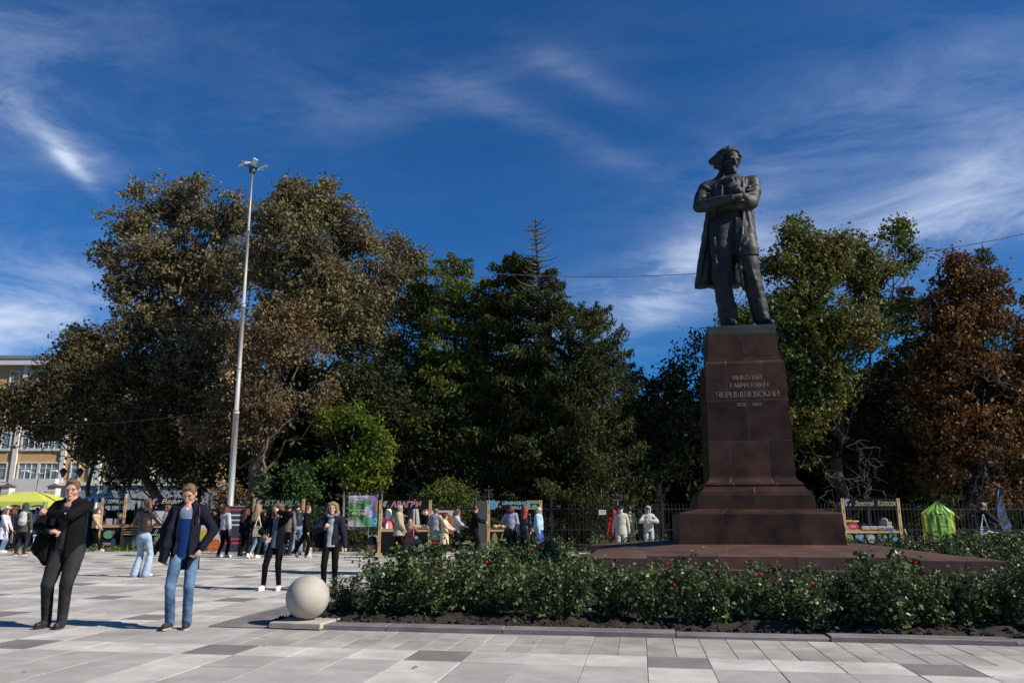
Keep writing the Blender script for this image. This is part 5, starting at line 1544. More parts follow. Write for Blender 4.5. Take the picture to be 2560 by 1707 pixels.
L_umber = leaf_mat('leaves_umber_green', [(0.018, 0.022, 0.008), (0.042, 0.042, 0.014), (0.1, 0.078, 0.03), (0.2, 0.14, 0.06)])
L_yellow = leaf_mat('leaves_yellow_green', [(0.045, 0.085, 0.010), (0.09, 0.14, 0.014), (0.17, 0.20, 0.02), (0.24, 0.21, 0.03)], trans=0.4)
L_green = leaf_mat('leaves_fresh_green', [(0.02, 0.05, 0.012), (0.035, 0.08, 0.018), (0.05, 0.10, 0.02), (0.07, 0.115, 0.025)], trans=0.3)
L_larch = leaf_mat('needles_larch', [(0.045, 0.068, 0.01), (0.075, 0.105, 0.013), (0.115, 0.14, 0.02), (0.155, 0.165, 0.028)])
L_spruce = leaf_mat('needles_spruce', [(0.024, 0.035, 0.01), (0.04, 0.054, 0.014), (0.065, 0.076, 0.02), (0.1, 0.098, 0.03)])
L_oak = leaf_mat('leaves_oak_turning', [(0.02, 0.045, 0.009), (0.05, 0.08, 0.014), (0.095, 0.115, 0.024), (0.18, 0.155, 0.034), (0.3, 0.2, 0.04)])
L_rust = leaf_mat('leaves_rust', [(0.026, 0.032, 0.009), (0.07, 0.042, 0.013), (0.165, 0.072, 0.021), (0.25, 0.12, 0.04)])
L_rose = leaf_mat('leaves_rose', [(0.018, 0.038, 0.012), (0.055, 0.088, 0.03), (0.115, 0.148, 0.055), (0.19, 0.21, 0.075)], rough=0.38, trans=0.15)

def leaf_faces(C, size, r, up=0.3, aspect=0.62, hang=0.0, shape='leaf'):
    """rhombic leaves, folded a little along the midrib, one four-cornered face each"""
    n = len(C)
    N = r.normal(size=(n, 3)); N[:, 2] += up; N /= np.linalg.norm(N, axis=1)[:, None]
    A = r.normal(size=(n, 3)); A[:, 2] -= hang
    A -= N * (A * N).sum(1)[:, None]; A /= np.linalg.norm(A, axis=1)[:, None]
    B = np.cross(N, A)
    sz = size * (0.4 + 1.1 * r.random(n))[:, None]
    P = np.empty((n, 4, 3))
    P[:, 0] = C - A * sz * 0.5
    P[:, 1] = C + B * sz * 0.5 * aspect + N * sz * 0.12 - A * sz * 0.05
    P[:, 2] = C + A * sz * 0.5
    P[:, 3] = C - B * sz * 0.5 * aspect + N * sz * 0.12 - A * sz * 0.05
    return P.reshape(-1, 3), np.arange(4 * n).reshape(n, 4)

def limb_mesh(segs, name, sides=5):
    """segs: list of (points array, radii)"""
    V, F = [], []
    o = 0
    cs = np.array([(math.cos(2 * math.pi * k / sides), math.sin(2 * math.pi * k / sides)) for k in range(sides)])
    for P, Rr in segs:
        P = np.asarray(P, float); n = len(P)
        d = np.gradient(P, axis=0); d /= np.linalg.norm(d, axis=1)[:, None] + 1e-9
        u = np.cross(d, np.array([0.31, 0.17, 0.93])); u /= np.linalg.norm(u, axis=1)[:, None] + 1e-9
        w = np.cross(d, u)
        ring = P[:, None] + (u[:, None] * cs[None, :, :1] + w[:, None] * cs[None, :, 1:]) * np.asarray(Rr)[:, None, None]
        V.append(ring.reshape(-1, 3))
        i, k = np.meshgrid(np.arange(n - 1), np.arange(sides), indexing='ij')
        a = o + i * sides + k; b = o + i * sides + (k + 1) % sides
        F.append(np.stack([a, b, b + sides, a + sides], -1).reshape(-1, 4)); o += n * sides
    return fast_mesh(name, np.concatenate(V), np.concatenate(F), smooth=True)

def bent(a, b, r, sag=0.0, n=6, wob=0.06):
    a = np.asarray(a, float); b = np.asarray(b, float); L = np.linalg.norm(b - a)
    t = np.linspace(0, 1, n)[:, None]
    P = a + (b - a) * t
    P[1:-1] += r.normal(size=(n - 2, 3)) * wob * L
    P[:, 2] += (np.sin(t[:, 0] * math.pi)) * sag * L
    return P

def broad_tree(name, label, foot, dist, lobes, mat, n, leaf=0.15, seed=0, trunk=0.3, fork=0.35, group='trees of the park behind the fence', hang=0.3, cl=0.5, bark=None,
               clump=34, twig=0.5, tintpow=1.0, shell=0.55, cat='tree', mats2=None, limb=1.0, leafname='crown', gapcut=0.78):
    """lobes: (px, py, radius in photo px, depth offset in m [, vertical stretch]) as seen in the photograph, set out at their real distance"""
    r = np.random.default_rng(seed)
    base = gd(foot, dist, -0.05)
    bv = np.array(base)
    cs = []; rs = []; st = []
    for l in lobes:
        p = at_d(l[0], l[1], dist + l[3]); cs.append(np.array(p)); rs.append(l[2] * (dist + l[3]) / 1998.0); st.append(l[4] if len(l) > 4 else 0.85)
    root = thing(name, label, cat, base, 0, group)
    wts = np.array(rs) ** 2.2; wts /= wts.sum()
    ncl = max(8, n // clump)
    which = r.choice(len(cs), ncl, p=wts)
    dirs = r.normal(size=(ncl, 3)); dirs /= np.linalg.norm(dirs, axis=1)[:, None]
    rad = shell + (1 - shell) * r.random(ncl) ** 0.6
    rad = np.where(r.random(ncl) < 0.30, r.random(ncl) ** 0.5, rad) * (1 + 0.22 * r.normal(size=ncl).clip(-1, 1.6))
    CC = np.stack([cs[w] for w in which]) + dirs * (rad * np.array(rs)[which])[:, None] * np.stack([np.ones(ncl), np.ones(ncl), np.array(st)[which]], -1)
    CC[:, 2] = np.maximum(CC[:, 2], 0.5)
    gap = vnoise(CC[:, 0] * 0.75 + 60, CC[:, 2] * 0.95 + 60, seed + 1) + vnoise(CC[:, 1] * 0.75 + 60, CC[:, 2] * 0.8 + 90, seed + 2)
    keep = gap > gapcut
    CC = CC[keep]; which = which[keep]; ncl = len(CC)
    # leaves in clumps that hang from twigs
    cid = np.repeat(np.arange(ncl), clump)
    sc = cl * (0.5 + 1.0 * r.random(ncl))[cid][:, None]
    off = r.normal(size=(len(cid), 3)) * sc * np.array([0.5, 0.5, 0.42])
    C = CC[cid] + off
    V, F = leaf_faces(C - bv, leaf, r, up=0.25, hang=hang)
    ct = r.random(ncl)
    patch_ = vnoise(CC[:, 0] * 0.9 + 30, CC[:, 2] * 0.9 + 30, seed + 5)
    tint = np.clip(0.42 * patch_[cid] + 0.28 * ct[cid] + 0.36 * r.random(len(cid)), 0, 1) ** tintpow
    o = link(leafname, fast_mesh(leafname, V, F, tint=tint), mat, root)
    # trunk, limbs, branches and twigs
    top = cs[int(np.argmax([c[2] for c in cs]))]
    segs = []
    mean = np.mean(np.stack(cs), 0)
    H = mean[2] - bv[2]
    fk = bv + np.array([(mean[0] - bv[0]) * 0.15, (mean[1] - bv[1]) * 0.15, H * fork])
    P = bent(bv, fk, r, n=6, wob=0.02); segs.append((P - bv, np.linspace(trunk * 1.15, trunk * 0.8, 6)))
    mid = fk + (mean - fk) * 0.6
    P2 = bent(fk, mid, r, n=6, wob=0.05); segs.append((P2 - bv, np.linspace(trunk * 0.8, trunk * 0.45, 6)))
    to = link('trunk', limb_mesh(segs, 'trunk', 10), bark or m_bark, root)
    bs = []
    for c, rr in zip(cs, rs):
        j = P2[r.integers(0, 5)] if c[2] > fk[2] + 1 else P[r.integers(3, 6)]
        Q = bent(j, c, r, sag=-0.05, n=8, wob=0.045)
        bs.append((Q - bv, np.linspace(trunk * 0.38, trunk * 0.10, 8) * limb))
    for c_i in range(ncl):
        if r.random() > twig: continue
        c, rr = cs[which[c_i]], rs[which[c_i]]
        a = c + (CC[c_i] - c) * r.uniform(0.05, 0.4) + r.normal(size=3) * rr * 0.1
        Q = bent(a, CC[c_i], r, sag=0.03, n=5, wob=0.07)
        bs.append((Q - bv, np.linspace(trunk * 0.10, 0.014, 5)))
    link('branches', limb_mesh(bs, 'branches', 4), bark or m_bark, root)
    return root

def conifer(name, label, foot, dist, top_py, half_px, mat, n, seed=0, trunk=0.22, group='trees of the park behind the fence', droop=0.25, lean=0.0, bottom=1.0, power=0.8, leaf=0.22, skip_top=0.0, gaps=0.25, top_px=None, levels=26, cat='tree', dense=1.0):
    """whorled branches with hanging sprays of needles; half_px is the half width at the foot of the crown"""
    r = np.random.default_rng(seed)
    base = gd(foot, dist, -0.05); bv = np.array(base)
    tp = at_d(top_px if top_px else foot, top_py, dist); T_ = np.array(tp); H = T_[2] - bv[2]
    W = half_px * dist / 1998.0
    root = thing(name, label, cat, base, 0, group)
    tr = bent(bv, T_, r, n=9, wob=0.004)
    link('trunk', limb_mesh([(tr - bv, np.linspace(trunk, 0.02, 9))], 'trunk', 8), m_bark_dark, root)
    segs = []; C = []; A = []
    for L in range(levels):
        t = (L + r.random() * 0.6) / levels
        z = bottom + (H - bottom) * t
        if t > 1 - skip_top: lim = 0
        else: lim = 1
        w = W * (1 - t) ** power * (0.75 + 0.5 * r.random()) + 0.15
        nb = int(r.integers(4, 8))
        a0 = r.random() * 6.28
        for k in range(nb):
            if r.random() < gaps: continue
            a = a0 + 6.28 * k / nb + r.normal() * 0.2
            l = w * (0.6 + 0.6 * r.random())
            c0 = bv + (T_ - bv) * (z / H)
            d = np.array([math.cos(a), math.sin(a), -droop + 0.2 * r.normal() * 0.5])
            m = 6
            t_ = np.linspace(0, 1, m)[:, None]
            Q = c0 + d * l * t_; Q[:, 2] += l * (0.16 * t_[:, 0] ** 2 - 0.02) + (l * 0.10 * t_[:, 0] ** 4)
            segs.append((Q - bv, np.linspace(0.035 + 0.008 * l, 0.008, m)))
            if lim:
                q = int(n / (levels * 5.2) * (l / (W * 0.55 + .2)) * dense)
                tt = r.random(q) ** 0.75
                ii = tt * (m - 1); i0 = ii.astype(int).clip(0, m - 2); fr = (ii - i0)[:, None]
                p = Q[i0] * (1 - fr) + Q[i0 + 1] * fr
                sidev = np.array([-math.sin(a), math.cos(a), 0])
                lat = r.normal(size=(q, 1)) * (0.05 + 0.22 * l * (1 - np.abs(tt - 0.45))[:, None])
                p = p + sidev * lat + np.array([0, 0, -1]) * (np.abs(r.normal(size=(q, 1))) * 0.20 + np.abs(lat) * 0.25)
                C.append(p)
    C = np.concatenate(C) if C else np.zeros((0, 3))
    if len(C):
        V, F = leaf_faces(C - bv, leaf, r, up=0.1, aspect=0.30, hang=1.3)
        tint = np.clip(0.5 * r.random(len(C)) + 0.5 * vnoise(C[:, 0] * 1.1 + 50, C[:, 2] * 1.3 + 50, seed), 0, 1)
        link('crown', fast_mesh('crown', V, F, tint=tint), mat, root)
    link('branches', limb_mesh(segs, 'branches', 4), m_bark_dark if lim else m_bark_pale, root)
    return root

# ---- left: the two big trees with thinning bronze leaves
broad_tree('plane_tree', 'tall spreading tree with thinning bronze leaves left of the lamp mast', 470, 39.5,
    [(330, 560, 70, 0), (450, 530, 95, 1), (560, 560, 80, 0), (390, 650, 115, 0), (520, 680, 130, 1), (300, 720, 70, 0), (270, 640, 45, 0), (420, 800, 130, 1), (560, 830, 120, 0), (320, 850, 80, 0), (500, 470, 40, 0), (340, 480, 32, 0), (580, 520, 45, -1), (620, 690, 90, -1), (460, 950, 120, 0), (345, 950, 90, 0)],
    L_plane, 66000, gapcut=0.58, leaf=0.175, seed=1, trunk=0.30, fork=0.5, cl=0.34, twig=0.9, shell=0.3, clump=26)
broad_tree('plane_tree', 'tall tree with olive bronze leaves and the thick bare trunk right of the lamp mast', 634, 34.0,
    [(745, 510, 75, 1), (690, 560, 80, 0), (820, 540, 85, 1), (880, 620, 85, 2), (770, 640, 120, 0), (660, 660, 80, 0), (900, 720, 80, 2), (800, 760, 120, 1), (700, 480, 35, 0), (810, 470, 35, 1), (950, 690, 60, 2), (720, 800, 100, 0), (880, 840, 90, 2)],
    L_plane, 60000, gapcut=0.60, leaf=0.165, seed=2, trunk=0.33, fork=0.62, cl=0.34, twig=0.9, shell=0.3, clump=26)
broad_tree('brown_leaved_tree', 'tree with hanging withered brown foliage in front of the tall trees behind the lamp mast', 655, 33.0,
    [(690, 850, 95, 0), (760, 880, 80, 0), (640, 900, 80, 0), (700, 960, 90, 0), (790, 960, 55, 0), (800, 1010, 35, 0), (660, 1010, 80, 0), (640, 1080, 60, 0), (740, 800, 70, 0), (560, 1000, 60, 1), (500, 1080, 55, 1)],
    L_brown, 20000, gapcut=0.62, leaf=0.15, seed=3, trunk=0.2, cl=0.45, twig=0.7, hang=1.0, shell=0.4, clump=22)
broad_tree('plane_tree', 'rounded tree with grey bronze leaves between the tall tree and the larch', 985, 38.0,
    [(980, 620, 55, 1), (1010, 680, 65, 1), (940, 700, 60, 0), (1035, 640, 35, 1), (1000, 780, 70, 0), (930, 800, 60, 0), (980, 860, 60, 0), (1050, 720, 30, 0)],
    L_plane, 17000, leaf=0.15, seed=4, trunk=0.2, cl=0.42, twig=0.5, shell=0.35, clump=20, tintpow=1.3)
# ---- far left: dark low branches across the building
broad_tree('dark_leaved_tree', 'dark tree with low spreading branches hanging in front of the ochre building', 420, 38.5,
    [(70, 985, 48, 0), (150, 925, 50, 0), (60, 1030, 60, 0), (150, 1000, 90, 0), (240, 950, 100, 0), (250, 1060, 90, 0), (340, 1050, 110, 0), (430, 1100, 90, 0), (330, 1150, 60, -1), (200, 880, 60, 0), (480, 1010, 110, 1), (550, 1120, 80, 0), (20, 1010, 45, 0), (440, 1180, 50, 0), (120, 1080, 45, 0), (300, 1190, 45, 0), (500, 1190, 60, 0), (220, 1120, 45, 0), (380, 1090, 70, 0), (-70, 1060, 70, 0), (390, 930, 80, 1), (290, 1100, 60, 0)],
    L_umber, 72000, gapcut=0.5, leaf=0.16, seed=5, trunk=0.3, limb=0.45, cl=0.5, twig=0.5, hang=0.7, shell=0.3, clump=24, tintpow=0.9)
broad_tree('maple_tree', 'small tree with pale yellow leaves showing above the dark branches at the left', 215, 41.0,
    [(190, 830, 28, 0), (235, 850, 36, 0), (215, 890, 48, 0), (270, 880, 32, 0)], L_yellow, 3200, leaf=0.17, seed=6, trunk=0.12, cl=0.3, clump=16)
# ---- conifers in the middle
conifer('larch_tree', 'airy green larch with a rounded top left of the centre', 1135, 37.0, 632, 175, L_larch, 30000, seed=11, power=0.42, droop=0.15, gaps=0.18, leaf=0.25, levels=24, bottom=2.0)
conifer('larch_tree', 'slimmer green larch leaning beside the rounded larch', 1065, 38.0, 660, 130, L_larch, 16000, seed=12, power=0.5, droop=0.2, gaps=0.2, leaf=0.25, levels=20, bottom=1.5)
conifer('spruce_tree', 'dark spruce with a flat topped crown just left of the dead spire', 1290, 36.0, 632, 165, L_spruce, 36000, seed=13, power=0.36, droop=0.25, gaps=0.15, leaf=0.26, levels=26, bottom=1.2)
conifer('spruce_tree', 'dark spruce with long uneven branches below the dead spire', 1376, 35.0, 670, 215, L_spruce, 36000, seed=14, power=0.62, droop=0.22, gaps=0.3, leaf=0.24, levels=24, bottom=1.2, trunk=0.25)
conifer('dead_spruce_top', 'bare dead spruce with thin dry branches standing above the other conifers', 1366, 34.8, 548, 62, L_spruce, 0, seed=15, power=0.45, droop=0.0, gaps=0.3, skip_top=1.0, levels=22, bottom=10.5, trunk=0.16, top_px=1338)
conifer('juniper_tree', 'grey green juniper at the right end of the conifer group', 1478, 34.0, 770, 150, L_spruce, 34000, seed=16, power=0.36, droop=-0.3, gaps=0.1, leaf=0.2, levels=22, bottom=0.8)
conifer('juniper_tree', 'small dark juniper with a pointed top beside the gap of sky', 1562, 36.0, 870, 70, L_spruce, 9000, seed=17, power=0.5, droop=-0.2, gaps=0.1, leaf=0.2, levels=18, bottom=0.6)
conifer('larch_tree', 'shorter green larch filling the dip between the rounded larch and the dark spruce', 1222, 37.5, 690, 120, L_larch, 20000, seed=51, power=0.38, droop=0.15, gaps=0.1, leaf=0.25, levels=22, bottom=1.5)
# ---- lower dark trees in the gap
broad_tree('dark_leaved_tree', 'low dark green tree between the juniper and the pedestal', 1640, 36.0,
    [(1620, 970, 50, 0), (1680, 960, 60, 0), (1720, 900, 60, 0), (1750, 860, 50, 0), (1600, 1060, 80, 0), (1700, 1050, 90, 0), (1780, 1000, 80, 0), (1640, 1150, 90, 0), (1740, 1160, 80, 0), (1560, 1150, 70, 0), (1800, 900, 60, 0)],
    L_dark, 22000, leaf=0.16, seed=18, trunk=0.2, cl=0.45, shell=0.4, tintpow=1.0)
broad_tree('dark_leaved_tree', 'deep green undergrowth tree below the larches', 1000, 35.5,
    [(900, 950, 70, 0), (960, 1000, 90, 0), (1050, 1050, 90, 0), (1150, 1080, 90, 0), (1000, 1150, 90, 0), (1100, 1180, 80, 0), (1250, 1100, 80, 0), (1200, 1190, 80, 0), (870, 1080, 70, 1), (1350, 1150, 80, 0), (1450, 1150, 80, 0), (1400, 1040, 80, 1), (950, 900, 60, 1)],
    L_dark, 30000, leaf=0.17, seed=19, trunk=0.18, cl=0.5, shell=0.3)
broad_tree('maple_tree', 'bright yellow green young maple behind the festival banner', 880, 33.0,
    [(830, 1050, 34, 0), (880, 1030, 38, 0), (930, 1070, 36, 0), (955, 1110, 32, 0), (905, 1120, 40, 0), (850, 1110, 36, 0), (870, 1165, 38, 0), (930, 1160, 34, 0), (965, 1150, 22, 0), (815, 1150, 30, 0), (900, 1205, 36, 0), (945, 1200, 22, 0), (800, 1080, 22, 0)],
    L_yellow, 10500, gapcut=0.92, leaf=0.15, seed=20, trunk=0.09, cl=0.30, clump=14, twig=0.8, shell=0.4)
broad_tree('rowan_shrub', 'fresh green feathery shrub behind the stall left of the banner', 715, 32.6,
    [(700, 1200, 45, 0), (745, 1190, 40, 0), (670, 1230, 38, 0), (720, 1240, 50, 0), (765, 1230, 35, 0), (730, 1290, 50, 0), (690, 1290, 40, 0), (780, 1290, 35, 0)],
    L_green, 7500, leaf=0.14, seed=21, trunk=0.06, cl=0.3, clump=14, cat='shrub', shell=0.4, group='shrubs behind the fence')
broad_tree('hazel_shrub', 'small shrub with dry orange brown leaves at the foot of the lamp mast', 580, 32.0,
    [(575, 1225, 30, 0), (600, 1245, 28, 0), (550, 1250, 26, 0), (585, 1275, 30, 0)],
    L_brown, 1100, leaf=0.17, seed=22, trunk=0.04, cl=0.3, clump=9, cat='shrub', shell=0.3, group='shrubs behind the fence', twig=0.8)
broad_tree('privet_shrub', 'olive leafy shrub behind the fence near the red banner', 1120, 33.0,
    [(1090, 1240, 36, 0), (1130, 1230, 40, 0), (1165, 1270, 40, 0), (1120, 1310, 50, 0), (1180, 1320, 35, 0), (1060, 1290, 30, 0)],
    L_larch, 7000, leaf=0.10, seed=23, trunk=0.05, cl=0.3, clump=20, cat='shrub', group='shrubs behind the fence')
broad_tree('privet_shrub', 'low olive shrub behind the fence under the festival banner', 905, 32.6,
    [(880, 1345, 30, 0), (920, 1340, 32, 0), (960, 1345, 25, 0), (900, 1370, 26, 0), (850, 1355, 25, 0)],
    L_larch, 4500, leaf=0.09, seed=24, trunk=0.04, cl=0.25, clump=18, cat='shrub', group='shrubs behind the fence')
# ---- right
broad_tree('oak_tree', 'large oak with green and yellow turning leaves right of the statue', 2110, 33.5,
    [(2000, 600, 60, 0), (2060, 650, 85, 0), (1950, 680, 70, 0), (2150, 640, 65, 1), (2240, 610, 60, 1), (2270, 650, 45, 1), (2180, 720, 100, 1), (2020, 760, 110, 0), (1930, 790, 70, -1), (2260, 740, 60, 1), (2120, 820, 110, 0), (1990, 880, 95, 0), (2060, 960, 90, 0), (2010, 1050, 75, 0), (1980, 560, 28, 0), (2100, 610, 35, 0), (2255, 570, 25, 1), (1860, 720, 45, -1), (1840, 800, 50, -1), (1880, 860, 60, 0), (2010, 1130, 50, 0)],
    L_oak, 62000, gapcut=0.62, leaf=0.16, seed=30, trunk=0.30, bark=m_bark_dark, limb=0.6, cl=0.34, twig=0.7, shell=0.4, clump=18)
conifer('spruce_tree', 'dark spruce partly hidden between the oak and the rust coloured tree', 2270, 37.0, 700, 150, L_spruce, 20000, seed=31, power=0.5, droop=0.3, gaps=0.15, leaf=0.26, levels=24, bottom=1.0)
broad_tree('chestnut_tree', 'chestnut with rust brown autumn leaves at the right', 2440, 33.0,
    [(2400, 650, 40, 0), (2385, 700, 60, 0), (2450, 720, 65, 0), (2360, 780, 65, 0), (2480, 800, 80, 0), (2400, 850, 100, 0), (2520, 880, 80, 0), (2330, 880, 60, 0), (2440, 950, 110, 0), (2350, 980, 80, 0), (2540, 1000, 80, 0), (2420, 1080, 110, 0), (2520, 1120, 90, 0), (2340, 1090, 75, 0), (2440, 1190, 90, 0), (2350, 1190, 60, 0), (2540, 1210, 60, 0), (2600, 900, 90, 0), (2620, 1060, 90, 0)],
    L_rust, 60000, leaf=0.17, seed=32, trunk=0.3, bark=m_bark_dark, limb=0.6, cl=0.38, hang=0.9, shell=0.4, clump=20)
conifer('spruce_tree', 'dark spruce top behind the rust coloured chestnut', 2455, 40.0, 610, 100, L_spruce, 7000, seed=33, power=0.6, droop=0.1, gaps=0.2, leaf=0.26, levels=20, bottom=9.0)
conifer('spruce_tree', 'dark spruce at the right edge of the view', 2590, 36.0, 670, 90, L_spruce, 14000, seed=34, power=0.6, droop=0.15, gaps=0.2, leaf=0.26, levels=22, bottom=1.5)
broad_tree('dark_leaved_tree', 'dark shrubby tree low behind the right hand stall', 2200, 36.0,
    [(2130, 1060, 70, 0), (2200, 1010, 80, 0), (2250, 1110, 80, 0), (2150, 1150, 80, 0), (2230, 1200, 70, 0), (2080, 1150, 60, 0), (2300, 1180, 60, 0), (2180, 1250, 60, 0)],
    L_dark, 17000, leaf=0.17, seed=35, trunk=0.15, cl=0.5, shell=0.3)
# bare twiggy shrubs
def bare(name, label, foot, dist, tips, seed, group=None, cat='shrub', hang=False, base_z=0.0, spread=0.5):
    r = np.random.default_rng(seed)
    base = np.array(gd(foot, dist, base_z))
    root = thing(name, label, cat, base, 0, group)
    segs = []
    for px, py in tips:
        t = np.array(at_d(px, py, dist + r.normal() * 0.5))
        Q = bent(base, t, r, n=9, wob=0.035, sag=0.08); segs.append((Q - base, np.linspace(0.015, 0.005, 9)))
        for _ in range(8):
            i = r.integers(3, 9); p = Q[i]
            e = p + r.normal(size=3) * np.array([1, 1, 0.7]) * 0.5 * spread * 2 + (np.array([0, 0, -0.35]) if hang else 0)
            q2 = bent(p, e, r, n=5, wob=0.09); segs.append((q2 - base, np.linspace(0.009, 0.004, 5)))
            for _ in range(2):
                j = r.integers(2, 5); e2 = q2[j] + r.normal(size=3) * 0.22
                segs.append((bent(q2[j], e2, r, n=3, wob=0.08) - base, np.linspace(0.008, 0.004, 3)))
    link('twigs', limb_mesh(segs, 'twigs', 4), m_bark_pale, root)
bare('bare_shrub', 'leafless dull twiggy shrub behind the fence beside the pedestal', 2130, 32.5, [(2060, 1180), (2150, 1125), (2185, 1170), (2095, 1200), (2200, 1120)], 41)
bare('bare_branch', 'pale leafless branches hanging above the woman with bobbed hair', 2470, 32.0, [(2420, 1290), (2450, 1320), (2480, 1300), (2500, 1270), (2530, 1290), (2440, 1240), (2510, 1240)], 42, hang=True, base_z=5.2, spread=0.35, cat='branch')
bare('bare_branch', 'pale dry branches in the rust coloured chestnut', 2470, 31.8, [(2400, 900), (2440, 880), (2520, 960), (2480, 910)], 43, base_z=6.8, spread=0.35, cat='branch')
# wood deep in the park, one mass
r = np.random.default_rng(77)
NW = 95000
xw = r.uniform(-260, 2850, NW); dw = r.uniform(42, 52, NW)
hmax = 8.5 + 2.0 * vnoise(xw / 120.0, dw * 0 + 3.3, 5)
hmax = np.where((xw > 1500) & (xw < 1780), hmax - 2.2, hmax); hmax = np.where(xw < 560, 1.5 + 0 * hmax, hmax)
zw = hmax * r.random(NW) ** 0.8
P = np.array([tuple(gd(a, b, 0.0)) for a, b in zip(xw, dw)]); P[:, 2] = zw
V_, F_2 = leaf_faces(P, 0.62, r, up=0.2)
tag(link('far_wood', fast_mesh('far_wood', V_, F_2, tint=0.5 * r.random(NW)), L_dark), kind='stuff')
# ================================================================== stone ball on its slab
m_conc = M('cast_stone', (0.36, 0.325, 0.27), rough=0.85, var=0.22, scale=2.5, bump=0.08, bscale=60, col2=(0.43, 0.39, 0.33))
nt = m_conc.node_tree
bl = thing('ball_bollard', 'large pale stone ball on a square slab at the corner of the rose bed', 'bollard', gd(768, 10.45))
b = MB().box(-0.34, 0.34, -0.34, 0.34, 0.0, 0.066, bev=0.008)
o = b.build('base_slab', m_conc, bl); o.location = (0, 0, 0.015); o.rotation_euler = (0, 0, R(-4))
b = MB().ball((0, 0, 0), 0.272, 64)
me = b.mesh('ball')
o = link('ball', me, m_conc, bl); o.location = (-0.015, 0.0, 0.350)
for v in me.vertices:
    n_ = v.co.normalized()
    for c, rr, dp in (((-0.35, -0.86, -0.05), 0.06, 0.006), ((-0.62, -0.76, 0.25), 0.035, 0.005), ((0.15, -0.9, 0.5), 0.03, 0.003), ((0.5, -0.8, -0.35), 0.05, 0.003)):
        dd = (n_ - Vector(c).normalized()).length
        if dd < rr: v.co *= 1 - dp / 0.27 * (1 - dd / rr)
# dry leaf on the paving
p = gp(1038, 1670); lf = MB(); lf.add([(-.035, 0, 0), (0, -.018, .012), (.04, 0, .004), (0, .02, .016)], [(0, 1, 2, 3)])
o = lf.build('fallen_leaf', M('dry_leaf', (0.30, 0.13, 0.04), rough=0.8)); o.location = p + Vector((0, 0, 0.008)); o.rotation_euler = (0, 0, 0.5)
tag(o, 'single dry orange leaf lying on the pale paving in front', 'leaf')

# ================================================================== lamp mast
m_galv = M('galvanised_steel', (0.36, 0.36, 0.355), rough=0.55, var=0.12, scale=1.2, metal=0.2, bump=0.1, stretch=(1, 1, 0.3), col2=(0.42, 0.41, 0.38))
m_steel_d = M('dark_metal', (0.04, 0.04, 0.042), rough=0.5, metal=0.3)
mb_ = gd(567, 30.7); Rm = 27.5 / 1998.0
mast = thing('lamp_mast', 'very tall slightly leaning pale steel mast with floodlights at its top', 'lamp post', mb_, 0)
tp = Vector(at_d(631, 428, 30.8)) - mb_
lev = [(0.0, 0.125), (0.34, 0.112), (0.345, 0.09), (0.62, 0.078), (0.625, 0.064), (0.83, 0.054), (0.835, 0.046), (1.0, 0.04)]
for (a, ra), (c, rc) in zip(lev[::2], lev[1::2]):
    MB().tube([tp * a, tp * c], [ra, rc], 14).build('mast_section', m_galv, mast)
for a, ra in ((0.343, 0.122), (0.623, 0.09), (0.833, 0.062), (0.45, 0.10)):
    MB().tube([tp * (a - 0.004), tp * (a + 0.004)], ra, 14).build('collar', m_galv, mast)
MB().tube([tp * 0.995, tp * 0.995 + Vector((0, 0, 0.22))], [0.13, 0.15], 10).build('head_ring', m_steel_d, mast)
for k, (dx, dy, tz) in enumerate(((-0.62, -0.05, 0.42), (-0.20, -0.45, 0.36), (0.30, -0.35, 0.40), (0.62, 0.1, 0.22), (0.1, 0.5, 0.35))):
    h = MB().bar(tp + Vector((0, 0, 0.12)), tp + Vector((dx * 0.6, dy * 0.6, tz * 0.75)), 0.035, 0.035)
    arm = h.build('arm', m_steel_d, mast)
    h = MB().box(-0.27, 0.27, -0.16, 0.16, -0.055, 0.055, bev=0.015)
    h.box(-0.25, 0.25, -0.14, 0.14, -0.062, -0.056, mi=1)
    for q in range(5): h.box(-0.2 + q * 0.1 - 0.008, -0.2 + q * 0.1 + 0.008, -0.13, 0.13, 0.055, 0.085)
    o = h.build('floodlight', [M('lamp_housing', (0.38, 0.39, 0.40), rough=0.4, metal=0.3), M('lamp_glass', (0.6, 0.62, 0.62), rough=0.15)], mast)
    o.location = tp + Vector((dx * 0.72, dy * 0.72, tz * 0.72)); o.scale = (0.66, 0.66, 0.66); o.rotation_euler = (R(-30) if dy < 0 else R(12), R(-22 if dx > 0 else 24), math.atan2(dy, dx))

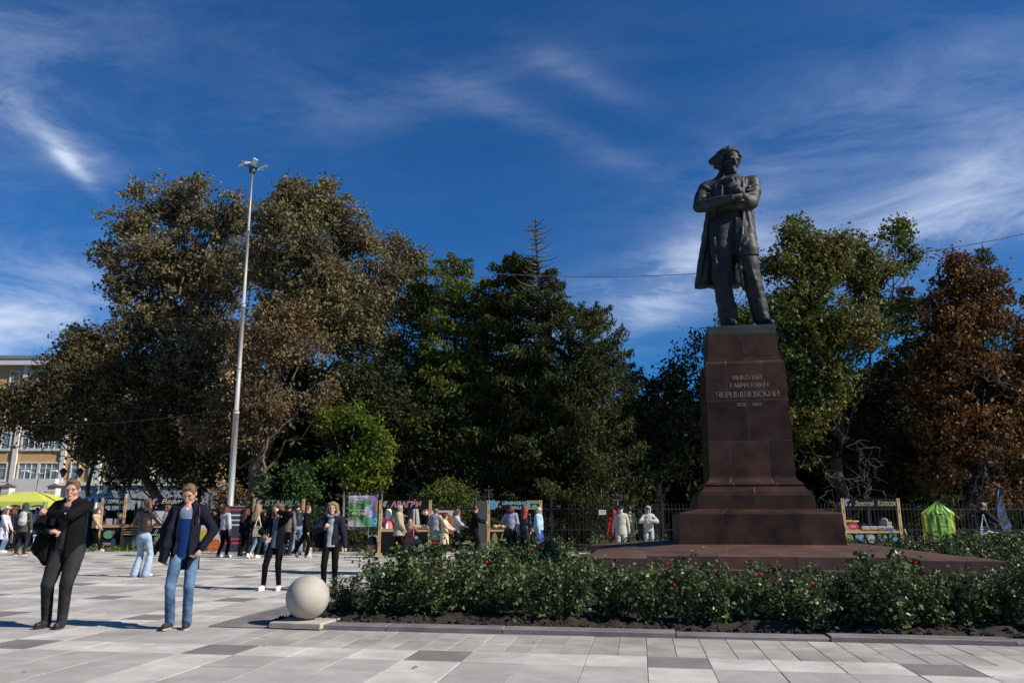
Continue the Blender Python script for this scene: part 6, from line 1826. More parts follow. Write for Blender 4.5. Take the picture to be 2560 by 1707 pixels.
# ================================================================== railing
m_iron = M('black_iron', (0.014, 0.014, 0.015), rough=0.5, metal=0.2)
m_iron_g = M('greyed_iron', (0.06, 0.062, 0.065), rough=0.55)
def scroll_top(mb, x, z, s=1.0):
    for sx in (-1, 1):
        for (cx_, cz, rr, a0, a1) in ((0.09, 0.10, 0.07, -150, 120), (0.06, 0.27, 0.05, -90, 180), (0.13, 0.30, 0.035, 0, 270)):
            pts = [(x + sx * (cx_ + rr * math.cos(R(a0 + (a1 - a0) * k / 8))) * s, 0, z + (cz + rr * math.sin(R(a0 + (a1 - a0) * k / 8))) * s) for k in range(9)]
            mb.tube(pts, 0.009 * s, 4)
    mb.tube([(x, 0, z), (x, 0, z + 0.42 * s)], 0.012 * s, 4); mb.ball((x, 0, z + 0.43 * s), 0.03 * s, 8)
FD = 31.6
def fence(label, pts):
    origin = Vector(pts[0]); e = Vector(pts[-1]) - origin
    fn = thing('iron_railing', label, 'fence', origin, math.atan2(e.y, e.x))
    xs_ = [(Vector(q) - origin).length for q in pts]
    for n_, x in enumerate(xs_):
        m = MB().box(x - 0.045, x + 0.045, -0.045, 0.045, 0, 1.95)
        scroll_top(m, x, 1.95, 0.85)
        tag(m.build('post', m_iron, fn))
    for x0_, x1_ in zip(xs_, xs_[1:]):
        for z in (0.22, 0.84, 1.64):
            MB().box(x0_ + 0.05, x1_ - 0.05, -0.018, 0.018, z - 0.02, z + 0.02).build('rail', m_iron, fn)
        m = MB(); n_ = int((x1_ - x0_ - 0.1) / 0.135)
        for k in range(n_):
            x = x0_ + 0.1 + (x1_ - x0_ - 0.2) * k / max(1, n_ - 1)
            m.box(x - 0.009, x + 0.009, -0.009, 0.009, 0.1, 1.78)
            m.add([(x - 0.02, 0, 1.78), (x + 0.02, 0, 1.78), (x, 0.012, 1.78), (x, 0, 1.88)], [(0, 1, 3), (1, 2, 3), (2, 0, 3)])
            if k % 2 == 0:
                x2 = x + 0.067
                m.box(x2 - 0.007, x2 + 0.007, -0.007, 0.007, 0.1, 1.02)
                m.add([(x2 - 0.018, 0, 1.02), (x2 + 0.018, 0, 1.02), (x2, 0.012, 1.02), (x2, 0, 1.12)], [(0, 1, 3), (1, 2, 3), (2, 0, 3)])
        tag(m.build('pickets', m_iron, fn), kind='stuff')
fence('black iron railing behind the waffle stall', [gd(330, 37.6), gd(420, 35.5), gd(512, 33.6), gd(600, 32.1)])
fence('black iron railing with spearhead pickets from the lamp mast to the gate pillar', [gd(q, FD) for q in (604, 700, 858, 1020, 1188)])
fence('black iron railing section between the gate pillar and the pedestal', [gd(q, FD) for q in (1222, 1380, 1520, 1660, 1830)])
fence('black iron railing behind the right hand stall and the green banner', [gd(q, FD) for q in (1834, 2010, 2180, 2350, 2520, 2680)])
gpil = thing('gate_pillar', 'dark grey wrought iron gate pillar with scrolls at the top', 'pillar', gd(1205, FD - 0.3), YAW)
MB().box(-0.20, 0.20, -0.06, 0.06, 0, 1.95, bev=0.01).build('panel', m_iron_g, gpil)
m = MB().box(-0.27, -0.22, -0.05, 0.05, 0, 2.0).box(0.22, 0.27, -0.05, 0.05, 0, 2.0); scroll_top(m, -0.245, 2.0, 0.95); scroll_top(m, 0.245, 2.05, 1.05)
tag(m.build('upright_scrolls', m_iron_g, gpil), kind='stuff')
m = MB()
for k in range(2): m.tube([(-0.245 + 0.49 * k + 0.1 * math.cos(t * math.pi / 6), 0, 1.62 + 0.25 * math.sin(t * math.pi / 6)) for t in range(7)], 0.012, 4)
tag(m.build('arched_scrolls', m_iron_g, gpil), kind='stuff')
# small notices
def flat_sign(name, label, cat, px, py, d, w, h, col, lines=(), lc=(0.3, 0.05, 0.05), th=0.01):
    p = at_d(px, py, d)
    o = thing(name, label, cat, p, YAW)
    MB().box(-w / 2, w / 2, 0, th, -h / 2, h / 2).build('plate', M('plate_%02d%02d%02d' % tuple(int(c * 99) for c in col), col, rough=0.6, var=0.03), o)
    for (x, z, ww, hh) in lines:
        MB().box(x - ww / 2, x + ww / 2, -0.002, -0.0005, z - hh / 2, z + hh / 2).build('printed_line', M('ink_%02d' % int(lc[0] * 99), lc), o)
    return o
flat_sign('notice', 'small white printed notice fixed to the railing', 'sign', 1506, 1280, FD - 0.1, 0.27, 0.18, (0.62, 0.62, 0.60), [(0, 0.035, 0.2, 0.022), (0, -0.015, 0.2, 0.022)])
o = thing('lantern_frame', 'thin pale rectangular frame on a dark post among the trees', 'frame', at_d(1544, 1243, 33.5), YAW)
m = MB(); m.bar((-.19, 0, -.1), (-.19, 0, .1), .015, .015).bar((.19, 0, -.1), (.19, 0, .1), .015, .015).bar((-.19, 0, -.1), (.19, 0, -.1), .02, .02).bar((-.19, 0, .1), (.19, 0, .1), .012, .012)
m.bar((0, 0, -0.1), (0, 0, -2.1), .05, .05); m.build('frame', M('pale_metal', (0.25, 0.25, 0.26)), o)

# ================================================================== market stalls
m_pine = M('pine_post', (0.50, 0.33, 0.16), rough=0.7, var=0.18, scale=5, stretch=(3, 3, 0.4), bump=0.15)
m_board = M('chalkboard', (0.009, 0.009, 0.010), rough=0.85, var=0.3, scale=5, spec=0.12)
m_ctop = M('counter_wood', (0.34, 0.24, 0.13), rough=0.6, var=0.2)
def chalk(name, col): return M('chalk_' + name, col, rough=0.9, var=0.35, scale=22, detail=6)
c_pink = chalk('pink', (0.40, 0.20, 0.22)); c_cream = chalk('cream', (0.45, 0.44, 0.30)); c_blue = chalk('blue', (0.10, 0.28, 0.40)); c_pale = chalk('pale', (0.28, 0.38, 0.42))
c_teal = chalk('teal', (0.18, 0.38, 0.38)); c_green = chalk('green', (0.14, 0.26, 0.16)); c_olive = chalk('olive', (0.20, 0.22, 0.10)); c_lilac = chalk('lilac', (0.22, 0.18, 0.30)); c_brown = chalk('brown', (0.20, 0.14, 0.09)); c_white = chalk('white', (0.42, 0.42, 0.40)); c_mauve = chalk('mauve', (0.16, 0.09, 0.10)); c_sky = chalk('sky', (0.05, 0.30, 0.45))
def swirl(parent, x, z, s, cols, y=-0.006):
    """emblem of nested arcs ending in a curl"""
    for k, c in enumerate(cols):
        r1 = s * (1 - 0.23 * k); r0 = r1 - s * 0.19
        if r0 < 0.04 * s: break
        m = MB().arc((x, z), r0, r1, 60 + 8 * k, 235 + 12 * k, y=y, n=12)
        e = m.build('emblem_arc', c, parent)
    m = MB().arc((x + s * 0.42, z - s * 0.42), s * 0.10, s * 0.30, -110, 100, y=y, n=10); m.build('emblem_arc', cols[0], parent)
def stall(label, pxl, pxr, d, H_=1.95, sign_h=0.30, counter=0.92, turn=0.0, panel=True, depth=0.75):
    A = gd(pxl, d); Bq = gd(pxr, d)
    w = (Bq - A).length
    o = thing('market_stall', label, 'market stall', (A + Bq) / 2, YAW + R(turn))
    for sx in (-1, 1):
        for y in (0, depth):
            m = MB().box(sx * w / 2 - 0.05, sx * w / 2 + 0.05, y, y + 0.045, 0, H_ if y == 0 else counter + 0.05, bev=0.004)
            p = m.build('post', m_pine, o)
            if y == 0:
                for z in (0.35, 0.9, 1.45, 1.8):
                    MB().box(sx * w / 2 - 0.008, sx * w / 2 + 0.008, -0.003, 0.0, z, z + 0.14).build('slot', m_iron, p)
        MB().box(sx * w / 2 - 0.11, sx * w / 2 + 0.11, -0.10, -0.01, 0.0, 0.09).build('foot', m_pine, o) if d < 32 else None
    sg = MB().box(-w / 2 + 0.055, w / 2 - 0.055, 0.0, 0.03, H_ - sign_h, H_ - 0.005).build('sign_board', m_board, o)
    MB().box(-w / 2 - 0.03, w / 2 + 0.03, 0.05, depth + 0.08, counter, counter + 0.035, bev=0.004).build('counter_top', m_ctop, o)
    MB().box(-w / 2 + 0.055, w / 2 - 0.055, 0.01, 0.04, counter - 0.075, counter - 0.005).build('counter_rail', m_pine, o)
    pn = MB().box(-w / 2 + 0.055, w / 2 - 0.055, 0.012, 0.035, 0.03, counter - 0.08).build('front_panel', m_board, o) if panel else None
    for sx in (-1, 1):
        MB().box(sx * (w / 2 - 0.02) - 0.012, sx * (w / 2 - 0.02) + 0.012, 0.05, depth, 0.05, counter - 0.01).build('side_panel', m_board, o)
    return o, sg, pn, w
def patch(parent, x, z, rx, rz, col, y=-0.004, a0=0, a1=360, name='chalk_shape'):
    return MB().disc((x, z), 1.0, y=y, sx=rx, sz=rz, a0=a0, a1=a1, n=18).build(name, col, parent)
def on_counter(o, x, y, z, name, label, cat, build_, group=None):
    M4 = Matrix.Translation(o.location) @ Matrix.Rotation(o.rotation_euler.z, 4, 'Z')
    t = thing(name, label, cat, M4 @ Vector((x, y, z)), o.rotation_euler.z, group)
    build_(t); return t

# coffee stall
o, sg, pn, w = stall('coffee stall with a chalk lettered black sign and a drawing on its front', 243, 301, 33.5, H_=2.12, sign_h=0.33, counter=0.98)
swirl(sg, -w / 2 + 0.15, 1.95, 0.10, [c_lilac, c_green, c_pink])
lettering('COFFEE', 0.2, c_pale, sg, 0.06 - 0.09, -0.004, 1.90, width=w * 0.48, height=0.15, offset=0.006)
lettering('LIKE', 0.14, c_olive, sg, w / 2 - 0.17, -0.004, 1.86, width=0.22, height=0.14)
patch(pn, -0.08, 0.62, 0.22, 0.17, c_green); patch(pn, 0.12, 0.68, 0.05, 0.12, c_mauve); patch(pn, 0.15, 0.28, 0.10, 0.20, c_blue); patch(pn, -0.1, 0.3, 0.2, 0.12, c_lilac, a0=180, a1=360)
def grinder(t):
    m = MB().box(-0.1, 0.1, -0.1, 0.1, 0, 0.22, bev=0.01); m.build('body', m_steel_d, t)
    MB().tube([(0, 0, 0.22), (0, 0, 0.26), (0, 0, 0.40), (0, 0, 0.50)], [0.05, 0.08, 0.13, 0.13], 14).build('hopper', M('smoky_plastic', (0.25, 0.23, 0.18), rough=0.2), t)
on_counter(o, 0.12, 0.4, 1.015, 'coffee_grinder', 'coffee grinder with a clear hopper on the coffee stall counter', 'coffee grinder', grinder)
def box_of(col, wx, hz, dy=0.12, nm='box'):
    mm = M('card_%02d%02d%02d' % tuple(int(c * 99) for c in col), col, rough=0.7, var=0.15, scale=8)
    return lambda t: MB().box(-wx / 2, wx / 2, -dy / 2, dy / 2, 0, hz, bev=0.003).build(nm, mm, t)
on_counter(o, -0.18, 0.12, 1.015, 'menu_card', 'lilac menu card standing on the coffee stall counter', 'card', box_of((0.40, 0.32, 0.42), 0.26, 0.25, 0.02, 'card'))
on_counter(o, 0.14, 0.12, 1.015, 'menu_card', 'brownish menu card standing on the coffee stall counter', 'card', box_of((0.28, 0.23, 0.18), 0.22, 0.24, 0.02, 'card'))
on_counter(o, -0.38, 0.15, 1.015, 'tray', 'dark red tray edge at the left of the coffee stall counter', 'tray', box_of((0.12, 0.05, 0.05), 0.2, 0.14, 0.1, 'tray'))
# striped awning behind it
t = thing('striped_awning', 'small white awning with dark stripes behind the coffee stall', 'awning', gd(240, 38.0, 0), YAW)
m = MB()
for k in range(10):
    x = -0.8 + 0.16 * k
    m.add([(x, -0.3, 2.0), (x + 0.16, -0.3, 2.0), (x + 0.16, -0.3, 2.18), (x, -0.3, 2.18)], [(0, 1, 2, 3)], mi=k % 2)
    m.add([(x, -0.3, 2.18), (x + 0.16, -0.3, 2.18), (0.1, 0.6, 2.62)], [(0, 1, 2)], mi=0)
m.build('canopy', [M('awning_white', (0.6, 0.6, 0.6)), M('awning_dark', (0.05, 0.03, 0.05))], t)
MB().tube([(-0.7, 0.3, 0), (-0.7, 0.3, 2.2)], 0.02, 6).build('leg', m_galv, t); MB().tube([(0.75, 0.3, 0), (0.75, 0.3, 2.2)], 0.02, 6).build('leg', m_galv, t)
# pallet bench and green bin between the stalls
pb = gd(322, 33.3)
t = thing('pallet_shelf', 'stack of raw pine shelves between the coffee and waffle stalls', 'shelf', pb, YAW)
for z in (0.62, 0.72, 0.82, 0.92): MB().box(-0.36, 0.36, 0, 0.4, z, z + 0.035).build('shelf', m_pine, t)
for sx in (-1, 1): MB().box(sx * 0.33 - 0.02, sx * 0.33 + 0.02, 0, 0.4, 0, 0.92).build('leg', m_steel_d, t)
t = thing('waste_bin', 'dark green tapered waste bin under the pine shelves', 'bin', gd(325, 32.8), YAW)
MB().tube([(0, 0, 0), (0, 0, 0.55)], [0.22, 0.28], 16).build('tub', M('green_plastic', (0.03, 0.07, 0.045), rough=0.45), t); MB().tube([(0, 0, 0.55), (0, 0, 0.60)], [0.285, 0.27], 16).build('bag_rim', black, t)
t = thing('wooden_box', 'sloping brown wooden box on the pine shelves', 'box', Vector(gd(333, 33.2)) + Vector((0, 0, 0.957)), YAW)
MB().add([(-.3, 0, 0), (.3, 0, 0), (.3, .3, 0), (-.3, .3, 0), (.3, 0, .3), (.3, .3, .3), (-.05, 0, .22), (-.05, .3, .22)], [(3, 2, 1, 0), (0, 1, 4, 6), (1, 2, 5, 4), (2, 3, 7, 5), (3, 0, 6, 7), (6, 4, 5, 7)]).build('body', M('brown_wood', (0.25, 0.10, 0.04), rough=0.6), t)
# waffle stall
o, sg, pn, w = stall('waffle stall with curly cream chalk lettering and blocks drawn on its front', 363, 478, 33.0, H_=2.10, sign_h=0.36, counter=0.98)
swirl(sg, -w / 2 + 0.24, 1.93, 0.15, [c_pink, c_pale, c_lilac])
lettering('Вафли', 0.3, c_cream, sg, 0.02, -0.004, 1.82, width=w * 0.52, height=0.24, shear=0.35, offset=0.006)
patch(pn, -w / 2 + 0.28, 0.22, 0.2, 0.16, c_mauve, a0=0, a1=180); patch(pn, -w / 2 + 0.55, 0.2, 0.16, 0.17, c_green, a0=0, a1=180); patch(pn, -w / 2 + 0.42, 0.46, 0.09, 0.10, c_green); patch(pn, -w / 2 + 0.52, 0.48, 0.05, 0.11, c_lilac)
m = MB()
for x in (-0.02, 0.05, 0.2, 0.27): m.stroke([(-w / 2 + 0.30 + x, 0.62), (-w / 2 + 0.4 + x, 0.84)], 0.02, y=-0.004)
m.stroke([(-w / 2 + 0.15, 0.62), (-w / 2 + 0.62, 0.62)], 0.03, y=-0.004); tag(m.build('chalk_lines', c_white, pn), kind='stuff')
def poster(t):
    MB().box(-0.26, 0.26, 0, 0.015, 0, 0.56).build('sheet', M('poster_white', (0.5, 0.5, 0.5)), t)
    MB().disc((-0.05, 0.06), 0.24, y=-0.003, a0=20, a1=110, n=20).build('printed_shape', M('ochre_print', (0.4, 0.24, 0.06)), t)
on_counter(o, -w / 2 + 0.38, 0.0, 1.015, 'poster', 'framed white poster with an ochre shape on the waffle stall counter', 'poster', poster)
def bottle(col, h=0.26): return lambda t: MB().tube([(0, 0, 0), (0, 0, h * 0.6), (0, 0, h * 0.78), (0, 0, h)], [0.04, 0.04, 0.016, 0.016], 8).build('bottle', M('bottle_%02d%02d' % (int(col[0] * 99), int(col[1] * 99)), col, rough=0.3), t)
for k in range(3): on_counter(o, -w / 2 + 0.80 + k * 0.1, 0.2, 1.015, 'bottle', ['tall orange topped bottle nearest the poster on the waffle stall', 'middle tall bottle on the waffle stall', 'third tall bottle on the waffle stall beside the woman in glasses'][k], 'bottle', bottle(((0.5, 0.5, 0.45), (0.5, 0.2, 0.08), (0.4, 0.4, 0.42))[k], 0.42), 'bottles on the waffle stall')
# drinks counter behind the man in the parka
t = thing('drinks_cooler', 'white cooler box with a green and yellow stripe and orange picture', 'cooler', gd(523, 30.5), YAW)
MB().box(-0.45, 0.42, 0, 0.5, 0.02, 1.02, bev=0.01).build('body', M('cooler_white', (0.52, 0.50, 0.45), rough=0.5), t)
MB().box(-0.44, -0.05, -0.004, -0.001, 0.08, 0.45).build('green_band', M('green_print', (0.05, 0.12, 0.02)), t)
MB().box(-0.44, 0.0, -0.004, -0.001, 0.47, 0.85).build('yellow_band', M('yellow_print', (0.45, 0.36, 0.02)), t)
m = MB().disc((0.15, 0.3), 1, y=-0.008, sx=0.26, sz=0.24, a0=0, a1=360, n=20); m.build('printed_picture', M('orange_print', (0.5, 0.12, 0.03), var=0.5, scale=10), t)
# roll-up banner
t = thing('roll_up_banner', 'dark roll up banner with red and white print beside the lamp mast', 'banner', gd(578, 29.6), YAW)
MB().box(-0.37, 0.37, 0, 0.01, 0.08, 1.72).build('sheet', M('banner_dark', (0.035, 0.03, 0.05), var=0.2), t)
MB().box(-0.40, 0.40, -0.06, 0.06, 0.0, 0.08).build('base', m_galv, t); MB().box(-0.38, 0.38, -0.01, 0.02, 1.715, 1.74).build('top_rail', m_galv, t)
mr_ = M('banner_red_ink', (0.5, 0.06, 0.05)); mw_ = M('banner_white_ink', (0.55, 0.55, 0.58))
for z, ww, mm in ((1.60, 0.62, mr_), (1.40, 0.42, mw_), (1.22, 0.42, mw_), (1.05, 0.42, mw_), (0.55, 0.5, mr_), (0.40, 0.66, mr_)):
    MB().box(-ww / 2 + 0.05, ww / 2 + 0.05, -0.003, -0.0005, z - 0.028, z + 0.028).build('printed_line', mm, t)
# Istanbul stall
o, sg, pn, w = stall('stall with slanted white outlined chalk lettering on a black sign left of the festival banner', 627, 751, 29.4, H_=1.98, sign_h=0.33, counter=0.92)
swirl(sg, -w / 2 + 0.22, 1.82, 0.14, [c_lilac, c_pale, c_sky, c_pink])
lettering('ISTANBUL', 0.3, c_green, sg, 0.12, -0.004, 1.73, width=w * 0.72, height=0.21, shear=0.3, offset=0.002)
lettering('3', 0.4, c_blue, pn, w / 2 - 0.45, -0.004, 0.18, width=0.2, height=0.34, offset=0.012)
patch(pn, w / 2 - 0.15, 0.62, 0.12, 0.10, c_green); patch(pn, -w / 2 + 0.3, 0.45, 0.2, 0.16, c_blue, a0=0, a1=180)
t = thing('white_bucket', 'white plastic bucket standing on the paving right of the stall', 'bucket', gd(770, 28.9), YAW)
MB().tube([(0, 0, 0), (0, 0, 0.02), (0, 0, 0.24)], [0.10, 0.115, 0.125], 14).build('tub', M('white_plastic', (0.6, 0.6, 0.58), rough=0.5), t); MB().tube([(0, 0, 0.24), (0, 0, 0.26)], 0.132, 14).build('lid', m_white, t)

# festival banner on its frame
D_B = 30.2
A = gd(862, D_B); fb = thing('banner_frame', 'printed festival banner laced into a steel frame between two grey posts', 'banner', A, YAW)
def rel(px, py): 
    p = at_d(px, py, D_B) - A
    c, s = math.cos(-YAW), math.sin(-YAW)
    return (p.x * c - p.y * s, p.z)
for px in (860, 955):
    x, _ = rel(px, 1300); x2, zt = rel(px, 1228)
    m = MB().tube([(x, 0, 0), (x2, 0, zt - 0.12)], 0.035, 10); po = m.build('post', m_galv, fb)
    MB().tube([(x2, 0, zt - 0.12), (x2, 0, zt + 0.06)], [0.04, 0.004], 10).build('cap', m_steel_d, po)
    MB().tube([(x, 0, 0.0), (x, 0, 0.02)], 0.11, 10).build('foot_plate', m_galv, fb)
(xa, zb_), (xb, za_) = rel(866, 1322), rel(948, 1231)
for p, q in (((xa, 0.03, zb_), (xb, 0.03, zb_)), ((xa, 0.03, za_), (xb, 0.03, za_)), ((xa, 0.03, zb_), (xa, 0.03, za_)), ((xb, 0.03, zb_), (xb, 0.03, za_))):
    MB().tube([p, q], 0.014, 6).build('frame_rail', m_steel_d, fb)
(x0b, z0b), (x1b, z1b) = rel(869, 1316), rel(945, 1238)
def sheet(x0, x1, z0, z1, nx_=26, nz_=20, amp=0.025, seed=1):
    vs, fs, uv = [], [], []
    for j in range(nz_ + 1):
        for i in range(nx_ + 1):
            u, v = i / nx_, j / nz_
            e = min(1, 5 * min(u, 1 - u), 5 * min(v, 1 - v) + 0.3)
            y = amp * e * (math.sin(u * 15 + 2.2 * v + seed) + 0.6 * math.sin(u * 31 - v * 3 + seed * 2)) * (0.5 + 0.5 * (1 - abs(2 * v - 1)))
            vs.append((x0 + (x1 - x0) * u, y, z0 + (z1 - z0) * v)); uv.append((u, v))
    for j in range(nz_):
        for i in range(nx_):
            a = j * (nx_ + 1) + i; fs.append((a, a + 1, a + nx_ + 2, a + nx_ + 1))
    return vs, fs
def banner_print():
    """green and white print with violet and teal circles, mixed in object coordinates"""
    m = bpy.data.materials.new('festival_print'); m.use_nodes = True
    nt = m.node_tree; N = nt.nodes; L = nt.links; b = N['Principled BSDF']; b.inputs['Roughness'].default_value = 0.55
    tc = N.new('ShaderNodeTexCoord'); sp = N.new('ShaderNodeSeparateXYZ'); L.new(tc.outputs['Object'], sp.inputs[0])
    def mth(op, *a):
        n = N.new('ShaderNodeMath'); n.operation = op
        for i, q in enumerate(a):
            if isinstance(q, (int, float)): n.inputs[i].default_value = q
            else: L.new(q, n.inputs[i])
        return n.outputs[0]
    U = mth('DIVIDE', mth('SUBTRACT', sp.outputs[0], x0b), x1b - x0b); Vv = mth('DIVIDE', mth('SUBTRACT', sp.outputs[2], z0b), z1b - z0b)
    def mix(f, a, c):
        n = N.new('ShaderNodeMix'); n.data_type = 'RGBA'
        if isinstance(f, (int, float)): n.inputs[0].default_value = f
        else: L.new(f, n.inputs[0])
        for i, q in ((6, a), (7, c)):
            if isinstance(q, tuple): n.inputs[i].default_value = (*q, 1)
            else: L.new(q, n.inputs[i])
        return n.outputs[2]
    def circ(cx, cz, r):
        dx = mth('SUBTRACT', U, cx); dz = mth('SUBTRACT', Vv, cz)
        return mth('LESS_THAN', mth('ADD', mth('MULTIPLY', dx, dx), mth('MULTIPLY', mth('MULTIPLY', dz, dz), 1.05)), r * r)
    def rect(a, c, d, e):
        return mth('MULTIPLY', mth('MULTIPLY', mth('GREATER_THAN', U, a), mth('LESS_THAN', U, c)), mth('MULTIPLY', mth('GREATER_THAN', Vv, d), mth('LESS_THAN', Vv, e)))
    nz = N.new('ShaderNodeTexNoise'); nz.inputs['Scale'].default_value = 2.2
    L.new(tc.outputs['Object'], nz.inputs['Vector'])
    fgreen = mth('MULTIPLY', mth('SUBTRACT', 1.0, mth('ABSOLUTE', mth('SUBTRACT', mth('MULTIPLY', Vv, 1.9), 0.95))), 1.5); 
    n = N.new('ShaderNodeMath'); n.operation = 'MULTIPLY'; n.use_clamp = True; L.new(fgreen, n.inputs[0]); L.new(nz.outputs[0], n.inputs[1])
    n2 = mth('MINIMUM', mth('MULTIPLY', n.outputs[0], 2.0), 1.0)
    c = mix(n2, (0.40, 0.40, 0.42), (0.07, 0.19, 0.035))
    c = mix(rect(-1, 0.75, 0.78, 2), c, (0.42, 0.42, 0.45))
    c = mix(rect(0.74, 2, 0.33, 2), c, (0.10, 0.07, 0.30))
    c = mix(rect(0.74, 2, -1, 0.33), c, (0.03, 0.30, 0.36))
    c = mix(circ(0.66, 0.14, 0.14), c, (0.05, 0.24, 0.09))
    c = mix(circ(0.78, 0.82, 0.19), c, (0.30, 0.20, 0.38))
    c = mix(circ(0.66, 0.74, 0.12), c, (0.04, 0.20, 0.08))
    c = mix(circ(0.76, 0.50, 0.20), c, (0.36, 0.27, 0.40))
    c = mix(circ(0.82, 0.585, 0.085), c, (0.02, 0.25, 0.30))
    c = mix(rect(0.90, 2, 0.50, 0.80), c, (0.35, 0.16, 0.10))
    c = mix(rect(0.90, 2, 0.34, 0.50), c, (0.02, 0.20, 0.42))
    c = mix(circ(0.10, 0.10, 0.17), c, (0.22, 0.14, 0.24)); c = mix(circ(0.12, 0.10, 0.11), c, (0.45, 0.43, 0.46))
    c = mix(circ(0.93, 0.17, 0.09), c, (0.5, 0.55, 0.55)); c = mix(circ(0.93, 0.17, 0.055), c, (0.03, 0.26, 0.34))
    L.new(c, b.inputs['Base Color']); return m
vs, fs = sheet(x0b, x1b, z0b, z1b)
sh_ = MB().add(vs, fs, smooth=True).build('printed_sheet', banner_print(), fb)
wbx = x1b - x0b; hbz = z1b - z0b
ink_d = M('ink_dark', (0.06, 0.06, 0.07)); ink_w = M('ink_white', (0.55, 0.56, 0.55))
lettering('САРАТОВ ГОРОД', 0.1, ink_d, sh_, x0b + wbx * 0.42, -0.045, z0b + hbz * 0.875, width=wbx * 0.56, height=0.06, offset=0.001)
lettering('НАШЕЙ ЮНОСТИ', 0.1, ink_d, sh_, x0b + wbx * 0.42, -0.045, z0b + hbz * 0.80, width=wbx * 0.56, height=0.05)
lettering('ДЕНЬ ГОРОДА', 0.1, ink_w, sh_, x0b + wbx * 0.33, -0.045, z0b + hbz * 0.50, width=wbx * 0.54, height=0.055, offset=0.001)
lettering('431 год', 0.2, ink_w, sh_, x0b + wbx * 0.36, -0.045, z0b + hbz * 0.37, width=wbx * 0.48, height=0.12, offset=0.004)
swirl(sh_, x0b + wbx * 0.09, z0b + hbz * 0.88, 0.07, [c_blue, c_olive, c_pink], y=-0.045)
m = MB()
for k in range(6):
    u = 0.02 + k * 0.19
    m.tube([(x0b + wbx * u, 0, z1b), (x0b + wbx * (u + (0.06 if k % 2 else -0.05)), 0.03, za_ + 0.01)], 0.005, 4)
    m.tube([(x0b, 0, z0b + hbz * u * 0.95), (xa - 0.05, 0.01, z0b + hbz * (u * 0.95 + 0.07))], 0.005, 4)
m.tube([(x0b, 0, z0b), (x0b + 0.07, 0, z0b - 0.12)], 0.006, 4); m.tube([(x0b + wbx * 0.72, 0, z0b), (x0b + wbx * 0.71, 0, z0b - 0.32)], 0.006, 4)
tag(m.build('lacing_cord', M('white_cord', (0.45, 0.42, 0.35)), fb), kind='stuff')

# Aragvi stall
o, sg, pn, w = stall('stall with pink chalk lettering on a black sign right of the festival banner', 947, 1073, 28.6, H_=1.93, sign_h=0.31, counter=0.90)
swirl(sg, -w / 2 + 0.20, 1.775, 0.13, [c_brown, c_teal, c_pale, c_olive])
lettering('АРАГВИ', 0.3, c_pink, sg, 0.02, -0.004, 1.67, width=w * 0.62, height=0.22, shear=0.18, offset=0.012)
patch(pn, 0.12, 0.10, 0.36, 0.34, c_mauve, a0=0, a1=180); patch(pn, 0.60, 0.26, 0.12, 0.13, c_green); patch(pn, 0.42, 0.62, 0.07, 0.06, c_teal)
lettering('ОДА', 0.2, c_white, pn, 0.42, -0.006, 0.42, width=0.26, height=0.13, offset=0.004)
for k in range(9):
    on_counter(o, -0.1 + k * 0.105, 0.18, 0.935, 'food_pack', ['white wrapped food pack at the left end of the row on the counter', *['white wrapped food pack in the row on the counter with pink chalk sign'] * 7, 'white wrapped food pack at the right end of the row on the counter'][k], 'pack',
        lambda t, k=k: MB().box(-0.048, 0.048, -0.08, 0.08, 0.0, 0.12 + 0.012 * math.sin(k * 2.1), bev=0.012).build('pack', M('white_pack', (0.58, 0.57, 0.54), rough=0.6), t), 'white wrapped food packs on the counter')
on_counter(o, -0.05 + 0.35, 0.05, 0.935, 'serving_tray', 'long wooden tray edge below the white food packs', 'tray', box_of((0.28, 0.14, 0.06), 1.0, 0.045, 0.08, 'tray'))
on_counter(o, -w / 2 + 0.22, 0.2, 0.935, 'bottle', 'white bottle with a red cap on the left end of the counter', 'bottle', lambda t: (MB().tube([(0, 0, 0), (0, 0, 0.16), (0, 0, 0.19)], [0.05, 0.05, 0.02], 10).build('bottle', m_white, t), MB().tube([(0, 0, 0.19), (0, 0, 0.24)], 0.022, 8).build('cap', M('red_cap', (0.5, 0.02, 0.02)), t)))
on_counter(o, -w / 2 + 0.32, 0.28, 0.935, 'urn', 'tall white drinks urn at the left end of the counter', 'urn', lambda t: MB().tube([(0, 0, 0), (0, 0, 0.5)], [0.07, 0.07], 14).build('body', m_white, t))
t = thing('folded_parasol', 'closed pale grey market parasol standing behind the counter', 'parasol', gd(1034, 30.2), YAW)
q = Solid(0.014)
for k in range(7):
    a = 2 * math.pi * k / 7
    q.path([(0.02 * math.cos(a), 0.02 * math.sin(a), 1.95), (0.10 * math.cos(a), 0.08 * math.sin(a), 1.55), (0.17 * math.cos(a), 0.13 * math.sin(a), 0.95)], [0.02, 0.045, 0.055], 0.012)
q.build('canopy', M('grey_canvas', (0.30, 0.28, 0.25), rough=0.8), t); MB().tube([(0, 0, 0), (0, 0, 2.0)], 0.022, 8).build('pole', m_galv, t)
t = thing('waste_bin', 'beige round bin with a black bag over its rim beside the stall post', 'bin', gd(929, 28.9), YAW)
MB().tube([(0, 0, 0), (0, 0, 0.36)], [0.155, 0.175], 18).build('tub', M('beige_plastic', (0.30, 0.20, 0.13), rough=0.6), t)
q = Solid(0.012); q.cone((0, 0, 0.36), (0, 0, 0.52), 0.17, 0.16, 0.01); q.wave(0.006, 30, 4); q.build('bag', M('black_bag', (0.02, 0.017, 0.015), rough=0.45), t)
t = thing('storage_box', 'pale translucent plastic box on the grass verge behind the bin', 'box', Vector(gd(935, 30.3)) + Vector((0, 0, 0.42)), YAW)
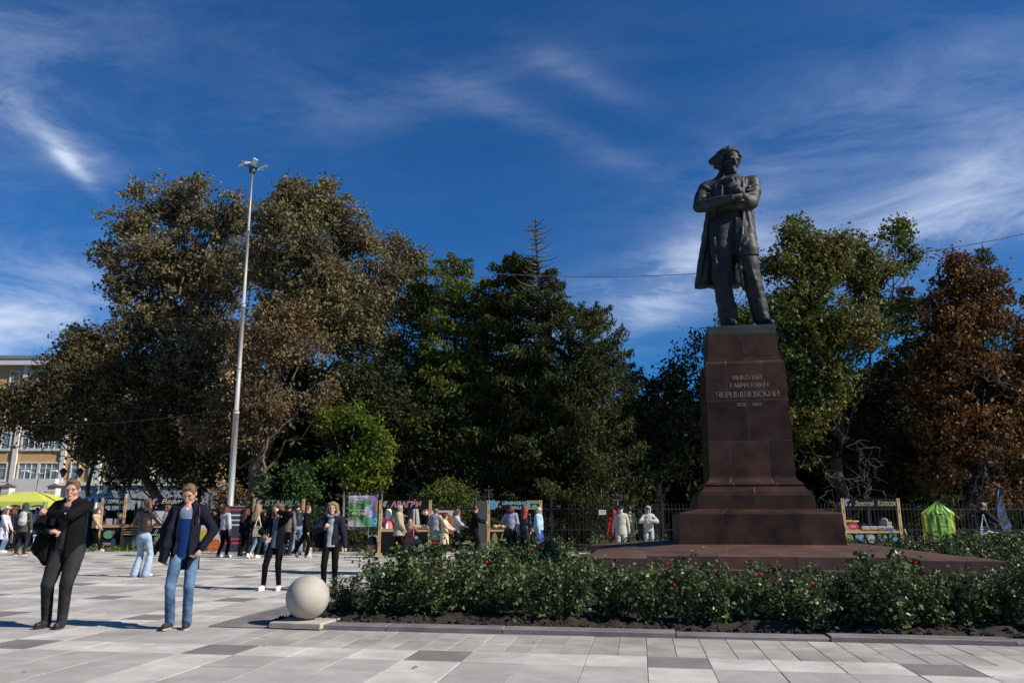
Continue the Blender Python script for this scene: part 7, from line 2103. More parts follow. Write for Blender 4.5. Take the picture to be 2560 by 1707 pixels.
MB().box(-0.22, 0.22, -0.15, 0.15, 0, 0.24, bev=0.02).build('body', M('clear_box', (0.25, 0.26, 0.26), rough=0.4), t)
MB().box(-0.22, 0.22, -0.16, 0.16, -0.42, -0.02).build('stand', m_steel_d, t)
# red banner behind
t = thing('stall_banner', 'low white and terracotta banner with mountain print on the railing right of the stall', 'banner', gd(1107, 30.6), YAW)
bw = 0.78
MB().box(-bw, 0.62, 0, 0.012, 0.72, 1.58).build('sheet', M('banner_terracotta', (0.33, 0.085, 0.055), var=0.1), t)
MB().add([(-bw, -0.003, 1.22), (-0.1, -0.003, 1.50), (0.10, -0.003, 1.50), (0.62, -0.003, 1.18), (0.62, -0.003, 1.578), (-bw, -0.003, 1.578)], [(0, 1, 5), (1, 2, 4, 5), (2, 3, 4)]).build('pale_print', M('banner_pale', (0.50, 0.46, 0.46)), t)
MB().add([(0.1, -0.004, 1.50), (0.62, -0.004, 1.2), (0.62, -0.004, 1.05), (0.3, -0.004, 1.1)], [(0, 3, 2, 1)]).build('orange_print', M('banner_orange', (0.36, 0.15, 0.07)), t)
lettering('АРАГВИ', 0.15, M('banner_brown_ink', (0.12, 0.03, 0.02)), t, -0.02, -0.008, 1.40, width=0.40, height=0.11)
lettering('НАШЕ ГРУЗИНСКОЕ', 0.12, M('banner_pink_ink', (0.5, 0.35, 0.32)), t, -0.08, -0.008, 1.00, width=1.25, height=0.11)
for x in (-bw, 0.62): MB().tube([(x, 0.02, 0), (x, 0.02, 1.6)], 0.015, 6).build('upright', m_steel_d, t)

# Leningrad Hall stall
o, sg, pn, w = stall('stall with pale blue serif chalk lettering and coloured shapes on its black sign', 1221, 1353, 28.8, H_=1.93, sign_h=0.34, counter=0.90)
MB().box(-w / 2 + 0.06, -w / 2 + 0.24, -0.003, -0.001, 1.60, 1.92).build('chalk_shape', c_sky, sg)
swirl(sg, -w / 2 + 0.34, 1.76, 0.14, [c_pink, c_sky, c_teal, c_olive])
lettering('LENINGRAD', 0.2, c_teal, sg, 0.02, -0.004, 1.765, width=w * 0.50, height=0.125, offset=0.008)
lettering('HALL', 0.2, c_teal, sg, 0.08, -0.004, 1.61, width=w * 0.22, height=0.115, offset=0.008)
MB().box(w / 2 - 0.50, w / 2 - 0.06, -0.003, -0.001, 1.80, 1.92).build('chalk_shape', c_olive, sg)
patch(sg, w / 2 - 0.22, 1.60, 0.14, 0.18, c_green, a0=0, a1=180); patch(sg, w / 2 - 0.46, 1.60, 0.11, 0.10, c_pink, a0=0, a1=180); patch(sg, w / 2 - 0.44, 1.74, 0.08, 0.06, c_sky, y=-0.006); patch(sg, w / 2 - 0.56, 1.60, 0.13, 0.17, c_sky, a0=90, a1=180, y=-0.005)
patch(pn, -w / 2 + 0.22, 0.30, 0.12, 0.5, c_olive); lettering('С', 0.4, c_olive, pn, -w / 2 + 0.55, -0.005, 0.50, width=0.2, height=0.28, offset=0.014); lettering('Т', 0.4, c_teal, pn, w / 2 - 0.65, -0.005, 0.50, width=0.2, height=0.2, offset=0.01)
m_bread = M('bread_crust', (0.42, 0.21, 0.08), rough=0.6, var=0.35, scale=12, col2=(0.6, 0.42, 0.24))
for k, (x, y, sx, lab) in enumerate(((-0.72, 0.15, 0.10, 'round golden bread at the left end of the tray'), (-0.58, 0.2, 0.11, 'large flour dusted bread in the middle of the tray'), (-0.45, 0.14, 0.09, 'long bread at the right end of the tray'), (-0.33, 0.2, 0.07, 'small flat bread behind the long bread'))):
    on_counter(o, x, y, 0.955, 'bread', lab, 'bread', lambda t, sx=sx: MB().ball((0, 0, 0.04), sx, 12, sy=0.8, sz=0.7).build('loaf', m_bread, t), 'breads on the tray')
on_counter(o, -0.55, 0.17, 0.935, 'serving_tray', 'thin dark tray under the breads', 'tray', box_of((0.03, 0.07, 0.07), 0.62, 0.018, 0.28, 'tray'))
# Zolotoy Kolosok stall
o, sg, pn, w = stall('bakery stall with flowing cream handwriting on a black sign right of the pedestal', 2120, 2261, 26.2, H_=1.94, sign_h=0.30, counter=0.90)
swirl(sg, -w / 2 + 0.17, 1.79, 0.13, [c_pale, c_blue, c_lilac])
lettering('Золотой', 0.3, c_cream, sg, -0.21, -0.004, 1.69, width=w * 0.34, height=0.17, shear=0.3)
lettering('Колосок', 0.3, c_cream, sg, 0.53, -0.004, 1.69, width=w * 0.34, height=0.19, shear=0.3)
xx = -w / 2 + 0.12; kk = 0
cols_ = [c_olive, c_green, c_blue, c_green, c_pale, c_lilac, c_teal, c_olive, c_blue]
while xx < w / 2 - 0.1:
    rr = (0.13, 0.07, 0.11, 0.06, 0.14, 0.07)[kk % 6]
    patch(pn, xx, 0.80 - rr - 0.01, rr * 0.9, rr, cols_[kk % 9], y=-0.004 - 0.001 * (kk % 2)); xx += rr * 1.9; kk += 1
lettering('Саратов город', 0.2, c_cream, pn, -0.1, -0.005, 0.30, width=w * 0.7, height=0.16, shear=0.2)
for k, (x, y, wx, hz, col, lab) in enumerate(((-0.70, 0.25, 0.5, 0.24, (0.30, 0.30, 0.33), 'grey scale box at the left end of the bakery counter'), (-0.72, 0.2, 0.2, 0.07, (0.45, 0.30, 0.04), 'small yellow box on top of the grey scale box'), (-0.50, 0.2, 0.2, 0.05, (0.5, 0.42, 0.2), 'flat cream box on top of the grey scale box'))):
    z = 0.935 if k == 0 else 1.176
    on_counter(o, x, y, z, 'box', lab, 'box', box_of(col, wx, hz, 0.2))
on_counter(o, -0.62, 0.06, 0.935, 'price_plaque', 'red rounded plaque with pale writing leaning on the bakery counter', 'sign', lambda t: (patch(t, 0, 0.10, 0.19, 0.11, M('plaque_red', (0.45, 0.03, 0.04)), y=0), MB().box(-0.1, 0.1, -0.004, -0.002, 0.11, 0.125).build('printed_line', ink_w, t), MB().box(-0.08, 0.08, -0.004, -0.002, 0.075, 0.09).build('printed_line', ink_w, t)))
m_clear = M('clear_lid', (0.35, 0.36, 0.37), rough=0.15, spec=0.8)
for k in range(4):
    on_counter(o, -0.22 + k * 0.26, 0.12, 0.935, 'pastry_tray', ['clear lidded pastry tray next to the red plaque', 'second clear lidded pastry tray from the red plaque', 'third clear lidded pastry tray from the red plaque', 'pastry tray with blue wrapping near the right post'][k], 'tray',
        lambda t, k=k: (MB().box(-0.12, 0.12, -0.09, 0.09, 0.0, 0.05, bev=0.005).build('pastries', m_bread if k < 3 else M('blue_wrap', (0.05, 0.15, 0.4)), t), MB().box(-0.122, 0.122, -0.092, 0.092, 0.05, 0.11, bev=0.02).build('lid', m_clear, t)), 'trays on the bakery counter')
for k in range(3):
    on_counter(o, 0.55, 0.3, 0.935 + k * 0.085, 'pastry_box', ['bottom wrapped pastry box in the pile near the right post', 'middle wrapped pastry box in the pile near the right post', 'top wrapped pastry box in the pile near the right post'][k], 'box', box_of((0.42, 0.28, 0.2), 0.34, 0.08, 0.2), 'pile of pastry boxes')
on_counter(o, 0.52, 0.3, 1.192, 'cake_dome', 'clear domed cake cover on top of the pastry boxes', 'cake cover', lambda t: MB().ball((0, 0, 0), 0.13, 14, z0=0.0, sz=0.9).build('dome', m_clear, t))
on_counter(o, -0.12, 0.4, 0.935, 'bag', 'small round magenta bag behind the pastry trays', 'bag', lambda t: MB().ball((0, 0, 0.13), 0.09, 12).build('bag', M('magenta_bag', (0.35, 0.08, 0.3)), t))
t = thing('leaning_board', 'narrow wooden prop leaning beside the bakery stall post', 'prop', gd(2272, 26.3), YAW)
MB().bar((0, 0.1, 0.95), (0.25, -0.1, 0.0), 0.07, 0.03).build('board', m_pine, t)
t = thing('cardboard_box', 'cardboard box with a white bag on the ground beside the bakery stall', 'box', gd(2285, 26.6), YAW)
MB().box(-0.16, 0.2, -0.12, 0.15, 0, 0.35).build('box', M('cardboard', (0.28, 0.19, 0.12)), t); MB().ball((0.0, 0, 0.36), 0.11, 10, sz=0.9).build('white_bag', white_c, t)

# green and yellow cloth banner stretched over a frame
D_G = 25.4
A = gd(2352, D_G); t = thing('cloth_banner', 'lime green and yellow cloth banner with black ring ornament and pointed top', 'banner', A, YAW)
def relg(px, py, dd=D_G):
    p = at_d(px, py, dd) - A; c, s = math.cos(-YAW), math.sin(-YAW); return (p.x * c - p.y * s, p.z)
top_ = relg(2343, 1251); Lc = relg(2302, 1282); Rc = relg(2386, 1281); Lb = relg(2308, 1365); Rb = relg(2396, 1345); Rm_ = relg(2389, 1330); Lbb = relg(2316, 1420); Rbb = relg(2392, 1420)
rows = [(top_, top_), (Lc, Rc), (relg(2303, 1290), relg(2385, 1292)), (relg(2309, 1345), Rm_), (Lbb, Rbb)]
vs, fs, mi = [], [], []
NXg = 28
dense_rows = []
for (a0_, b0_), (a1_, b1_) in zip(rows, rows[1:]):
    for q in range(6):
        u = q / 6; dense_rows.append(((a0_[0] * (1 - u) + a1_[0] * u, a0_[1] * (1 - u) + a1_[1] * u), (b0_[0] * (1 - u) + b1_[0] * u, b0_[1] * (1 - u) + b1_[1] * u)))
dense_rows.append(rows[-1])
for j, (a, c) in enumerate(dense_rows):
    for i in range(NXg + 1):
        u = i / NXg; dpt = math.sin(u * math.pi) * 0.10 * min(1, j / 6)
        y = -dpt + 0.014 * math.sin(u * 26 + j * 0.25) + 0.010 * math.sin(u * 47 - j * 0.4)
        vs.append((a[0] + (c[0] - a[0]) * u, y, a[1] + (c[1] - a[1]) * u - 0.02 * math.sin(u * math.pi) * (1 if j == 6 else 0)))
for j in range(len(dense_rows) - 1):
    for i in range(NXg):
        k = j * (NXg + 1) + i; fs.append((k, k + NXg + 1, k + NXg + 2, k + 1)); u = i / NXg
        mi.append(1 if (j >= 6 and (u < 0.17 - 0.0 * j or u > 0.86)) else 0)
mm = MB(); mm.add(vs, fs, smooth=True); mm.m = mi
cb_ = mm.build('cloth', [M('lime_cloth', (0.17, 0.36, 0.04), rough=0.5, var=0.15), M('yellow_cloth', (0.42, 0.42, 0.03), rough=0.5, var=0.1)], t)
cxg, czg = relg(2350, 1316); kx = 25.4 / 1998
def ringp(cx_, cz_, r_, w_, a0=0, a1=360, n=40):
    m = MB().arc((cx_, cz_), r_ - w_ / 2, r_ + w_ / 2, a0, a1, y=-0.155, n=n); m.build('ornament_ring', m_iron, cb_)
ringp(cxg, czg, 0.40, 0.020, 20, 340); ringp(cxg, czg, 0.54, 0.014, 100, 260); ringp(cxg, czg, 0.15, 0.014)
for k in range(8):
    a = R(k * 45 + 90); ringp(cxg + 0.20 * math.cos(a), czg + 0.20 * math.sin(a), 0.036, 0.010, n=12)
    m = MB(); a1 = a - R(22); a2 = a + R(22)
    m.stroke([(cxg + 0.22 * math.cos(a1), czg + 0.22 * math.sin(a1)), (cxg + 0.33 * math.cos(a1 + R(6)), czg + 0.33 * math.sin(a1 + R(6))), (cxg + 0.25 * math.cos(a), czg + 0.25 * math.sin(a))], 0.012, y=-0.155); m.build('ornament_petal', m_iron, cb_)
for txt, aa, sgn in (('О ДЕЛЕ ФЕСТИВАЛЬ', 150, -1), ('ОДИН ДЕНЬ', 190, 1)):
    for k, ch in enumerate(txt):
        if ch == ' ': continue
        a = R(aa + sgn * k * (8.0))
        me = text_mesh(ch, 0.10, extrude=0.0005, offset=0.001).copy(); me.transform(Matrix.Translation((cxg + 0.465 * math.cos(a), -0.145, czg + 0.465 * math.sin(a) - 0.02)) @ Matrix.Rotation(-(a - R(90)) if sgn < 0 else -(a - R(90)), 4, 'Y'))
        link('lettering', me, m_iron, cb_)
lettering('УКЕК', 0.08, m_iron, cb_, cxg, -0.155, czg - 0.025, width=0.2, height=0.06)
MB().tube([(0, 0.05, 0), (0, 0.05, top_[1])], 0.018, 6).build('pole', m_steel_d, t)
MB().tube([(Lc[0], 0.03, Lc[1]), (Rc[0], 0.03, Rc[1])], 0.01, 6).build('crossbar', m_steel_d, t)

# feather flag
D_F = 24.2; A = gd(2515, D_F)
t = thing('feather_flag', 'tall dark feather flag with blue blocks and a dark red animal print at the right', 'flag', A, YAW)
def relf(px, py):
    p = at_d(px, py, D_F) - A; c, s = math.cos(-YAW), math.sin(-YAW); return (p.x * c - p.y * s, p.z)
Lp = [relf(*q) for q in ((2492, 1222), (2492, 1260), (2494, 1290), (2502, 1326), (2508, 1328))]
Rp = [relf(*q) for q in ((2497, 1222), (2507, 1252), (2517, 1285), (2527, 1310), (2530, 1328))]
vs, fs = [], []
n = 40
def along(P, t_):
    i = min(int(t_ * (len(P) - 1)), len(P) - 2); f = t_ * (len(P) - 1) - i; return (P[i][0] * (1 - f) + P[i + 1][0] * f, P[i][1] * (1 - f) + P[i + 1][1] * f)
for j in range(n + 1):
    a = along(Lp, j / n); c = along(Rp, j / n)
    for i in range(9):
        u = i / 8; vs.append((a[0] + (c[0] - a[0]) * u, 0.012 * math.sin(j * 0.9 + u * 7), a[1] + (c[1] - a[1]) * u))
for j in range(n):
    for i in range(8): k = j * 9 + i; fs.append((k, k + 9, k + 10, k + 1))
mm = MB(); mm.add(vs, fs, smooth=True)
mi = []
for j in range(n):
    for i in range(8):
        u = j / n; v = 0
        if u < 0.09 or (0.30 < u < 0.42 and i < 4) or (0.72 < u < 0.78 and i > 1) or u > 0.95: v = 1
        elif 0.80 < u < 0.93 and 1 <= i <= 6 and (i + j) % 4: v = 2
        mi.append(v)
mm.m = mi
mm.build('cloth', [M('flag_dark', (0.05, 0.055, 0.075), rough=0.45, var=0.8, scale=9, stretch=(0.5, 1, 6)), M('flag_blue', (0.03, 0.13, 0.35), rough=0.5), M('flag_red', (0.16, 0.015, 0.025), rough=0.5)], t)
P = [(Lp[0][0] - 0.01, 0, Lp[0][1])] + [(Lp[i][0] - 0.01, 0, Lp[i][1]) for i in (2, 4)] + [(0, 0, 0)]
MB().tube(P, 0.015, 6).build('pole', m_steel_d, t)
# pushchair and folding items
t = thing('pushchair', 'black and white pushchair frame beside the woman with bobbed hair', 'pushchair', gd(2500, 23.2), YAW)
MB().tube([(-0.18, 0, 0.92), (0.05, 0, 0.90), (0.14, 0, 0.55), (0.2, 0, 0.12)], 0.013, 8).build('frame', m_white, t)
q = Solid(0.015); q.cone((-0.1, 0.1, 0.75), (-0.02, 0.05, 0.5), 0.15, 0.17, 0.02); q.build('seat', black, t)
for x in (-0.15, 0.2): MB().tube([(x, -0.02, 0.1), (x, 0.02, 0.1)], 0.1, 14).build('wheel', m_steel_d, t)

# wires
def wire(label, p0, p1, sag, rr=0.012, mat=m_steel_d, n=24):
    a, c = Vector(p0), Vector(p1); pts = [a + (c - a) * (k / n) - Vector((0, 0, sag * 4 * (k / n) * (1 - k / n))) for k in range(n + 1)]
    o = thing('cable', label, 'cable', a); MB().tube([q - a for q in pts], rr, 5).build('wire', mat, o)
wire('thin cable stretched behind the statue from the dead spruce', at_d(1230, 684, 34), at_d(1900, 672, 34), 0.25, 0.018, M('cable_dull', (0.05, 0.05, 0.07)))
wire('dark cable rising to the right edge above the chestnut', at_d(2290, 632, 34), at_d(2640, 565, 34), 0.12, 0.018)
wire('thin cable crossing the gap of sky low beside the pedestal', at_d(1500, 957, 38), at_d(1760, 957, 38), 0.1, 0.014)
wire('thin pale cable crossing the dark trees at the left to the mast', at_d(-20, 1060, 26), at_d(560, 1025, 27.4), 0.2, 0.0035, M('cable_pale', (0.05, 0.05, 0.05)))

# ================================================================== ochre building at the left
m_ochre = M('ochre_render', (0.54, 0.335, 0.14), rough=0.9, var=0.10, scale=1.2, bump=0.1)
m_trim = M('white_trim', (0.60, 0.58, 0.55), rough=0.85, var=0.08)
m_gstone = M('grey_rustic', (0.26, 0.265, 0.28), rough=0.9, var=0.3, scale=1.6, bump=0.4, bscale=8)
m_win = M('window_glass', (0.10, 0.12, 0.13), rough=0.12, var=0.7, scale=0.8, spec=0.9, col2=(0.32, 0.33, 0.32))
m_roof = M('grey_roof', (0.20, 0.22, 0.24), rough=0.6)
DB = 86.0
A = gd(0, DB); K = DB / 1998.0
bd = thing('apartment_building', 'ochre four storey building with white window trims behind the dark low tree', 'building', A, YAW)
def relb(px, py):
    p = at_d(px, py, DB) - A; c, s = math.cos(-YAW), math.sin(-YAW); return (p.x * c - p.y * s, p.z)
X = lambda px: relb(px, 1200)[0]
Z = lambda py: relb(60, py)[1]
xL, xR = X(-420), X(560)
zt_ = Z(897)
MB().box(xL, xR, 0, 12, 4.6, zt_ - 0.8).build('wall', m_ochre, bd)
MB().box(xL - 0.1, xR + 0.1, -0.12, 12, 0, 4.6).build('ground_floor_wall', m_gstone, bd)
MB().box(xL - 0.3, xR + 0.3, -0.7, 12.5, zt_ - 0.8, zt_ - 0.1).build('cornice', m_trim, bd)
MB().box(xL - 0.3, xR + 0.3, -0.8, 12.6, zt_ - 0.1, zt_ + 0.25).build('roof', m_roof, bd)
MB().box(xL - 0.2, xR + 0.2, -0.35, 0.0, 4.6, 4.95).build('string_course', m_trim, bd)
MB().box(X(36), X(150), -0.9, -0.13, 3.1, 5.3).build('white_bay', m_trim, bd)
ch = MB().box(X(86), X(103), 3, 5, zt_ + 0.25, Z(858)).build('chimney', M('brick_chimney', (0.30, 0.09, 0.055), var=0.2, scale=6), bd)
MB().box(X(86) - 0.1, X(103) + 0.1, 2.9, 5.1, Z(858), Z(855)).build('chimney_cap', M('pale_cap', (0.45, 0.4, 0.35)), ch)
MB().box(X(106), X(119), 3.4, 5, zt_ + 0.25, Z(864)).build('chimney', M('brick_chimney'
    , (0.30, 0.09, 0.055)), bd)
ds = MB().disc((X(124), Z(862)), 0.72, y=2.6, n=20, sz=1.15).build('satellite_dish', m_trim, bd)
# windows
zr = [(Z(1198), Z(1158)), (Z(1121), Z(1083)), (Z(1052), Z(1008)), (Z(972), Z(930))]
wx_ = [(-180, -140), (-125, -85), (-45, -5), (44, 90), (97, 140), (176, 194), (262, 306), (313, 356), (405, 425), (470, 510)]
wx_[2] = (-8, 12)
for zi, (z0, z1) in enumerate(zr):
    for (a, c) in wx_:
        x0, x1 = X(a), X(c)
        f = MB()
        t_ = 0.14
        f.box(x0 - t_, x1 + t_, -0.16, 0.0, z0 - 0.25, z0).box(x0 - t_, x1 + t_, -0.12, 0.0, z1, z1 + t_).box(x0 - t_, x0, -0.12, 0, z0, z1).box(x1, x1 + t_, -0.12, 0, z0, z1)
        nn_ = 3 if x1 - x0 > 1.2 else 1
        for k in range(1, nn_): f.box(x0 + (x1 - x0) * k / nn_ - 0.035, x0 + (x1 - x0) * k / nn_ + 0.035, -0.09, 0, z0, z1)
        f.box(x0, x1, -0.088, 0, z0 + (z1 - z0) * 0.68 - 0.03, z0 + (z1 - z0) * 0.68 + 0.03)
        w_ = f.build('window', m_trim, bd)
        MB().box(x0, x1, -0.03, -0.01, z0, z1).build('pane', m_win, w_)
for a in (30, 152, 228, 244, 380, 440): MB().box(X(a) - 0.25, X(a) + 0.25, -0.22, 0, 4.95, zt_ - 0.8).build('pilaster', m_trim, bd)
MB().box(X(228), X(250), -0.1, 0, 4.95, zt_ - 0.8).build('white_panel', m_trim, bd)
for a in (160, 195, 230, 268, 305, 342, 380, 420, 460):
    MB().box(X(a) - 0.65, X(a) + 0.55, -0.2, -0.12, 1.9, 3.4).build('rustic_panel', m_gstone, bd)
for a in (175, 250, 322, 400, 480): MB().tube([(X(a), -0.3, 0.3), (X(a), -0.3, 4.5)], 0.16, 8).build('downpipe', m_trim, bd)
for a in (-60, 15, 60): MB().box(X(a) - 0.7, X(a) + 0.7, -0.2, -0.12, 0.4, 3.6).build('dark_opening', M('dark_opening', (0.03, 0.03, 0.035)), bd)
# pale building seen through the branches further right
t = thing('white_building', 'pale building glimpsed through gaps in the trees behind the lamp mast', 'building', gd(600, 95), YAW)
wbx_ = (gd(980, 95) - gd(600, 95)).length
MB().box(-2.0, 12.0, 0, 10, 0, 15.5).build('wall', M('pale_render', (0.55, 0.50, 0.45), var=0.15, scale=0.6), t)
for i in range(5):
    for j in range(4):
        f = MB().box(-1.2 + i * 2.7, 0.2 + i * 2.7, -0.05, 0, 2 + j * 3.4, 3.9 + j * 3.4).build('window', m_win, t)
# white wall with capped pillar, in front of the building
t = thing('garden_wall', 'white garden wall with brown capped pillars behind the yellow canopy', 'wall', gd(60, 60), YAW)
kx = 60 / 1998.0
MB().box(-9, (1.9), 0, 0.3, 0, 3.15).build('wall', m_trim, t)
for x, w2 in ((1.75, 0.3), (-1.75, 0.3)):
    MB().box(x - w2, x + w2, -0.2, 0.5, 0, 3.55).build('pillar', m_trim, t)
    MB().add([(x - w2 - .14, -.3, 3.55), (x + w2 + .14, -.3, 3.55), (x + w2 + .14, .6, 3.55), (x - w2 - .14, .6, 3.55), (x, .15, 3.8)], [(3, 2, 1, 0), (0, 1, 4), (1, 2, 4), (2, 3, 4), (3, 0, 4)]).build('pillar_cap', M('brown_cap', (0.10, 0.05, 0.045)), t)
    MB().box(x - 0.22, x + 0.22, -0.205, -0.2, 2.2, 3.2).build('yellow_inset', M('cream_inset', (0.6, 0.45, 0.22)), t)
# double armed white street lamp and black double lantern
t = thing('street_lamp', 'slender white street lamp with two arms in front of the ochre building', 'street lamp', gd(77, 52), YAW)
zz = at_d(77, 1182, 52).z
MB().tube([(0, 0, 0), (0, 0, zz)], [0.07, 0.045], 8).build('pole', m_trim, t)
for sx in (-1, 1):
    MB().tube([(0, 0, zz - 0.05), (sx * 0.45, 0, zz + 0.02), (sx * 0.8, 0, zz + 0.1)], 0.025, 6).build('arm', m_trim, t)
    MB().box(sx * 0.95 - 0.22, sx * 0.95 + 0.22, -0.1, 0.1, zz + 0.08, zz + 0.2, bev=0.03).build('lamp_head', m_trim, t)
t = thing('street_lamp', 'black cast iron street lamp with two tulip lanterns behind the large man', 'street lamp', gd(157, 40), YAW)
zz = at_d(157, 1195, 40).z
MB().tube([(0, 0, 0), (0, 0, 0.4), (0, 0, zz)], [0.12, 0.07, 0.05], 10).build('pole', m_iron, t)
MB().bar((-0.42, 0, zz - 0.02), (0.42, 0, zz - 0.02), 0.035, 0.035).build('crossbar', m_iron, t)
m = MB()
for k in range(10):
    a = R(20 + 140 * k / 9); a2 = R(200 + 140 * k / 9)
    m.tube([(0, 0, zz - 0.55), (0.3 * math.cos(a), 0, zz - 0.55 + 0.40 * math.sin(a))], 0.007, 4); m.tube([(0, 0, zz - 0.55), (0.36 * math.cos(a2), 0, zz - 0.55 + 0.15 * math.sin(a2))], 0.007, 4)
tag(m.build('wire_fan', m_iron, t), kind='stuff')
for sx in (-1, 1):
    MB().tube([(sx * 0.42, 0, zz + 0.03), (sx * 0.42, 0, zz + 0.12), (sx * 0.42, 0, zz + 0.36)], [0.05, 0.08, 0.19], 8).build('lantern', M('lantern_glass', (0.10, 0.10, 0.10), rough=0.3), t)
    MB().tube([(sx * 0.42, 0, zz + 0.36), (sx * 0.42, 0, zz + 0.40), (sx * 0.42, 0, zz + 0.52)], [0.21, 0.16, 0.02], 8).build('lantern_cap', m_iron, t)
t = thing('street_lamp', 'white lantern head on a dark post above the coffee stall', 'street lamp', gd(249, 38), YAW)
zz = at_d(249, 1235, 38).z
MB().tube([(0, 0, 0), (0, 0, zz)], 0.045, 8).build('pole', m_iron, t); MB().tube([(0, 0, zz), (0, 0, zz + 0.42)], [0.07, 0.13], 6).build('lantern', m_trim, t); MB().tube([(0, 0, zz + 0.42), (0, 0, zz + 0.55)], [0.15, 0.02], 6).build('lantern_cap', m_iron, t)
# yellow green canopy tent
DT = 34.5; A = gd(62, DT)
t = thing('canopy_tent', 'yellow green pop up canopy tent at the left edge', 'tent', A, YAW)
z_e = at_d(62, 1255, DT).z; z_p = at_d(62, 1228, DT).z; hw = 1.45
prof = [(hw, z_e), (hw * 0.8, z_e + 0.10), (hw * 0.5, z_e + (z_p - z_e) * 0.62), (0.25, z_p - 0.02), (0.0, z_p)]
m = MB()
for k in range(4):
    rr = [lambda x, y: (x, y), lambda x, y: (-y, x), lambda x, y: (-x, -y), lambda x, y: (y, -x)][k]
    for (a, za2), (c, zc2) in zip(prof, prof[1:]):
        q = [(*rr(-a, -a), za2), (*rr(a, -a), za2), (*rr(c, -c), zc2), (*rr(-c, -c), zc2)]
        m.add(q, [(0, 1, 2, 3)])
m_lime = M('lime_canopy', (0.50, 0.53, 0.09), rough=0.6, var=0.05)
m.build('roof', m_lime, t)
for k, rr in enumerate((lambda x, y: (x, y), lambda x, y: (-y, x), lambda x, y: (-x, -y), lambda x, y: (y, -x))):
    n = 12; vs = []
    for i in range(n + 1):
        u = -hw + 2 * hw * i / n; x, y = rr(u, -hw); vs += [(x, y, z_e), (x, y, z_e - 0.16 - 0.05 * math.sin(math.pi * i / 2))]
    MB().add(vs, [(2 * i, 2 * i + 1, 2 * i + 3, 2 * i + 2) for i in range(n)]).build('valance', m_lime, t)
    x, y = rr(-hw, -hw)
    MB().tube([(x, y, 0), (x, y, z_e)], 0.025, 6).build('leg', m_white, t)
    MB().add([(x - 0.04, y, 0.9), (x + 0.12, y, 1.0), (x + 0.14, y, z_e), (x - 0.04, y, z_e)], [(0, 1, 2, 3)]).build('leg_sleeve', m_lime, t)
for k, px in enumerate((104, 122)):
    t = thing('white_chair', ['white rounded panel chair under the canopy nearest the young man', 'white rounded panel chair under the canopy beside the large man'][k], 'chair', gd(px, 34.2), YAW, 'white chairs under the canopy')
    MB().disc((0, 1.25), 0.16, y=0, a0=0, a1=180, n=20).box(-0.16, 0.16, 0, 0.04, 0.6, 1.25).build('backrest', m_white, t)
    MB().box(-0.2, 0.2, -0.4, 0.04, 0.55, 0.6).build('seat', m_white, t)
    for sx in (-1, 1):
        for y in (-0.36, 0): MB().box(sx * 0.17 - 0.02, sx * 0.17 + 0.02, y, y + 0.04, 0, 0.55).build('leg', m_white, t)
# low barrier and red parked car seen behind the people
t = thing('parked_car', 'dark parked car with red side partly hidden behind the people at the left', 'car', gd(80, 47), YAW)
q = Solid(0.05); q.cone((-1.7, 0, 0.62), (1.7, 0, 0.62), 0.42, 0.42, 0.1, flat=1.6, fdir=(0, 1, 0)); q.cone((-0.8, 0, 1.05), (0.6, 0, 1.05), 0.38, 0.36, 0.2); q.plane((0, 0, 0.3), (0, 0, -1))
q.build('body', M('car_red', (0.35, 0.015, 0.015), rough=0.25, var=0.03, coat=0.6), t)
for x in (-1.2, 1.15): 
    wl_ = MB().tube([(x, -0.62, 0.32), (x, -0.45, 0.32)], 0.32, 18).build('wheel', m_steel_d, t)
    MB().tube([(x, -0.63, 0.32), (x, -0.615, 0.32)], 0.18, 12).build('rim', m_galv, wl_)
MB().box(-0.75, 0.55, -0.47, -0.44, 1.0, 1.3, bev=0.05).build('window', m_win, t)
t = thing('hedge_border', 'low strip of ground plants along the foot of the railing', 'plants', gd(800, 32.2), YAW); t['kind'] = 'stuff'
r = np.random.default_rng(5); n = 9000
C = np.stack([r.uniform(-12, 26, n), r.normal(size=n) * 0.35, np.abs(r.normal(size=n)) * 0.10 + 0.02], -1)
V_, F_2 = leaf_faces(C, 0.10, r, up=0.6); tag(link('foliage', fast_mesh('foliage', V_, F_2, tint=r.random(n)), L_larch, t), kind='stuff')

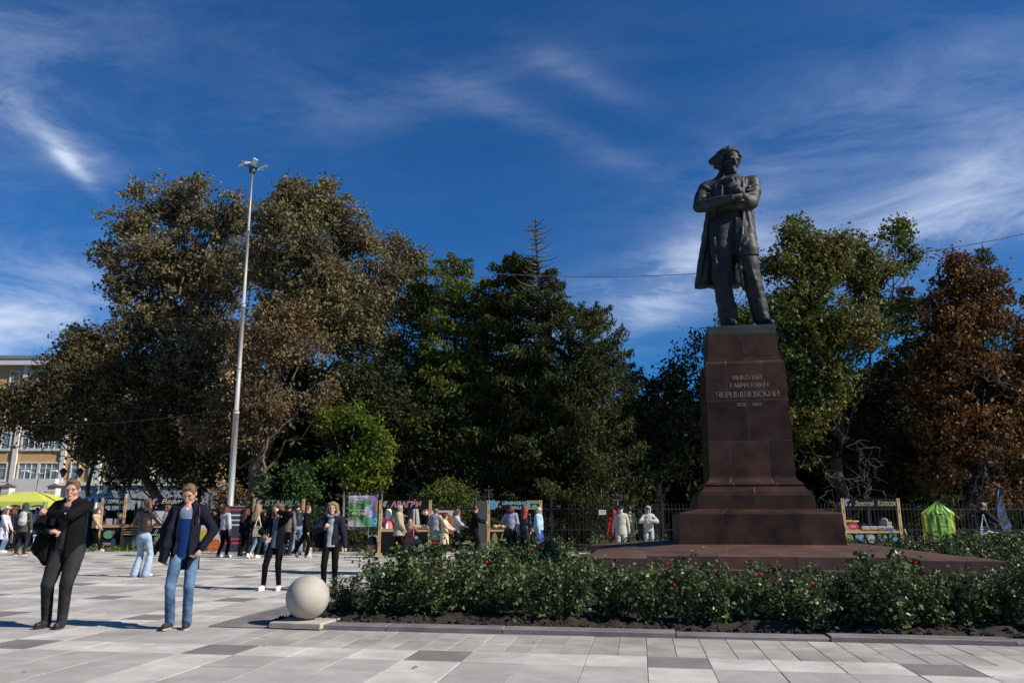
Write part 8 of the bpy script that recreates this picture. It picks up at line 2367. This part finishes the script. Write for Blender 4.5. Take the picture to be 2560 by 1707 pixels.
# ================================================================== rose bushes
m_stem = M('rose_stem', (0.05, 0.06, 0.025), rough=0.8, var=0.4)
m_rose = M('rose_petals', (0.42, 0.010, 0.025), rough=0.6, var=0.3, scale=30)
m_hip = M('young_rose_shoot', (0.10, 0.02, 0.02), rough=0.6)
protos = []
for k in range(7):
    r = np.random.default_rng(100 + k)
    Hh = 0.72 + 0.12 * r.random()
    segs = []; C = []
    tips = []
    for s_ in range(int(9 + r.integers(0, 5))):
        a = r.random() * 6.28; sp = 0.08 + 0.26 * r.random(); h = Hh * (0.50 + 0.55 * r.random())
        Q = bent((0.04 * math.cos(a), 0.04 * math.sin(a), 0), (sp * math.cos(a), sp * math.sin(a), h), r, n=7, wob=0.035)
        segs.append((Q, np.linspace(0.008, 0.003, 7))); tips.append(Q[-1])
        for _ in range(19):
            i = r.integers(1, 7); f = r.random()
            p = Q[max(i - 1, 0)] * (1 - f) + Q[i] * f
            d = r.normal(size=3) * 0.09 + np.array([0, 0, 0.02]); e = p + d
            segs.append((np.stack([p, (p + e) / 2 + 0.01, e]), np.linspace(0.003, 0.0015, 3)))
            nl = 8
            L_ = p + (e - p) * r.random((nl, 1)) * 1.3 + r.normal(size=(nl, 3)) * 0.030
            C.append(L_)
        C.append(Q[-1] + r.normal(size=(6, 3)) * 0.03)
    C = np.concatenate(C); C[:, 2] = np.maximum(C[:, 2], 0.07)
    C = C[(r.random(len(C)) < np.clip(C[:, 2] * 5, 0.25, 1))]
    V_, F_2 = leaf_faces(C, 0.054, r, up=0.5, aspect=0.74)
    protos.append((limb_mesh(segs, 'stems', 4), fast_mesh('foliage', V_, F_2, tint=r.random(len(C)) ** 1.3), tips))
    protos[-1][0].materials.append(m_stem); protos[-1][1].materials.append(L_rose)
def bloom_mesh(seed, s=0.038):
    r = np.random.default_rng(seed); m = MB()
    for ring, (n_, rad, h, tilt) in enumerate(((3, 0.35, 0.95, 0.2), (5, 0.65, 0.8, 0.5), (6, 1.0, 0.45, 0.9))):
        for k in range(n_):
            a = 2 * math.pi * k / n_ + ring * 0.5 + r.normal() * 0.1
            c, sn = math.cos(a), math.sin(a)
            def P_(u, v, w): return ((u * c - v * sn) * s, (u * sn + v * c) * s, w * s)
            m.add([P_(0.1, 0, -0.3), P_(rad * 0.7, -0.5 * rad, h * 0.4), P_(rad, 0, h), P_(rad * 0.7, 0.5 * rad, h * 0.4)], [(0, 1, 2, 3)])
    return m.mesh('rose_bloom')
blooms = [bloom_mesh(k, 0.036 + 0.010 * k) for k in range(3)]
for b_ in blooms: b_.materials.append(m_rose)
RB = random.Random(5)
def rose(x, y, sc, label, group, flowers=0, z=0.03):
    k = RB.randrange(7); st, fo, tips = protos[k]
    t = bpy.data.objects.new('rose_bush', None); COL.objects.link(t)
    t.location = (x, y, z); t.rotation_euler = (0, 0, RB.uniform(0, 6.28)); t.scale = (sc * RB.uniform(0.92, 1.12),) * 2 + (sc * RB.uniform(0.92, 1.08),)
    tag(t, label, 'rose bush', group)
    for me, nm in ((st, 'stems'), (fo, 'foliage')):
        o = bpy.data.objects.new(nm, me); COL.objects.link(o); o.parent = t
    for q in range(flowers):
        tip = tips[RB.randrange(len(tips))]
        o = bpy.data.objects.new('rose_bloom', blooms[RB.randrange(3)]); COL.objects.link(o); o.parent = t
        o.location = (tip[0], tip[1], tip[2] + 0.015 + 0.05 * RB.random()); o.rotation_euler = (RB.uniform(-0.6, 0.6), RB.uniform(-0.6, 0.6), RB.uniform(0, 6))
    return t
nb = 0
# front strip, two staggered rows between the kerb and the steps
ORD = 'first second third fourth fifth sixth seventh eighth ninth tenth eleventh twelfth thirteenth fourteenth fifteenth sixteenth seventeenth eighteenth nineteenth twentieth'.split() + ['twenty-' + q for q in 'first second third fourth fifth sixth seventh eighth ninth'.split()] + ['thirtieth', 'thirty-first', 'thirty-second', 'thirty-third']
x = -3.45; nb = 0
while x < 8.2:
    fl = 1 if RB.random() < 0.42 else 0
    rose(x, 10.30 + RB.uniform(-0.12, 0.2), RB.uniform(0.78, 1.12), 'rose bush in the front row along the kerb, %s from the stone ball' % ORD[nb], 'rose bushes in the front row of the bed', fl); x += RB.uniform(0.32, 0.58); nb += 1
x = -3.6; nb = 0
while x < 8.6:
    fl = 1 if RB.random() < 0.5 else 0
    rose(x, 11.2 + RB.uniform(-0.2, 0.2), RB.uniform(0.72, 1.0), 'rose bush in the second row before the steps, %s from the left' % ORD[nb], 'rose bushes in the second row of the bed', fl); x += RB.uniform(0.48, 0.74); nb += 1
rose(-4.0, 10.62, 0.68, 'smallest rose bush with dark red young shoots beside the stone ball', None, 2)
# thick patch left of the platform
for j in range(9):
    y = 12.3 + j * 1.0
    x = -3.5 + 0.12 * j + RB.uniform(0, 0.2)
    while x < (-1.75 if y > 13 else -0.9):
        rose(x, y + RB.uniform(-0.2, 0.2), RB.uniform(0.80, 1.0), 'rose bush in the thick patch left of the monument platform', 'rose bushes in the patch left of the platform', 1 if RB.random() < 0.35 else 0); x += RB.uniform(0.5, 0.68)
# right and behind the platform
for j in range(9):
    y = 13.2 + j * 1.15
    x = 6.5 + RB.uniform(0, 0.3)
    while x < 8.2 + j * 0.55:
        rose(x, y + RB.uniform(-0.2, 0.2), RB.uniform(0.9, 1.12), 'rose bush in the patch right of the monument platform', 'rose bushes in the patch right of the platform', 1 if RB.random() < 0.4 else 0); x += RB.uniform(0.55, 0.72)
for j in range(2):
    x = -1.0
    while x < 12.5:
        if x < 0.8 or x > 3.4:
            rose(x, 21.6 + j * 1.5 + RB.uniform(-0.2, 0.2), RB.uniform(0.85, 1.0), 'rose bush in the row behind the monument platform', 'rose bushes behind the platform', 1 if RB.random() < 0.3 else 0)
        x += RB.uniform(0.6, 0.8)
print('OBJECTS', len(bpy.data.objects))
